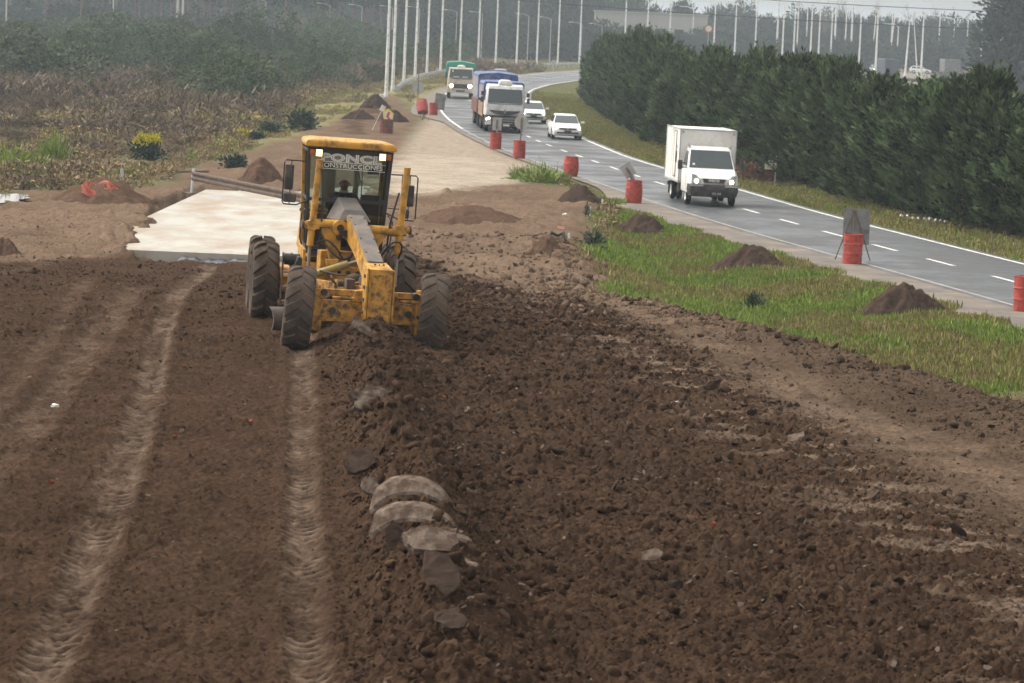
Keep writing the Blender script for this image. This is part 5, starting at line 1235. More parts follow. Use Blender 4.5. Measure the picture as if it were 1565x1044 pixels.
    for s in (-1, 1): b.box((s * 1.105, 2.22, 1.83), (.035, .04, 2.1)); b.box((s * 1.105, 6.45, 1.83), (.035, .04, 2.1))
    b.build('box_trim', M['galv'], bx)
    d = seg_boxes('side_door', M['white_box'], bx, [((-1.108, 3.6, 1.85), (.02, .62, 1.75))])
    seg_boxes('door_seal', M['black'], d, [((-1.115, 3.28, 1.85), (.02, .035, 1.8)), ((-1.115, 3.92, 1.85), (.02, .03, 1.8)), ((-1.115, 3.6, 2.74), (.02, .64, .03)), ((-1.115, 3.6, .97), (.02, .64, .03))])
    seg_boxes('door_handle', M['plastic'], d, [((-1.135, 3.05, 1.75), (.05, .06, .45)), ((-1.13, 3.05, 2.15), (.03, .25, .03))])
    b = MB()
    for x in (-1.0, 1.0): b.cyl((x, 2.205, 2.74), (x, 2.19, 2.74), .05, n=10)
    b.build('marker_lamp', M['galv'], bx)
    seg_boxes('chassis', M['chassis'], t, [((0, 3.6, .60), (.8, 5.4, .20)), ((-.85, 3.1, .56), (.25, .7, .35)), ((.85, 3.0, .55), (.25, .8, .35)), ((0, .9, .40), (1.5, .16, .12)), ((0, 6.3, .55), (2.0, .08, .12))])
    for s in (-1, 1):
        road_wheel(t, s * .86, 1.0, .36, .22, M['white']); road_wheel(t, s * .97, 4.7, .36, .20, M['white']); road_wheel(t, s * .72, 4.7, .36, .20, M['white'])
        seg_boxes('mudguard', M['plastic'], t, [((s * .9, 5.2, .45), (.40, .03, .5))])
    return t
_p = at(1089, 316, 0); box_truck((_p.x, _p.y, .006), 4.6)

# ---- blue tarpaulin lorry with trailer
def lorry_blue(loc, yaw):
    t = thing('lorry', 'silver white cab lorry with blue tarpaulin body and trailer in the far lane', 'lorry', loc, (0, R(.5), R(yaw)))
    b = MB(); b.loft([[(-1.14, .12, 1.02), (1.14, .12, 1.02), (1.22, .45, 1.02), (1.22, 2.1, 1.02), (-1.22, 2.1, 1.02), (-1.22, .45, 1.02)], [(-1.14, .0, 1.25), (1.14, .0, 1.25), (1.22, .35, 1.25), (1.22, 2.1, 1.25), (-1.22, 2.1, 1.25), (-1.22, .35, 1.25)], [(-1.12, .08, 1.80), (1.12, .08, 1.80), (1.22, .4, 1.80), (1.22, 2.1, 1.80), (-1.22, 2.1, 1.80), (-1.22, .4, 1.80)], [(-1.06, .42, 2.68), (1.06, .42, 2.68), (1.14, .7, 2.68), (1.14, 2.1, 2.68), (-1.14, 2.1, 2.68), (-1.14, .7, 2.68)], [(-1.02, .55, 2.86), (1.02, .55, 2.86), (1.08, .8, 2.90), (1.08, 2.1, 2.92), (-1.08, 2.1, 2.92), (-1.08, .8, 2.90)]])
    b.build('cab', M['truck_white'], t, bevel=.035, seg=3, smooth=40)
    slab_pane('windscreen', [(-1.07, .075, 1.80), (1.07, .075, 1.80), (1.02, .41, 2.64), (-1.02, .41, 2.64)], M['car_glass'], t, .02)
    for s in (-1, 1): slab_pane('side_window', [(s * 1.222, .62, 1.9), (s * 1.222, 1.6, 1.9), (s * 1.155, 1.6, 2.58), (s * 1.165, .80, 2.58)], M['car_glass'], t, .012)
    b = MB(); n = 14; top = [(-.95 + 1.9 * i / n, 1.36 - .03 * math.sin(PI * i / n)) for i in range(n + 1)]; bot = [(.95 - 1.9 * i / n, 1.34 - .28 * math.sin(PI * i / n) ** .6) for i in range(n + 1)]
    b.prism(top + bot, -.025, .10, 'y'); gr = b.build('grille', M['plastic'], t)
    b = MB(); b.prism([(0, 1.46), (.085, 1.31), (0, 1.16), (-.085, 1.31)], -.05, -.02, 'y'); em = b.build('front_emblem', M['galv'], gr)
    b = MB(); b.prism([(0, 1.39), (.04, 1.31), (0, 1.23), (-.04, 1.31)], -.055, -.045, 'y'); b.build('emblem_centre', M['plastic'], em)
    b = MB(); b.loft([[(-1.20, .02, .98), (1.20, .02, .98), (1.22, .6, .98), (-1.22, .6, .98)], [(-1.18, -.04, .75), (1.18, -.04, .75), (1.22, .6, .75), (-1.22, .6, .75)], [(-1.10, .02, .38), (1.10, .02, .38), (1.20, .6, .38), (-1.20, .6, .38)]]); bp = b.build('bumper', M['plastic'], t, bevel=.03)
    seg_boxes('bumper_corner', M['truck_white'], bp, [((-1.0, -.02, .66), (.36, .12, .42)), ((1.0, -.02, .66), (.36, .12, .42))], .03)
    seg_boxes('bumper_bar', M['galv'], bp, [((0, -.06, .72), (1.2, .03, .03)), ((0, -.06, .86), (1.2, .03, .03)), ((.0, -.06, .58), (1.0, .03, .03))])
    seg_boxes('licence_plate', M['plastic_white'], t, [((.12, -.07, .46), (.40, .02, .11))])
    for s in (-1, 1):
        b = MB(); b.box((s * 1.0, -.09, .82), (.34, .05, .20)); h = b.build('headlight', M['galv'], t, bevel=.02)
        b = MB()
        b.cyl((s * .98, -.125, .84), (s * .98, -.11, .84), .075, n=12); b.cyl((s * 1.12, -.125, .78), (s * 1.12, -.11, .78), .04, n=10); b.build('bulb', M['head_lamp_white'], h)
        b = MB(); b.box((s * 1.40, .35, 2.34), (.18, .12, .28)); b.box((s * 1.42, .35, 1.98), (.18, .12, .34)); b.tube([(s * 1.2, .5, 2.5), (s * 1.36, .4, 2.48)], .02, 5); b.build('mirror', M['plastic'], t, bevel=.03)
    b = MB(); b.tube([(-1.0, -.0, 1.76), (0, -.0, 1.74), (1.0, -.0, 1.76)], .02, 5); b.build('wiper', M['plastic'], t)
    b = MB(); b.loft([[(-.42, .75, 2.90), (.42, .75, 2.90), (.42, 1.5, 2.93), (-.42, 1.5, 2.93)], [(-.42, .72, 3.05), (.42, .72, 3.05), (.42, 1.5, 3.07), (-.42, 1.5, 3.07)], [(-.28, .80, 3.20), (.28, .80, 3.20), (.28, 1.4, 3.22), (-.28, 1.4, 3.22)]]); b.build('roof_cooler', M['white'], t, bevel=.05, seg=3, smooth=50)
    def body(y0, y1, zt, nm, w=1.26):
        b = MB(); rings = []
        for y in np.linspace(y0, y1, 9):
            j = .03 * math.sin(y * 3.1); rings.append([(-w, y, 1.9), (w, y, 1.9), (w, y, zt - .12 + j), (w * .93, y, zt + j), (0, y, zt + .05 - j), (-w * .93, y, zt + j), (-w, y, zt - .12 + j)])
        b.loft(rings); tp = b.build(nm, M['blue_tarp'], t, smooth=30)
        b = MB(); b.box((-w - .004, (y0 + y1) / 2, (1.95 + zt - .25) / 2), (.012, y1 - y0 - .04, zt - .25 - 1.95)); b.build('faded_tarpaulin_side', M['grey_tarp'], tp)
        for s in (-1, 1):
            for k in range(3): b = MB(); b.box((s * (w - .01), (y0 + y1) / 2, 1.02 + .30 * k), (.05, y1 - y0, .27)); b.build('side_board', M['tan_side'] if y0 < 5 else M['wood_side'], t)
        b = MB(); b.box((0, (y0 + y1) / 2, .88), (2.44, y1 - y0, .10)); b.box((0, y0, 1.4), (2.46, .05, 1.0)); b.build('load_bed', M['chassis'], t)
    body(2.3, 8.2, 3.02, 'tarpaulin'); body(9.6, 17.6, 3.42, 'trailer_tarpaulin', 1.28)
    seg_boxes('chassis', M['chassis'], t, [((0, 5.0, .75), (.9, 9.5, .2)), ((0, 13.6, .75), (.9, 8.0, .2)), ((0, 9.0, .7), (.2, 1.6, .12)), ((1.0, 3.6, .65), (.35, 1.0, .45)), ((-1.0, 3.6, .65), (.35, 1.0, .45))])
    for y in (1.35, 5.9, 7.2, 10.6, 15.4, 16.7):
        for s in (-1, 1): road_wheel(t, s * 1.05, y, .50, .30)
    return t
_p = at(770, 203, 0); lorry_blue((_p.x, _p.y, .006), 3.4)

# ---- green tarpaulin lorry
def lorry_green(loc, yaw):
    t = thing('lorry', 'cream cab lorry with green tarpaulin and lit headlights on the far bend', 'lorry', loc, (0, R(.3), R(yaw)))
    b = MB(); b.loft([[(-1.08, .05, .55), (1.08, .05, .55), (1.14, .3, .55), (1.14, 1.9, .55), (-1.14, 1.9, .55), (-1.14, .3, .55)], [(-1.10, 0, 1.2), (1.10, 0, 1.2), (1.15, .25, 1.2), (1.15, 1.9, 1.2), (-1.15, 1.9, 1.2), (-1.15, .25, 1.2)], [(-1.08, .04, 1.72), (1.08, .04, 1.72), (1.14, .3, 1.72), (1.14, 1.9, 1.72), (-1.14, 1.9, 1.72), (-1.14, .3, 1.72)], [(-.98, .26, 2.62), (.98, .26, 2.62), (1.02, .5, 2.66), (1.02, 1.9, 2.66), (-1.02, 1.9, 2.66), (-1.02, .5, 2.66)]])
    b.build('cab', M['cream'], t, bevel=.04, seg=3, smooth=40)
    slab_pane('windscreen', [(-1.0, .06, 1.80), (1.0, .06, 1.80), (.92, .245, 2.52), (-.92, .245, 2.52)], M['car_glass'], t, .02)
    seg_boxes('windscreen_sticker', M['plastic_white'], t, [((-.4, .05, 1.88), (.5, .02, .07)), ((.35, .05, 1.88), (.5, .02, .06)), ((-.72, .16, 2.36), (.12, .02, .16))])
    b = MB()
    b.box((0, -.03, 1.08), (1.30, .06, .30)); b.box((0, -.02, 1.08), (2.06, .05, .36)); b.build('grille', M['plastic'], t)
    for s in (-1, 1):
        b = MB(); b.cyl((s * .80, -.06, 1.10), (s * .80, -.03, 1.10), .20, n=16); h = b.build('headlight', M['galv'], t)
        b = MB(); b.cyl((s * .80, -.075, 1.10), (s * .80, -.06, 1.10), .165, n=16); b.build('bulb', M['head_lamp'], h)
        b = MB(); b.box((s * 1.28, .15, 2.0), (.14, .1, .4)); b.build('mirror', M['plastic'], t)
    seg_boxes('bumper', M['cream'], t, [((0, -.10, .68), (2.30, .18, .34))], .03); seg_boxes('licence_plate', M['plate'], t, [((0, -.20, .66), (.75, .02, .14))])
    b = MB(); b.tube([(-.9, 0, 1.74), (0, 0, 1.72), (.9, 0, 1.74)], .03, 5); b.build('wiper', M['plastic'], t)
    b = MB(); b.loft([[(-.36, .5, 2.62), (.36, .5, 2.62), (.36, 1.2, 2.64), (-.36, 1.2, 2.64)], [(-.34, .48, 2.80), (.34, .48, 2.80), (.34, 1.2, 2.82), (-.34, 1.2, 2.82)], [(-.2, .55, 2.90), (.2, .55, 2.90), (.2, 1.1, 2.9), (-.2, 1.1, 2.9)]]); b.build('roof_cooler', M['white'], t, bevel=.04)
    b = MB(); rings = []
    for y in np.linspace(2.1, 8.2, 7): rings.append([(-1.30, y, 1.7), (1.30, y, 1.7), (1.30, y, 2.72), (1.18, y, 3.02), (0, y, 3.20), (-1.18, y, 3.08), (-1.30, y, 2.78)])
    b.loft(rings); b.build('tarpaulin', M['green_tarp'], t, smooth=30)
    for s in (-1, 1): b = MB(); b.box((s * 1.26, 5.15, 1.35), (.06, 6.1, .7)); b.build('side_board', M['wood_side'], t)
    seg_boxes('chassis', M['chassis'], t, [((0, 4.8, .8), (2.3, 6.4, .16)), ((0, 4.2, .62), (.9, 7.5, .2))])
    for y in (1.1, 5.6, 6.9):
        for s in (-1, 1): road_wheel(t, s * .98, y, .48, .30)
    return t
_p = at(703, 151, 0); lorry_green((_p.x, _p.y, .006), 1.6)

# ---- passenger cars
def car(name, label, loc, yaw, paint, lamps=True, h=1.46, hatch=False, plate=True, roll=.3):
    t = thing(name, label, 'car', loc, (0, R(roll), R(yaw)))
    st = [(0.0, .34, .60, .70), (.06, .26, .70, .80), (.30, .22, .78, .87), (1.05, .22, .93, .89), (1.35, .22, .97, .89), (3.75, .22, 1.0, .89), (4.30, .28, 1.02 if not hatch else .98, .86), (4.45, .36, .96, .80)]
    b = MB(); b.loft([[(-w * .94, y, z0), (w * .94, y, z0), (w, y, z0 + .12), (w, y, z1 - .16), (w * .88, y, z1), (-w * .88, y, z1), (-w, y, z1 - .16), (-w, y, z0 + .12)] for y, z0, z1, w in st]); b.build('body', paint, t, bevel=.02, smooth=45)
    ye = 4.05 if not hatch else 4.35; yt = 3.2 if not hatch else 3.9
    b = MB(); b.loft([[(-.78, 1.12, .93), (.78, 1.12, .93), (.80, ye, .96), (-.80, ye, .96)], [(-.62, 1.85, h - .07), (.62, 1.85, h - .07), (.60, yt, h - .05), (-.60, yt, h - .05)], [(-.54, 2.0, h), (.54, 2.0, h), (.52, yt - .1, h), (-.52, yt - .1, h)]]); b.build('roof', paint, t, bevel=.03, seg=3, smooth=45)
    slab_pane('windscreen', [(-.72, 1.16, .97), (.72, 1.16, .97), (.60, 1.80, h - .10), (-.60, 1.80, h - .10)], M['car_glass'], t, .012)
    for s in (-1, 1): slab_pane('side_window', [(s * .775, 1.45, 1.0), (s * .785, ye - .35, 1.0), (s * .635, yt - .05, h - .10), (s * .64, 1.90, h - .10)], M['car_glass'], t, .010)
    slab_pane('rear_window', [(-.70, ye - .03, 1.0), (.70, ye - .03, 1.0), (.56, yt + .03, h - .09), (-.56, yt + .03, h - .09)], M['car_glass'], t, .012)
    seg_boxes('grille', M['plastic'], t, [((0, -.005, .64), (.95, .06, .09)), ((0, -.01, .40), (1.30, .06, .12))], .01)
    seg_boxes('emblem', M['galv'], t, [((0, -.045, .645), (.11, .02, .10))], .02); seg_boxes('bumper_trim', M['galv'], t, [((0, -.045, .345), (1.25, .02, .03))])
    if plate: seg_boxes('licence_plate', M['plate'], t, [((0, -.05, .50), (.42, .02, .12))])
    for s in (-1, 1):
        b = MB(); b.loft([[(s * .50, .0, .60), (s * .78, .10, .60), (s * .78, .10, .72), (s * .50, .0, .70)], [(s * .50, .12, .60), (s * .82, .30, .62), (s * .82, .30, .76), (s * .52, .12, .71)]]); hl = b.build('headlight', M['galv'], t)
        if lamps: b = MB(); b.lathe([(0, -.02), (.06, -.012), (.075, .02)], 12, Matrix.Translation((s * .66, .03, .665)) @ Matrix.Rotation(R(90), 4, 'X') @ Matrix.Scale(-1, 4, (0, 0, 1))); b.build('bulb', M['head_lamp_white'], hl)
        b = MB(); b.box((s * 1.0, 1.45, 1.02), (.20, .12, .13)); b.box((s * .88, 1.47, .98), (.12, .05, .04)); b.build('door_mirror', paint, t, bevel=.03)
        for y in (.82, 3.50): road_wheel(t, s * .80, y, .32, .21)
        b = MB(); b.box((s * .70, 4.42, .82), (.26, .08, .14)); b.build('tail_lamp', M['sign_red'], t)
        b = MB(); b.box((s * .895, 2.1, .80), (.012, .16, .03)); b.box((s * .895, 3.1, .82), (.012, .16, .03)); b.build('door_handle', M['galv'], t)
        for y in (.82, 3.50):
            P = [(y + .39 * math.cos(a), .32 + .39 * math.sin(a)) for a in np.linspace(0, PI, 12)]; Q = [(y + .33 * math.cos(a), .32 + .33 * math.sin(a)) for a in np.linspace(PI, 0, 12)]
            b = MB(); b.prism(P + Q, s * .80, s * .895, 'x'); b.build('wheel_arch', M['plastic'], t)
    return t
_p = at(867, 214, 0); car('sedan_car', 'white sedan with lit headlights ahead of the other white car', (_p.x, _p.y, .006), 4.0, M['white'])
_p = at(815, 189, 0); car('sedan_car', 'white sedan half hidden behind the blue tarpaulin lorry', (_p.x, _p.y, .006), 2.5, M['white'])
car('estate_car', 'grey car on the far bend between the green and blue lorries', (-2.75, 360, .006), -4, M['grey_car'], False, 1.62, True)
# opposite carriageway traffic, far right
def far_lorry(label, loc, yaw):
    t = thing('van', label, 'van', loc, (0, 0, R(yaw)))
    b = MB(); b.loft([[(-1.25, 0, .6), (1.25, 0, .6), (1.25, 6.5, .6), (-1.25, 6.5, .6)], [(-1.25, 0, 3.2), (1.25, 0, 3.2), (1.25, 6.5, 3.2), (-1.25, 6.5, 3.2)]]); b.build('cargo_body', M['dark_van'], t, bevel=.12, seg=3)
    b = MB(); b.box((0, 7.3, 1.6), (2.3, 1.5, 2.1)); b.build('cab', M['dark_van'], t, bevel=.1)
    for s in (-1, 1):
        b = MB(); b.box((s * 1.05, -.03, 1.15), (.22, .06, .34)); b.build('tail_lamp', M['red_lens'] if s > 0 else M['sign_red'], t)
        for y in (1.4, 6.9): road_wheel(t, s * 1.05, y, .48, .3)
    seg_boxes('rear_door', M['dark_van'], t, [((-.6, -.02, 1.9), (1.1, .04, 2.2)), ((.6, -.02, 1.9), (1.1, .04, 2.2))], .02); seg_boxes('rear_bumper', M['chassis'], t, [((0, -.1, .6), (2.4, .15, .25))])
    return t
# ================================================================== DRUMS, SIGNS, PILES, LITTER
def drum(label, px, py, mt='drum_red', bulge=0.0, dent=0, r=.29, h=.88, tilt=(0, 0), seed=0, z=None):
    p = hit(px, py); p.z = max(p.z, -.004) if z is None else z
    t = thing('steel_drum', label, 'drum', p, (tilt[0], tilt[1], seed * 1.3), 'red drums along the road works')
    prof = [(0, .0), (r * .98, 0), (r, .02)]
    for k in range(1, 30):
        u = k / 30; rr = r * (1 + bulge * math.sin(PI * u)); rr += .013 * (math.exp(-((u - .345) / .016) ** 2) + math.exp(-((u - .66) / .016) ** 2)); prof.append((rr, h * u))
    prof += [(r, h - .02), (r + .008, h - .01), (r + .008, h), (r * .95, h), (r * .94, h - .025), (0, h - .025)]
    b = MB(); b.lathe(prof, 36)
    g = np.random.default_rng(seed)
    if dent:
        vs = []
        for v in b.v:
            v = list(v); a = math.atan2(v[1], v[0]); d = dent * math.exp(-((a - dent_a(seed)) / .8) ** 2 - ((v[2] - h * .62) / (h * .24)) ** 2); q = 1 - d; v[0] *= q; v[1] *= q; vs.append(tuple(v))
        b.v = vs
    else:
        ph = g.random(4) * 6.28
        b.v = [(x * (1 + .012 * math.sin(3 * math.atan2(y, x) + 4 * z + ph[0]) * (z > .05)), y * (1 + .012 * math.sin(2 * math.atan2(y, x) + 6 * z + ph[1]) * (z > .05)), z) for x, y, z in b.v]
    o = b.build('drum_shell', M[mt], t, smooth=35)
    rp = MB()
    for u in (.345, .66): rp.lathe([(r * (1 + bulge * math.sin(PI * u)) + .012, h * u - .006), (r * (1 + bulge * math.sin(PI * u)) + .016, h * u), (r * (1 + bulge * math.sin(PI * u)) + .012, h * u + .006)], 36)
    if not dent: rp.build('hoop', M['drum_red'], t, smooth=60)
    return t
def dent_a(seed): return {2: -.55}.get(seed, -1.2)
drum('red drum cut by the right edge of the picture', 1565, 478, seed=1)
drum('red drum with worn top in front of the grey easel sign', 1302, 405, seed=5)
drum('red drum below the tilted square sign', 968, 312, bulge=.10, seed=3, r=.30)
drum('bulging red drum beside the tall weeds on the shoulder', 872, 271, bulge=.16, seed=4, r=.30)
drum('red drum with a round sign on a post in it', 793, 243, bulge=.0, r=.31, seed=6)
drum('red drum dented on one side below a rectangular sign', 757, 229, dent=.42, seed=2, r=.31)
drum('small red drum in front of the dark leaning panel far along', 662, 177, seed=7, r=.30)
t = drum('tipped over red drum far along beside the white base', 646, 176, bulge=.05, tilt=(R(24), R(-22)), seed=8, r=.38, h=.95)
t.location.z += .12; t.location.y += .2

def sign_on_post(name, label, base, post, plate_fn, post_mat='galv'):
    t = thing(name, label, 'sign', base); b = MB(); b.tube(post, .035, 6); b.build('post', M[post_mat], t); plate_fn(t); return t
# rectangular sign back over the dented drum
p = hit(758, 229)
def pl(t): b = MB(); b.box((0, -.0, 1.32), (.48, .02, .68)); b.build('sign_panel', M['sign_back'], t, bevel=.01); b = MB(); b.box((0, -.04, 1.30), (.10, .05, .52)); b.build('panel_rib', M['sign_dark'], t)
sign_on_post('road_sign', 'grey back of a rectangular sign on a post over the dented drum', (p.x, p.y + .05, 0), [(0, -.03, .3), (.02, -.03, 1.6)], pl)
p = hit(794, 243)
def pl(t):
    b = MB(); b.cyl((.03, 0, 1.78), (.03, .02, 1.78), .36, n=28); b.build('sign_disc', M['sign_back'], t); b = MB(); b.box((.03, -.04, 1.62), (.12, .05, .62)); b.build('panel_rib', M['sign_dark'], t)
sign_on_post('road_sign', 'grey back of a round sign on a post rising from a drum', (p.x, p.y + .02, 0), [(0, -.03, .3), (.03, -.03, 2.0)], pl, 'old_wood')
p = hit(966, 312)
def pl(t):
    b = MB(); b.box((0, 0, 0), (.46, .02, .56)); o = b.build('sign_panel', M['sign_back'], t, bevel=.01); o.location = (-.22, 0, 1.25); o.rotation_euler = (0, R(-34), 0)
    b = MB(); b.box((0, -.04, -.12), (.09, .05, .55)); o = b.build('panel_rib', M['sign_dark'], t); o.location = (-.20, 0, 1.22); o.rotation_euler = (0, R(-36), 0)
sign_on_post('road_sign', 'grey back of a square sign tilted left over a drum', (p.x, p.y, 0), [(.08, 0, .5), (-.16, 0, 1.15)], pl, 'sign_dark')
# easel sign
p = hit(1303, 402); t = thing('easel_sign', 'large square sheet on a dark tripod easel seen from behind', 'sign', (p.x + .02, p.y + .55, 0), (0, 0, R(-3)))
b = MB(); b.box((.10, .06, 1.02), (.80, .012, 1.08), (R(-7), 0, 0)); b.build('sign_panel', M['sign_dark'], t)
b = MB(); b.cyl((-.50, -.05, 0), (.0, .0, 1.50), .018, n=6); b.cyl((.56, -.05, 0), (.04, .0, 1.50), .018, n=6); b.build('easel_leg', M['rust'], t)
b = MB(); b.cyl((.02, -.35, 0), (.02, .0, 1.52), .018, n=6); b.build('easel_leg', M['rust'], t); b = MB(); b.box((.02, 0, 1.50), (.14, .05, .05)); b.build('easel_head', M['rust'], t)
# far group by the shoulder: panel, base with round sign
p = at(672, 168, 0); t = thing('barrier_panel', 'dark leaning panel behind the far small red drum', 'panel', (p.x, p.y, 0)); b = MB(); b.box((0, 0, .62), (.80, .05, 1.2), (R(-10), R(7), 0)); b.build('panel', M['sign_dark'], t); b = MB(); b.cyl((.2, .5, 0), (.1, .1, 1.1), .03, n=6); b.build('prop', M['rust'], t)
p = at(638, 161, 0); t = thing('road_sign', 'grey round sign on a thin pole in a white concrete base', 'sign', (p.x, p.y, 0)); b = MB(); b.box((0, 0, .15), (.42, .42, .30)); b.build('base', M['sign_white'], t, bevel=.03); b = MB(); b.cyl((0, 0, .3), (0, 0, 2.6), .03, n=6); b.build('post', M['rust'], t); b = MB(); b.cyl((0, 0, 1.35), (0, .03, 1.35), .48, n=26); b.build('sign_disc', M['sign_back'], t)
# chevron sign propped on a drum
p = hit(590, 201); t = thing('chevron_sign', 'yellow bordered white sign with a red chevron leaning on a dark drum', 'sign', (p.x, p.y, p.z), (0, R(0), R(4))); t.scale = (.85, .85, .85)
b = MB(); b.prism([(-.30, .74), (.28, .62), (.36, 1.30), (-.02, 1.62), (-.42, 1.40)][::1], -.02, 0, 'y'); o = b.build('sign_panel', M['sign_yellow'], t); o.location = (.12, -.36, .0)
b = MB(); b.prism([(-.22, .84), (.22, .74), (.27, 1.24), (-.03, 1.46), (-.31, 1.32)], -.03, -.02, 'y'); q = b.build('sign_face', M['sign_white'], o)
b = MB(); b.prism([(-.02, 1.42), (.12, 1.32), (.0, 1.08), (.20, .80), (.02, .82), (-.17, 1.06)], -.037, -.03, 'y'); b.build('chevron', M['sign_red'], q)
b = MB(); b.cyl((-.95, .15, 1.75), (.0, -.30, .70), .055, n=7); b.build('post', M['old_wood'], t)
b = MB(); b.cyl((-1.0, -.1, .0), (-.35, -.2, 1.5), .02, n=6); b.build('prop', M['plastic_white'], t)
b = MB(); b.box((-.30, -.25, 1.62), (.34, .03, .42), (0, R(25), 0)); b.build('side_plate', M['sign_white'], t)
drum('dark rusty drum carrying the chevron sign', 590, 204, mt='drum_dark', r=.40, h=.80, seed=9)
# kilometre sign by the hedge
p = at(1184, 281, -.10); t = thing('kilometre_sign', 'white kilometre sign 152 with a small black plate by the hedge', 'sign', p, (0, 0, R(8)))
b = MB(); b.cyl((0, 0, 0), (.02, 0, 1.28), .025, n=6); b.build('post', M['galv'], t)
b = MB(); b.box((-.24, -.04, .80), (.54, .02, .30)); o = b.build('sign_panel', M['sign_white'], t); b = MB(); text_off(b, '152', .24, at_face(-.24, -.055, .80, 1.0), .004, .002); b.build('sign_lettering', M['letter_black'], o)
b = MB(); b.box((-.24, -.04, 1.03), (.46, .02, .13)); o = b.build('route_plate', M['sign_black'], t); b = MB(); text_off(b, 'AP 02', .11, at_face(-.24, -.055, 1.03, 1.0), .001, .002); b.build('route_lettering', M['letter_white'], o)

# ---- dirt piles
def pile(label, px, py, wpx, hpx, mt=None, seed=0, peak=(0, 0), Z=None, cat='dirt pile', col=None):
    p = hit(px, py); s = FPX / p.y; rx = wpx / s / 2; h = hpx / s * 1.5; n = 60; v = []; g = np.random.default_rng(seed)
    u = np.linspace(-1.4, 1.4, n); X_, Y_ = np.meshgrid(u, u); rr = np.hypot(X_ - peak[0] * (1 - np.hypot(X_, Y_)), Y_ - peak[1] * (1 - np.hypot(X_, Y_)))
    an = np.arctan2(Y_, X_); wob = 1 + .14 * np.sin(2 * an + seed) + .09 * np.sin(5 * an + seed * 2); r2 = rr / wob
    hh = np.clip(1 - r2, 0, 1) ** .92; hh = hh - .16 * np.exp(-(r2 / .16) ** 2); hh = h * hh + (fbm(X_ * 5 + seed, Y_ * 5, seed, 4) - .5) * h * .30 * (r2 < 1) + lumps((X_ * rx + 50 * seed).ravel(), (Y_ * rx).ravel(), .16, seed).reshape(X_.shape) * .45 * (r2 < 1.02)
    hh = np.where(r2 > 1, -(r2 - 1) * h * 1.3, hh)
    ry = rx * .9
    me_v = [(X_[i, j] * rx, Y_[i, j] * ry, hh[i, j]) for i in range(n) for j in range(n)]
    f = [(i * n + j, i * n + j + 1, (i + 1) * n + j + 1, (i + 1) * n + j) for i in range(n - 1) for j in range(n - 1)]
    b = MB(); b.add(me_v, f); o = b.build('dirt_pile', mt or M['pile_soil'], None, fix=False)
    for q in o.data.polygons: q.use_smooth = True
    o.location = (p.x, p.y + ry * .75, p.z - .03); tag(o, label, cat); return o
M['pile_soil'] = mat('dark_pile_soil', (.055, .038, .029), .95, var=.35, scale=9, bump=.5, bump_scale=22, spec=0)
M['pile_brown'] = mat('brown_pile_soil', (.092, .058, .040), .95, var=.3, scale=6, bump=.5, bump_scale=16, spec=0)
pile('dark dirt pile on the green verge nearest the road drum row', 1387, 484, 122, 40, seed=1, peak=(-.12, 0))
pile('dark twin topped dirt pile in the middle of the green verge', 1151, 414, 108, 30, seed=2, peak=(.05, 0))
pile('dark dirt pile at the upper corner of the green verge', 981, 363, 94, 28, seed=3, peak=(.1, 0))
pile('dark dirt pile beside the tilted sign drum', 886, 314, 84, 25, seed=4)
pile('brown dirt pile beside the steel rail behind the grader cab', 398, 281, 84, 31, M['pile_brown'], seed=5)
pile('dark dirt pile right of the chevron sign far back', 598, 186, 50, 15, seed=6)
pile('dark dirt pile at the foot of the nearest light pole', 572, 165, 42, 17, seed=7)
pile('low dark dirt heap left of the chevron sign', 548, 182, 46, 12, seed=8)
pile('small heap of soil at the far left edge by the wooden stake', 2, 392, 60, 22, M['pile_brown'], seed=9)
pile('heap of bare soil carrying the orange net', 150, 312, 170, 30, M['pile_brown'], seed=10)
pile('rough low heap of excavated soil with rubber scraps', 835, 392, 70, 26, M['pile_brown'], seed=11)
pile('long low heap of soil right of the grader cab', 720, 342, 190, 20, M['pile_brown'], seed=12)

# ---- steel rail left lying on posts, orange net, stakes
a = hit(292, 297); bb = hit(470, 318)
t = thing('steel_rail', 'weathered steel guard rail lying across the concrete left of the grader', 'rail', a)
d = Vector((bb.x - a.x, bb.y - a.y, 0)); L_ = d.length; rz = math.atan2(d.y, d.x); t.rotation_euler = (0, 0, rz)
wprof = [(0, .0), (.04, .04), (.04, .10), (.0, .14), (0, .19), (.04, .23), (.04, .29), (0, .33)]
def wbeam(mb, path, z0, flip=-1, th=.012):
    pts = [Vector(p) for p in path]; rings = []
    for i, p in enumerate(pts):
        dd = (pts[min(i + 1, len(pts) - 1)] - pts[max(i - 1, 0)]); dd.z = 0; dd.normalize(); nrm = Vector((dd.y, -dd.x, 0))
        pr_ = [(q[0], q[1]) for q in wprof] + [(q[0] - th, q[1]) for q in wprof[::-1]]
        rings.append([p + nrm * q[0] + Vector((0, 0, z0 + q[1])) for q in pr_])
    mb.loft(rings)
b = MB(); wbeam(b, [(.05, 0, .50), (L_ * .5, 0, .34), (L_, 0, .18)], 0); b.build('beam', M['rust'], t)
b = MB(); b.box((0, .05, .45), (.10, .08, .92), (0, R(6), 0)); b.build('post', M['galv'], t); b = MB(); b.box((-.1, -.05, .03), (.75, .25, .06)); b.build('foot', M['rust'], t); b = MB(); b.box((L_ - .3, .06, .1), (.10, .08, .30)); b.build('post', M['rust'], t)
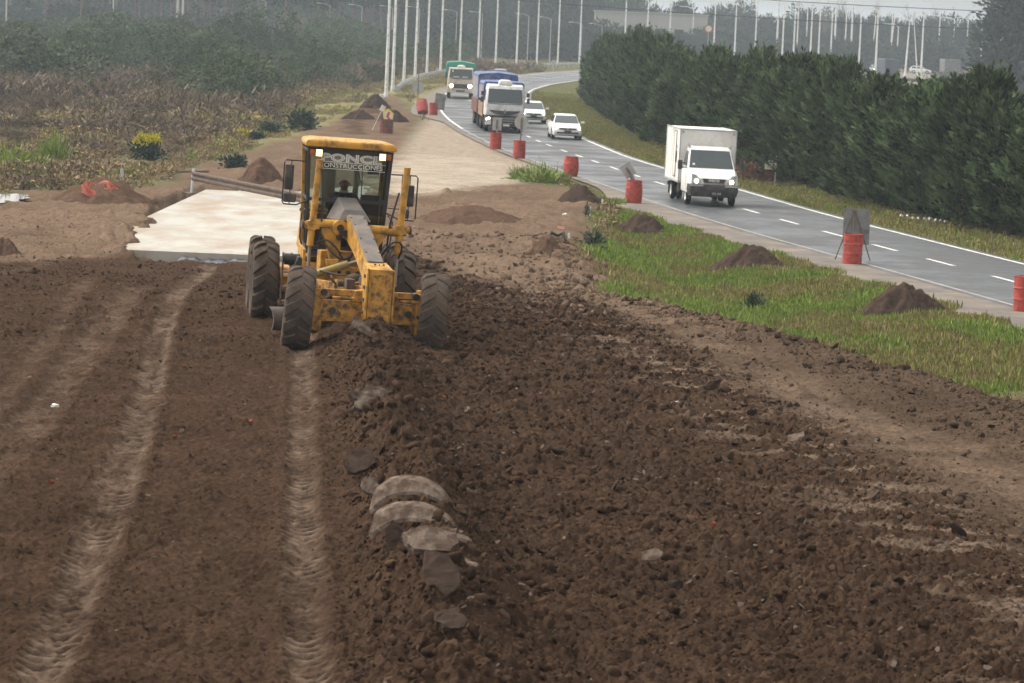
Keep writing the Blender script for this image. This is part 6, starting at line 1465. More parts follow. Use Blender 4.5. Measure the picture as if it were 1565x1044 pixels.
# orange net over the heap: a real lattice
p = hit(152, 298)
b = MB(); W, Hh = 1.15, .5; bend = lambda u, v: (u * W, .55 * (v - .5) + .10 * math.sin(u * 7 + v * 3) - .35, .14 + .30 * v + .07 * math.sin(u * 9) + .05 * math.sin(v * 8 + u * 4))
for i in range(23):
    u = -.5 + i / 22; b.tube([bend(u + .02 * math.sin(v * 9 + i), v) for v in np.linspace(0, 1 - .25 * abs(u) * 2 * (i % 3 == 0), 7)], .017, 4)
for k in range(10):
    v = k / 9; b.tube([bend(u, v + .02 * math.sin(u * 12)) for u in np.linspace(-.5, .5 - .06 * (k % 2), 15)], .017, 4)
o = b.build('orange_net', M['orange_net'], None); p = hit(150, 312); o.location = (p.x, p.y + .75, p.z + .20); tag(o, 'crumpled orange safety net on the soil heap at the left', 'net')
p = hit(316, 289); b = MB()
for i in range(8): b.tube([(.05 * i - .2, 0, 0), (.05 * i - .19, .04 * math.sin(i), .24)], .016, 4)
for k in range(5): b.tube([(-.2, 0, .05 + .045 * k), (.17, .03, .06 + .045 * k)], .014, 4)
o = b.build('orange_net', M['orange_net'], None); o.location = (p.x, p.y - .1, p.z + .02); tag(o, 'small scrap of orange net under the end of the steel rail', 'net')
def stake(label, px, py, hpx, w, mt, lean=0):
    p = hit(px, py); h = hpx * p.y / FPX; b = MB(); b.loft([[(-w, -w * .5, -.1), (w, -w * .5, -.1), (w, w * .5, -.1), (-w, w * .5, -.1)], [(-w, -w * .5, h * .92), (w, -w * .5, h * .92), (w, w * .5, h * .92), (-w, w * .5, h * .92)], [(-w * .5, -w * .3, h), (w * .5, -w * .3, h), (w * .5, w * .3, h), (-w * .5, w * .3, h)]])
    o = b.build('marker_stake', mt, None); o.location = p; o.rotation_euler = (0, lean, .3); tag(o, label, 'stake')
stake('pale wooden stake on the edge of the soil beside the verge', 1010, 484, 20, .032, M['stake_wood'], R(12))
stake('white tipped marker stake by the thin sapling', 900, 334, 20, .03, M['plastic_white'], R(4))
stake('white marker stake between dirt pile and red drum', 920, 324, 20, .03, M['sign_white'])
stake('tiny white stake by the rubber scraps', 870, 367, 11, .03, M['sign_white'], R(-6))
stake('wooden stake in the soil heap at the far left edge', 6, 376, 16, .04, M['stake_wood'], R(-8))
stake('grey wooden stake left of the steel rail', 188, 283, 26, .06, M['concrete_post'], R(-6))
p = hit(232, 271); b = MB(); b.cyl((-2.2, .0, .06), (2.2, 1.4, .22), .05, n=6); o = b.build('timber_pole', M['old_wood'], None); o.location = (p.x, p.y, p.z + .05); tag(o, 'long dark timber lying below the flowering bush', 'timber')

# ---- litter
def litter(name, label, px, py, sx, sy, sz, mt, seed, cat):
    p = hit(px, py); g = np.random.default_rng(seed); bm = bmesh.new(); bmesh.ops.create_icosphere(bm, subdivisions=2, radius=.5)
    for v in bm.verts:
        k = 1 + g.normal() * .22; v.co = Vector((v.co.x * sx * k, v.co.y * sy * k, max(v.co.z, -.25) * sz * k))
    me = bpy.data.meshes.new(name); bm.to_mesh(me); bm.free(); me.materials.append(mt); o = bpy.data.objects.new(name, me); COL.objects.link(o); o.location = (p.x, p.y, p.z + sz * .28); o.rotation_euler = (0, 0, seed); tag(o, label, cat)
litter('plastic_bag', 'crumpled white plastic bag on bare soil left of the verge', 864, 331, .26, .2, .16, M['plastic_white'], 1, 'bag')
litter('rubber_scrap', 'dark rubber lump on the soil heap', 830, 336, .18, .2, .14, M['rubber_scrap'], 2, 'scrap')
p = hit(852, 381); b = MB(); b.tube([(-.28, 0, .08), (-.2, .1, .24), (0, .1, .16), (.14, .05, .24), (.22, -.05, .02)], [.05, .06, .05, .06, .04], 7); o = b.build('rubber_scrap', M['rubber_scrap'], None, smooth=60); o.location = (p.x, p.y - .3, p.z + .25); tag(o, 'twisted black rubber strip on the rough soil heap', 'scrap')
p = hit(857, 351); b = MB(); b.box((0, 0, .06), (.23, .03, .10), (R(-25), R(6), 0)); o = b.build('board_scrap', M['pink_board'], None); o.location = p; tag(o, 'pale red board scrap on bare soil', 'board')
for i, (px, py, lab) in enumerate([(786, 288, 'white litter scrap below the tall weeds'), (1029, 389, 'white paper on the green verge near the upper dirt piles'), (1083, 452, 'white scrap on the verge left of the single weed'), (1126, 430, 'small white stone on the verge under the twin topped pile'), (1382, 495, 'white scrap just below the largest dirt pile'), (1425, 569, 'white scrap at the lower edge of the verge'), (1033, 619, 'white paper bit lying on the dark clods'), (84, 622, 'white torn paper on the soil between the left tracks')]):
    litter('litter_scrap', lab, px, py, .12, .10, .06, M['plastic_white'], 20 + i, 'litter')
for i in range(9):
    p = at(1378 + i * 8.5 + random.uniform(-2, 2), 333 + i * .9 + random.uniform(-1.5, 1.5), -.1); b = MB(); b.box((0, 0, .05), (.10 + .08 * random.random(), .1, .06 + .05 * random.random()), (random.random(), random.random(), random.random())); o = b.build('litter_scrap', M['plastic_white'], None, bevel=.01); o.location = p; tag(o, 'white scrap in the scattered row of litter by the hedge', 'litter', 'white litter scattered along the hedge foot')
M['stone'] = mat('verge_stone', (.20, .165, .12), .9, var=.25, scale=6, bump=.3)
for i, (px, py, w, lab) in enumerate([(1197, 503, .30, 'largest pale clod stone in the middle of the verge'), (1107, 497, .34, 'clod stone at the soil edge below the single weed'), (1298, 562, .22, 'clod stone near the lower edge of the verge'), (1298, 508, .18, 'small stone in the verge between dirt pile and soil'), (1390, 572, .14, 'brown stone at the lower verge edge'), (1141, 430, .2, 'dark clod under the twin topped pile'), (1042, 409, .24, 'brown clod at the left of the verge')]):
    litter('stone', lab, px, py, w, w * .8, w * .6, M['stone'], 40 + i, 'stone')

# ---- plates of hardened clay turned up by the blade
M['clay'] = mat('pale_hard_clay', (.20, .162, .128), .9, var=.25, scale=5, dirt=(.07, .048, .036), dirt_amt=.46, dirt_scale=6, bump=.5, bump_scale=18, spec=.05)
M['clay_dark'] = mat('dark_hard_clay', (.060, .041, .029), .85, var=.25, scale=5, dirt=(.05, .035, .028), dirt_amt=.35, dirt_scale=6, bump=.4, bump_scale=18, spec=.05)
def on_soil(px, py):
    p = hit(px, py)
    for _ in range(4):
        zg = float(ground_eval(np.array([p.x]), np.array([p.y]))[0][0]); p = at(px, py, zg)
    return p, zg
def roughen(o, amp, seed, cuts=3):
    bm = bmesh.new(); bm.from_mesh(o.data); bmesh.ops.triangulate(bm, faces=bm.faces); bmesh.ops.subdivide_edges(bm, edges=bm.edges, cuts=cuts, use_grid_fill=True); g = np.random.default_rng(seed + 500)
    co = np.array([v.co[:] for v in bm.verts]); n1 = fbm(co[:, 0] * 14 + seed, co[:, 1] * 14 + co[:, 2] * 9, seed, 3) - .5
    for v, q in zip(bm.verts, n1): v.co += Vector((g.normal() * amp * .35, g.normal() * amp * .35, q * amp * 3.2))
    bm.to_mesh(o.data); bm.free()
def clod_plate(label, px, py, w, d, th, tilt, mt='clay', seed=0, lift=.0, name='clay_plate', cat='clay slab'):
    p, zg = on_soil(px, py); g = np.random.default_rng(seed)
    k = 10; out = []
    for i in range(k):
        an = 2 * PI * (i + .35 * g.normal()) / k; q = .62 + .5 * g.random(); out.append((w / 2 * q * math.cos(an) * 1.15, d / 2 * q * math.sin(an) * 1.15))
    out = sorted(out, key=lambda q: math.atan2(q[1] / d, q[0] / w))
    b = MB(); b.loft([[(x * .92, y * .92, -th / 2) for x, y in out], [(x, y, -th * .1) for x, y in out], [(x * .985, y * .985, th / 2) for x, y in out]])
    o = b.build(name, M[mt], None); roughen(o, max(th * .22, .010), seed)
    o.location = (p.x, p.y, zg + lift + .01); o.rotation_euler = tilt; tag(o, label, cat); return o
def curl(label, px, py, path, depth, th, seed):
    """a strip of clay peeled up by the blade, curling over: path in metres (x, z)"""
    p, zg = on_soil(px, py); g = np.random.default_rng(seed); P = chaikin(path, 3); rings = []; n = len(P)
    for i, (x, z) in enumerate(P):
        a = P[min(i + 1, n - 1)] - P[max(i - 1, 0)]; nx, nz = -a[1], a[0]; l = math.hypot(nx, nz); nx /= l; nz /= l
        u = i / (n - 1); dd = depth * (1.25 - .95 * u); t2 = th * (1.3 - .5 * u); tw = .16 * (1 - u); jag = .20 * (float(fbm(np.array([u * 6.0 + seed * 7]), np.array([.3]), seed, 3)[0]) - .5) * (1.1 - u)
        rings.append([(x - nx * t2, -dd / 2 + jag, z - nz * t2 - tw), (x, -dd / 2 + .01 + jag, z - tw), (x, 0, z), (x, dd * .5, z + .03), (x - nx * t2, dd * .5, z - nz * t2 + .03)])
    b = MB(); b.loft(rings); o = b.build('clay_curl', M['clay'], None); roughen(o, .003, seed, 1); o.location = (p.x, p.y, zg - .07); o.rotation_euler = (0, 0, R(-8)); tag(o, label, 'clay slab'); return o
curl('upper curled clay slab of the pair on the windrow', 636, 772, [(-.44, .17), (-.30, .29), (-.10, .33), (.12, .30), (.30, .17), (.42, -.02), (.50, -.30)], .30, .03, 1)
curl('lower curled clay slab of the pair on the windrow', 642, 815, [(-.46, .20), (-.32, .30), (-.10, .34), (.14, .30), (.32, .17), (.44, -.02), (.54, -.28)], .26, .03, 2)
clod_plate('thick broken clay slab just below the curled pair', 660, 850, .58, .40, .085, (R(28), R(6), .2), seed=3, lift=.14)
clod_plate('dark tilted clay slab pointing down below the broken slab', 672, 892, .34, .48, .05, (R(42), R(4), .4), 'clay_dark', 4, .10)
clod_plate('thick clay slab standing alone in front of the grader', 566, 628, .52, .44, .10, (R(46), R(-8), .5), seed=5, lift=.16)
clod_plate('dark clay slab left of the curled pair', 551, 725, .34, .36, .07, (R(44), R(-6), .2), 'clay_dark', 6, .14)
clod_plate('small pale clay slab left under the upper curl', 568, 760, .30, .24, .04, (R(38), R(8), .4), seed=7, lift=.10)
clod_plate('upright narrow clay slab left of the broken slab', 600, 845, .17, .36, .05, (R(66), 0, .2), 'clay_dark', 8, .14)
clod_plate('pale clay slab at the bottom edge of the picture', 716, 1036, .36, .22, .04, (R(20), R(10), -.3), seed=9, lift=.05)
clod_plate('clay slab right under the nose of the grader', 554, 508, .40, .28, .05, (R(35), R(34), .3), seed=10, lift=.06)
clod_plate('flat brown clay slab near the bottom of the windrow', 688, 968, .28, .22, .05, (R(34), R(4), .1), 'clay_dark', 11, .10)
clod_plate('small pale chip at the tail of the lower curl', 706, 842, .14, .12, .03, (R(24), R(10), 0), seed=12, lift=.1)
clod_plate('small tan slab right of the dark pointed slab', 712, 876, .22, .14, .04, (R(18), R(14), .3), seed=13, lift=.07)
FL = [(1217, 677, .22, 'pale flat clay flake at the right margin of the loose soil'), (1269, 714, .15, 'clay flake below the flat one at the right margin'), (1465, 820, .22, 'pale upright clay flake near the right edge'), (1088, 595, .20, 'grey square clay flake in the upper right of the field'), (1337, 764, .16, 'thin clay flake standing at the right margin'), (908, 724, .14, 'pale clay flake in the centre of the field'), (997, 858, .16, 'grey clay flake in the lower centre of the field'), (800, 628, .18, 'rounded pale flake in the upper centre of the field'), (855, 699, .20, 'long pale flake left of the centre'), (1030, 904, .14, 'clay flake near the bottom centre'), (1150, 640, .16, 'pale flake above the right margin flakes'), (940, 750, .2, 'tilted grey flake right of the curled slabs'), (1006, 562, .18, 'pale flake high in the field below the tan path'), (1340, 560, .01, '')]
for i, (px, py, w, lab) in enumerate(FL[:-1]):
    clod_plate(lab, px, py, w * 1.25, w, .022, (R(25 + 12 * (i % 4)), R(-20 + 13 * (i % 5)), i), 'clay' if i % 3 == 0 else 'clay_dark', 60 + i, .05, 'clay_flake', 'clay flake')
for i, (px, py, lab) in enumerate([(1090, 806, 'orange brick bit in the lower right field'), (1060, 797, 'pale red brick bit left of the orange one'), (1425, 812, 'red brick bit near the right edge'), (77, 741, 'red brick bit on the left soil below the wide track'), (268, 672, 'red brick bit between the two long tracks'), (383, 648, 'orange brick bit right of the long left track'), (678, 611, 'yellowish chip on the soil in front of the grader'), (627, 690, 'yellow chip above the curled slabs'), (278, 565, 'tiny red bit beside the left track top')]):
    clod_plate(lab, px, py, .06, .05, .04, (.3, .4, i), 'brick', 80 + i, .02, 'brick_fragment', 'brick')
    if 'yellow' in lab: bpy.data.objects[-1].data.materials[0] = M['sign_yellow'] if False else bpy.data.objects[-1].data.materials[0]

# dark plastic sheet along the foot of the concrete slab
M['sheet'] = mat('dark_plastic_sheet', (.012, .018, .030), .35, var=.4, scale=8)
b = MB(); n = 40; r0 = []; r1 = []
for i in range(n):
    u = i / (n - 1); x = -8.9 + 3.3 * u; k = .5 + .5 * math.sin(u * 23) * math.sin(u * 7 + 1)
    r0.append((x, 85.9 - .25 * k, .08 + .03 * k)); r1.append((x, 86.5, .12 + .09 * k + .03 * math.sin(u * 60)))
b.add(r0 + r1, [(i, i + 1, n + i + 1, n + i) for i in range(n - 1)]); o = b.build('plastic_sheet', M['sheet'], None, fix=False); md = o.modifiers.new('thick', 'SOLIDIFY'); md.thickness = .01
tag(o, 'dark plastic sheet edging the front foot of the concrete slab', 'plastic sheet')
# ================================================================== POLES, RAIL, FAR TREES AND BUILDINGS
def lamp_post(label, group, loc, h=12.5, r=.13, arms=((1, 0),), arm=2.2, lean=0, mt='white_pole', top=True, az=0, curved=False):
    t = thing('lamp_post', label, 'lamp post', loc, (0, lean, az), group)
    b = MB(); b.cyl((0, 0, -.1), (0, 0, .5), r * 1.25, r * 1.2, 10); b.cyl((0, 0, .5), (0, 0, h), r, r * .55, 10); b.build('pole', M[mt], t, smooth=40)
    for sx, sy in arms:
        b = MB(); P = chaikin([(0, 0, h - .9), (0, 0, h + .05), (sx * arm * .35, sy, h + .45), (sx * arm, sy * 1.2, h + .5)], 2) if curved else chaikin([(0, 0, h - .05), (sx * arm * .5, sy, h + .25), (sx * arm, sy * 1.2, h + .32)], 1)
        b.tube([tuple(q) for q in P], r * .42, 6); b.build('arm', M[mt], t)
        b = MB(); z = h + (.5 if curved else .32); b.loft([[(sx * arm, -.09, z - .05), (sx * arm, .09, z - .05), (sx * arm, .09, z + .04), (sx * arm, -.09, z + .04)], [(sx * (arm + .75), -.12, z - .03), (sx * (arm + .75), .12, z - .03), (sx * (arm + .75), .10, z + .07), (sx * (arm + .75), -.10, z + .07)]]); b.build('lamp_head', M['white_pole'], t)
    return t
LG = 'tall white lamp posts along the left of the far bend'
ordn = ['leftmost', 'second', 'third', 'fourth', 'fifth', 'sixth', 'seventh', 'eighth', 'ninth', 'tenth', 'eleventh', 'twelfth', 'thirteenth', 'fourteenth']
LP = [(590, 148), (600, 138), (617, 128.5), (634, 122), (652, 117), (673, 112), (702, 108), (730, 105), (757, 103), (789, 101.5), (820, 100), (852, 99.5), (885, 99)]
for i, (px, py) in enumerate(LP):
    p = at(px, py, 0); lamp_post('%s tall white lamp post from the left along the bend' % ordn[i] if i else 'leftmost tall white lamp post, standing by the dirt pile', LG, (p.x, p.y, -.1), 14.5, .155, ((1, 0), (-1, 0)), mt='white_pole')
# white box at the foot of the first post
p = at(583, 152, 0); b = MB(); b.box((0, 0, .2), (.42, .42, .45)); o = b.build('cable_box', M['sign_white'], None, bevel=.02); o.location = p; tag(o, 'white box at the foot of the leftmost lamp post', 'box')
# guard rail of the bend
GRL = [at(x, y, 0) for x, y in [(607, 144), (611, 139), (621, 132.5), (643, 123), (676, 116), (715, 112), (755, 109.5), (800, 106), (840, 104), (863, 103), (900, 102.5)]]
GP = chaikin([(q.x, q.y) for q in GRL], 2)
t = thing('guard_rail', 'long galvanised guard rail curving round the far bend', 'guard rail', (GP[0][0], GP[0][1], 0)); o0 = Vector((GP[0][0], GP[0][1], 0))
b = MB(); wbeam(b, [Vector((x, y, 0)) - o0 for x, y in GP], .42, 1); bo = b.build('beam', M['galv'], t); 
cumg = np.concatenate([[0], np.cumsum(np.hypot(*np.diff(GP, axis=0).T))]); pm = None
for s in np.arange(.5, cumg[-1], 4.0):
    x = np.interp(s, cumg, GP[:, 0]); y = np.interp(s, cumg, GP[:, 1])
    if pm is None: b = MB(); b.box((0, 0, .36), (.08, .12, .82)); q = b.build('post', M['galv'], t); pm = q.data
    else: q = bpy.data.objects.new('post', pm); COL.objects.link(q); q.parent = t
    q.location = Vector((x - .12, y + .1, 0)) - o0
b = MB(); b.box((0, -.1, .55), (.5, .1, .40), (0, 0, .2)); b.build('end_piece', M['galv'], t, bevel=.04)
# sign backs beyond the rail
for px, py, lab in ((669, 108, 'pale sign back behind the rail left of the green lorry'), (783, 99, 'small pale sign back behind the rail on the bend'), (846, 96, 'tiny sign back at the far end of the bend')):
    p = atY(px, py, 470 if px > 700 else 420); s = FPX / p.y; t = thing('road_sign', lab, 'sign', (p.x, p.y, 0)); b = MB(); b.box((0, 0, p.z), (6 / s, .03, 8 / s)); b.build('sign_panel', M['sign_back'], t); b = MB(); b.cyl((0, .05, 0), (0, .05, p.z), .05, n=6); b.build('post', M['galv'], t)
# lamp posts of the opposite carriageway (far right)
RG = 'white lamp posts of the opposite carriageway'
RP = [(956, 39, 0), (990, 37, 0), (1024, 43, 0), (1058.6, 51, 12), (1092, 48, 4), (1123.6, 58, 6), (1154.7, 61, 0), (1187, 76, -8), (1196.6, 59, 6), (1214, 53, 18), (1218.5, 59, 12), (1232, 69, 12), (1239.6, 59, 12), (1251, 77, 12), (1269, 92, 6), (1274, 97, -6), (1290, 100, 8), (1299, 104, -4), (1312, 109, 8), (1337, 124, 16), (1331.5, 98, 24), (1358, 98, 24), (1360, 107, 26), (1371, 84, 46), (1383, 116, 30), (1407, 120, 22), (1433, 100, 26), (1455, 109, 30), (1476, 100, 30), (1499.6, 80, 32)]
wh = ['over the far end of the hedge', 'over the middle of the hedge', 'above the hedge near the tall thick post', 'beside the dark van', 'near the big dark tree']
for i, (px, py, yt) in enumerate(RP):
    hz_ = 35.6 + .042 * (px - 782)
    if py >= 95: Y = FPX * 6.7 / (py - hz_)
    else: Y = 640.0 + 20 * (i % 4)
    Y = min(max(Y, 430), 720); top = atY(px + (py - yt) * .045, yt, Y); base = atY(px, py, Y)
    h = max(9.5, top.z); thick = px in (1187, 1274, 1299)
    k = 0 if px < 1060 else 1 if px < 1180 else 2 if px < 1330 else 3 if px < 1440 else 4
    lean = {1403: R(-9), 1331.5: R(2.5), 1358: R(4), 1383: R(2)}.get(px, 0)
    lab = 'white post %s, number %s there from the left' % (wh[k], ['one', 'two', 'three', 'four', 'five', 'six', 'seven', 'eight', 'nine', 'ten', 'eleven', 'twelve'][sum(1 for q in RP[:i] if (0 if q[0] < 1060 else 1 if q[0] < 1180 else 2 if q[0] < 1330 else 3 if q[0] < 1440 else 4) == k)])
    lamp_post(lab, RG, (base.x, Y, -.1), h, .27 if thick else .20, ((-1, 0),), 2.4, lean, curved=(i % 2 == 0) or px > 1265)
p = atY(1403, 98, 620); lamp_post('lamp post leaning to the left among the upright ones near the tan building', RG, (p.x, 620, -.1), 10.5, .13, ((-1, 0),), 2.0, R(-6.5))
# small street lamps before the pines on the left
SG = 'small street lamps in front of the far trees'
SP = [(394, 36, 0), (443, 37, 3), (492, 38, 6), (541, 40, 8), (588, 50, 10), (629, 50, 11), (686, 55, 16), (725, 52, 19), (796, 52, 22), (830, 60, 27), (877, 62, 35), (908, 50, 37)]
for i, (px, py, yt) in enumerate(SP):
    Y = 600; top = atY(px, yt, Y)
    t = lamp_post('small street lamp before the far trees, %s from the left' % ordn[i], SG, (top.x + 1.5, Y, -.2), top.z, .10, ((-1, 0),), 1.7, mt='concrete_post')
# utility poles on the left
for i, (px0, py0, px1, Y, r, lab) in enumerate([(270, 58, 276, 560, .30, 'thick pale utility pole, left one of the close pair'), (278, 57, 282, 566, .24, 'thick pale utility pole, right one of the close pair'), (9, 38, 10, 540, .17, 'white thin pole at the far left edge'), (123, 50, 128, 520, .16, 'thin grey utility pole behind the red car'), (172, 46, 178, 560, .14, 'bare utility pole left of the pines with a pale foot')]):
    p = at(px0, py0, .0) if False else atY(px0, py0, Y); t = thing('utility_pole', lab, 'pole', (p.x, Y, -.2)); b = MB(); b.cyl((0, 0, 0), (.02, 0, 14.5), r, r * .65, 9); b.build('pole', M['concrete_post'] if i != 3 else M['pine_bark'], t, smooth=40)
    b = MB(); b.box((0, 0, 13.6), (2.0, .12, .12)); b.build('cross_arm', M['old_wood'], t)
# cables across the sky
def cable(label, a, c, sag, r=.045):
    P = [a.lerp(c, u) - Vector((0, 0, sag * 4 * u * (1 - u))) for u in np.linspace(0, 1, 16)]; b = MB(); b.tube(P, r, 5); o = b.build('overhead_cable', M['wire'], None); tag(o, label, 'cable')
cable('upper overhead cable crossing the sky at the right', atY(1080, -6, 420), atY(1640, 22, 420), .2)
cable('lower overhead cable above the hedge', atY(740, -4, 430), atY(1640, 50, 430), .5)

# ---- far trees
pine_pr = []
for i in range(5):
    g = np.random.default_rng(50 + i); V, T, tn = crown_round(1000 + i, 2.6, 3.6, n=170, m=18, zc=12.0 + i * .5, leaf=(.50, .20), lob=7, up=.5)
    pine_pr.append(proto_tree('pine', (V, T, tn), M['leaf_pine'], M['pine_bark'], trunk_mb(14.0, .24, .10, 60 + i, 6, .16, .5, .03)))
tree_pr = []
for i in range(5):
    V, T, tn = crown_round(1100 + i, 3.4, 4.2, n=260, m=20, zc=5.2, leaf=(.48, .22), lob=9, up=.3)
    tree_pr.append(proto_tree('tree', (V, T, tn), M['leaf_far'], M['bark'], trunk_mb(7.0, .28, .08, 70 + i, 6, .3, .3)))
bare_pr = []
for i in range(3):
    g = np.random.default_rng(1200 + i); mb = MB()
    mb.tube([(0, 0, 0), (.1, 0, 3), (0, .1, 6)], [.22, .17, .10], 7)
    P = []; D = []
    for k in range(16):
        a = g.random() * 6.28; z0 = 2.5 + 3 * g.random(); L_ = 2.5 + 2.5 * g.random(); q = Vector((math.cos(a) * L_ * .55, math.sin(a) * L_ * .55, z0 + L_)); mb.tube([(0, 0, z0), tuple(Vector((0, 0, z0)).lerp(q, .5) + Vector((0, 0, -.2))), tuple(q)], [.07, .05, .02], 5)
        for j in range(26):
            u = .35 + .65 * g.random(); w = g.normal(size=3) * .5; P.append(np.array(Vector((0, 0, z0)).lerp(q, u))); D.append(np.array(q - Vector((0, 0, z0))) / L_ + w)
    P = np.array(P); D = np.array(D); n = len(P); c = leaves(P, D, .9 + .9 * g.random(n), np.full(n, .035), g.random(n), i); bare_pr.append(proto_tree('bare_tree', c, M['leaf_dry'], M['bark'], mb))
PGp = 'pine trees of the far left wood'
for i in range(58):
    px = -60 + 690 * (i + random.uniform(-.35, .35)) / 58; Y = random.choice([600, 615, 640, 670, 700]) + random.uniform(-8, 8); p = atY(px, 40, Y)
    plant('pine_tree', 'tall pine with a bare trunk in the far left wood', 'tree', pine_pr[i % 5], (p.x, Y, -.3), i * 2.1, random.uniform(.9, 1.15), PGp)
FG = 'broad trees of the distant tree line'
for i in range(34):
    px = -60 + 640 * (i + random.random() * .6) / 34; Y = 760 + random.uniform(-30, 50); p = atY(px, 30, Y)
    plant('broadleaf_tree', 'dark hazy broad tree in the distant tree line', 'tree', tree_pr[i % 5], (p.x, Y, -.3), i * 1.3, (1.2, 1.2, random.uniform(1.3, 1.7)), FG)
for i in range(16):
    px = 20 + 380 * i / 16; Y = 575; p = atY(px, 40, Y)
    if i % 2 == 0 or px < 160: plant('broadleaf_tree', 'dark hazy broad tree in the distant tree line', 'tree', tree_pr[(i + 2) % 5], (p.x + random.uniform(-3, 3), Y + random.uniform(-10, 10), -.3), i * 1.3, (.8, .8, random.uniform(.5, .8)), FG)
for i in range(30):                       # middle, beyond the bend: no sky shows until px 950
    px = 600 + 370 * (i + random.random() * .7) / 30; Y = 730 + random.uniform(-30, 60); p = atY(px, 30, Y)
    plant('broadleaf_tree', 'dark hazy broad tree in the distant tree line', 'tree', tree_pr[i % 5], (p.x, Y, -.3), i * 1.9, (1.0, 1.0, random.uniform(1.45, 1.75)), FG)
for i in range(26):
    px = 610 + 320 * (i + random.random()) / 26; Y = 640 + random.uniform(-25, 25); p = atY(px, 60, Y)
    plant('broadleaf_tree', 'dark hazy broad tree in the distant tree line', 'tree', tree_pr[(i + 1) % 5], (p.x, Y, -.3), i * 1.9, (.9, .9, random.uniform(.55, .95)), FG)
for px, yt in [(945, 12), (965, 6), (1000, 8), (1030, 14), (1045, -2), (1060, 20), (1085, 16), (1100, 8), (1128, 6), (1150, 18), (1175, 22), (1200, 27), (1222, 16), (1240, 14), (1262, 20), (1290, 22), (1310, 24), (1335, 22), (1360, 24), (1380, 34), (1402, 36), (1420, 26), (1440, 24), (1462, 30), (1485, 32), (1505, 30)]:
    Y = 760 + random.uniform(-40, 60); p = atY(px, yt, Y); plant('broadleaf_tree', 'dark hazy broad tree in the distant tree line', 'tree', tree_pr[px % 5], (p.x, Y, -.3), px, (1.05, 1.05, max(.5, (p.z + .3) / 9.6)), FG)
for i in range(34):
    px = 930 + 620 * i / 34; Y = 690 + random.uniform(-30, 30); p = atY(px, 60, Y); plant('broadleaf_tree', 'dark hazy broad tree in the distant tree line', 'tree', tree_pr[i % 5], (p.x, Y, -.3), i, (.95, .95, random.uniform(.55, .8)), FG)
for i, (px, yt) in enumerate([(1275, 2), (1300, -2), (1325, 4), (1400, 10), (1415, 14), (1445, 16), (1470, 18), (1235, 6)]):
    Y = 800; p = atY(px, yt, Y); plant('bare_tree', 'bare leafless tree rising above the distant tree line', 'tree', bare_pr[i % 3], (p.x, Y, -.3), i, (1.2, 1.2, (p.z + .3) / 10.2), 'leafless trees of the distant tree line', 'twigs')
V, T, tn = crown_round(1300, 5.4, 7.0, n=700, m=11, zc=8.2, leaf=(.62, .26), lob=13, up=.4)
bp_ = proto_tree('big_tree', (V, T, tn), M['leaf_pine'], M['bark'], trunk_mb(12, .4, .1, 5, 9, .3, .2))
p = atY(1545, 118, 430); plant('large_tree', 'large dark dense tree at the upper right corner', 'tree', bp_, (p.x + 1.0, 430, -.3), 0, 1.12, None)
p = atY(1590, 118, 445); plant('large_tree', 'second large dark tree cut off by the right edge', 'tree', bp_, (p.x + 2.0, 445, -.3), 2, 1.05, None)
for i, (px, py, s) in enumerate([(1500, 128, .9), (1475, 125, .6), (1530, 150, .8), (1450, 122, .6), (1565, 160, .9), (1420, 128, .55), (1390, 128, .5), (1545, 135, .8), (1590, 150, 1.0), (1510, 150, .6), (1360, 130, .5)]):
    p = at(px, py, -.3); simple_plant('leafy_bush', 'low grey green bush beyond the hedge on the right', 'bush', (bush_pr + olive_pr)[i % 7], (p.x, p.y, -.4), i, (1.6 * s, 1.6 * s, 1.0 * s), 'bushes beyond the hedge on the right')
# far road and its traffic
mb = MB(); mb.add([(52, 470, .02), (60, 470, .02), (120, 900, .02), (92, 900, .02)], [(0, 1, 2, 3)]); o = mb.build('far_road', M['shoulder'], None, fix=False); tag(o, 'opposite carriageway beyond the hedge', None, None, 'structure')
p = at(1362, 119, 0); far_lorry('dark blue van seen from behind with a red tail lamp', (p.x, p.y, .03), 6)
p = atY(1424, 102, 660); car('hatchback_car', 'pale car side on beside the dark trailer far right', (p.x, 660, .03), 78, M['white'], False, 1.5, True, False, 0)
p = atY(1341, 100, 640); car('hatchback_car', 'small far car with bright headlights left of the dark van', (p.x, 640, .03), 4, M['grey_car'], True, 1.5, True, False, 0)
p = atY(1452, 104, 650); t = thing('trailer', 'dark grey trailer parked before the tan building far right', 'trailer', (p.x, 650, .03), (0, 0, R(20))); b = MB(); b.box((0, 0, 1.9), (3.6, 2.2, 2.6)); b.build('trailer_body', M['sign_dark'], t, bevel=.1); road_wheel(t, -1.0, -1.0, .4, .25); road_wheel(t, 1.0, -1.0, .4, .25)
p = at(88, 62, .0); p = atY(88, 62, 480); car('hatchback_car', 'red car partly hidden in the scrub at the upper left', (p.x, 480, .9), 80, M['red_car'], False, 1.5, True, False, 0)
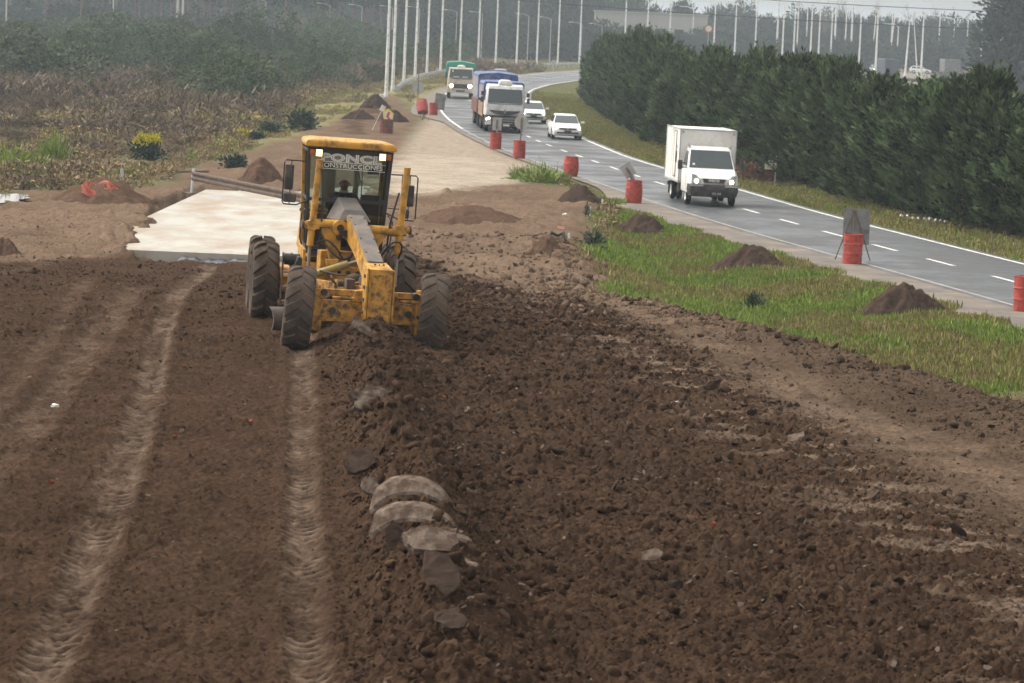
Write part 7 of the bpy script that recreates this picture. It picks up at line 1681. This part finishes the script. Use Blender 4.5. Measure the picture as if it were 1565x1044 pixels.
# white van at the left
p = atY(331, 53, 520); t = thing('minibus', 'small white minibus beyond the scrub at the upper left', 'van', (p.x, 520, .9), (0, 0, R(4)))
b = MB(); b.loft([[(-.9, 0, .4), (.9, 0, .4), (.9, 4.6, .4), (-.9, 4.6, .4)], [(-.92, -.05, 1.1), (.92, -.05, 1.1), (.92, 4.6, 1.1), (-.92, 4.6, 1.1)], [(-.78, .5, 2.0), (.78, .5, 2.0), (.80, 4.6, 2.05), (-.80, 4.6, 2.05)]]); b.build('body', M['white'], t, bevel=.06); slab_pane('windscreen', [(-.78, .04, 1.2), (.78, .04, 1.2), (.70, .40, 1.85), (-.70, .40, 1.85)], M['car_glass'], t, .02); seg_boxes('bumper', M['plastic'], t, [((0, -.06, .5), (1.7, .1, .2))])
for s in (-1, 1):
    for y in (.9, 3.7): road_wheel(t, s * .8, y, .34, .2)
    seg_boxes('headlight', M['galv'], t, [((s * .68, -.06, .9), (.25, .05, .16))])
# buildings
def building(label, px, py, Y, w, d, h, wall, nwin, roof=None, yaw=0):
    p = atY(px, py, Y); t = thing('building', label, 'building', (p.x, Y, -.2), (0, 0, R(yaw))); b = MB(); b.box((0, d / 2, h / 2), (w, d, h)); wl = b.build('wall', wall, t)
    b = MB(); b.box((0, d / 2, h + .12), (w + .5, d + .5, .24)); b.build('roof', roof or wall, t)
    for i in range(nwin):
        x = -w / 2 + w * (i + .5) / nwin; b = MB(); b.box((x, -.02, h * .52), (w / nwin * .5, .08, h * .34)); f = b.build('window', M['window_dark'], t); b = MB(); b.box((x, -.05, h * .34), (w / nwin * .58, .12, .12)); b.build('sill', wall, f)
    b = MB(); b.box((w * .38, -.03, 1.1), (1.1, .08, 2.2)); b.build('door', M['old_wood'], t); return t
building('long pale flat roofed building behind the hedge trees', 995, 44, 700, 24, 10, 10.2, M['wall_pale'], 6)
building('low tan building with reddish roof edge far right', 1440, 100, 700, 17, 8, 4.2, M['wall_brown'], 5, M['roof_red'])
building('small grey building at the upper left corner', 20, 40, 640, 5.0, 5, 4.2, M['sign_dark'], 2, M['roof_red'])
building('small house with a red gable roof behind the bend', 806, 82, 620, 3.4, 4, 3.0, M['wall_brown'], 1, M['roof_red'])
# round sign in the distance
p = atY(1083, 44, 600); t = thing('road_sign', 'round red ringed sign between lamp posts in the distance', 'sign', (p.x, 600, 0)); b = MB(); b.cyl((0, 0, p.z), (0, .05, p.z), .72, n=26); b.build('sign_disc', M['sign_white'], t); b = MB(); b.lathe([(.54, -.03), (.74, -.03), (.74, .03), (.54, .03)], 26, Matrix.Translation((0, 0, p.z)) @ Matrix.Rotation(R(90), 4, 'X'), closed=True); b.build('sign_ring', M['sign_red'], t); b = MB(); b.cyl((0, .1, 0), (0, .1, p.z), .06, n=6); b.build('post', M['galv'], t)
# ================================================================== HAZE
hz = MB(); hz.box((0, 2400, 16.0), (9000, 5600, 40.0)); ho = None
m = bpy.data.materials.new('pale_haze'); m.use_nodes = True; t = m.node_tree; t.nodes.remove(t.nodes['Principled BSDF'])
pv = t.nodes.new('ShaderNodeVolumePrincipled'); pv.inputs['Color'].default_value = (.80, .91, 1.0, 1); pv.inputs['Density'].default_value = .00030; pv.inputs['Anisotropy'].default_value = 0.0
t.links.new(pv.outputs[0], t.nodes['Material Output'].inputs['Volume'])
ho = hz.build('haze', m); tag(ho, 'thin pale haze over the whole place', None, None, 'stuff')
SC.cycles.volume_step_rate = 4; SC.cycles.volume_max_steps = 64
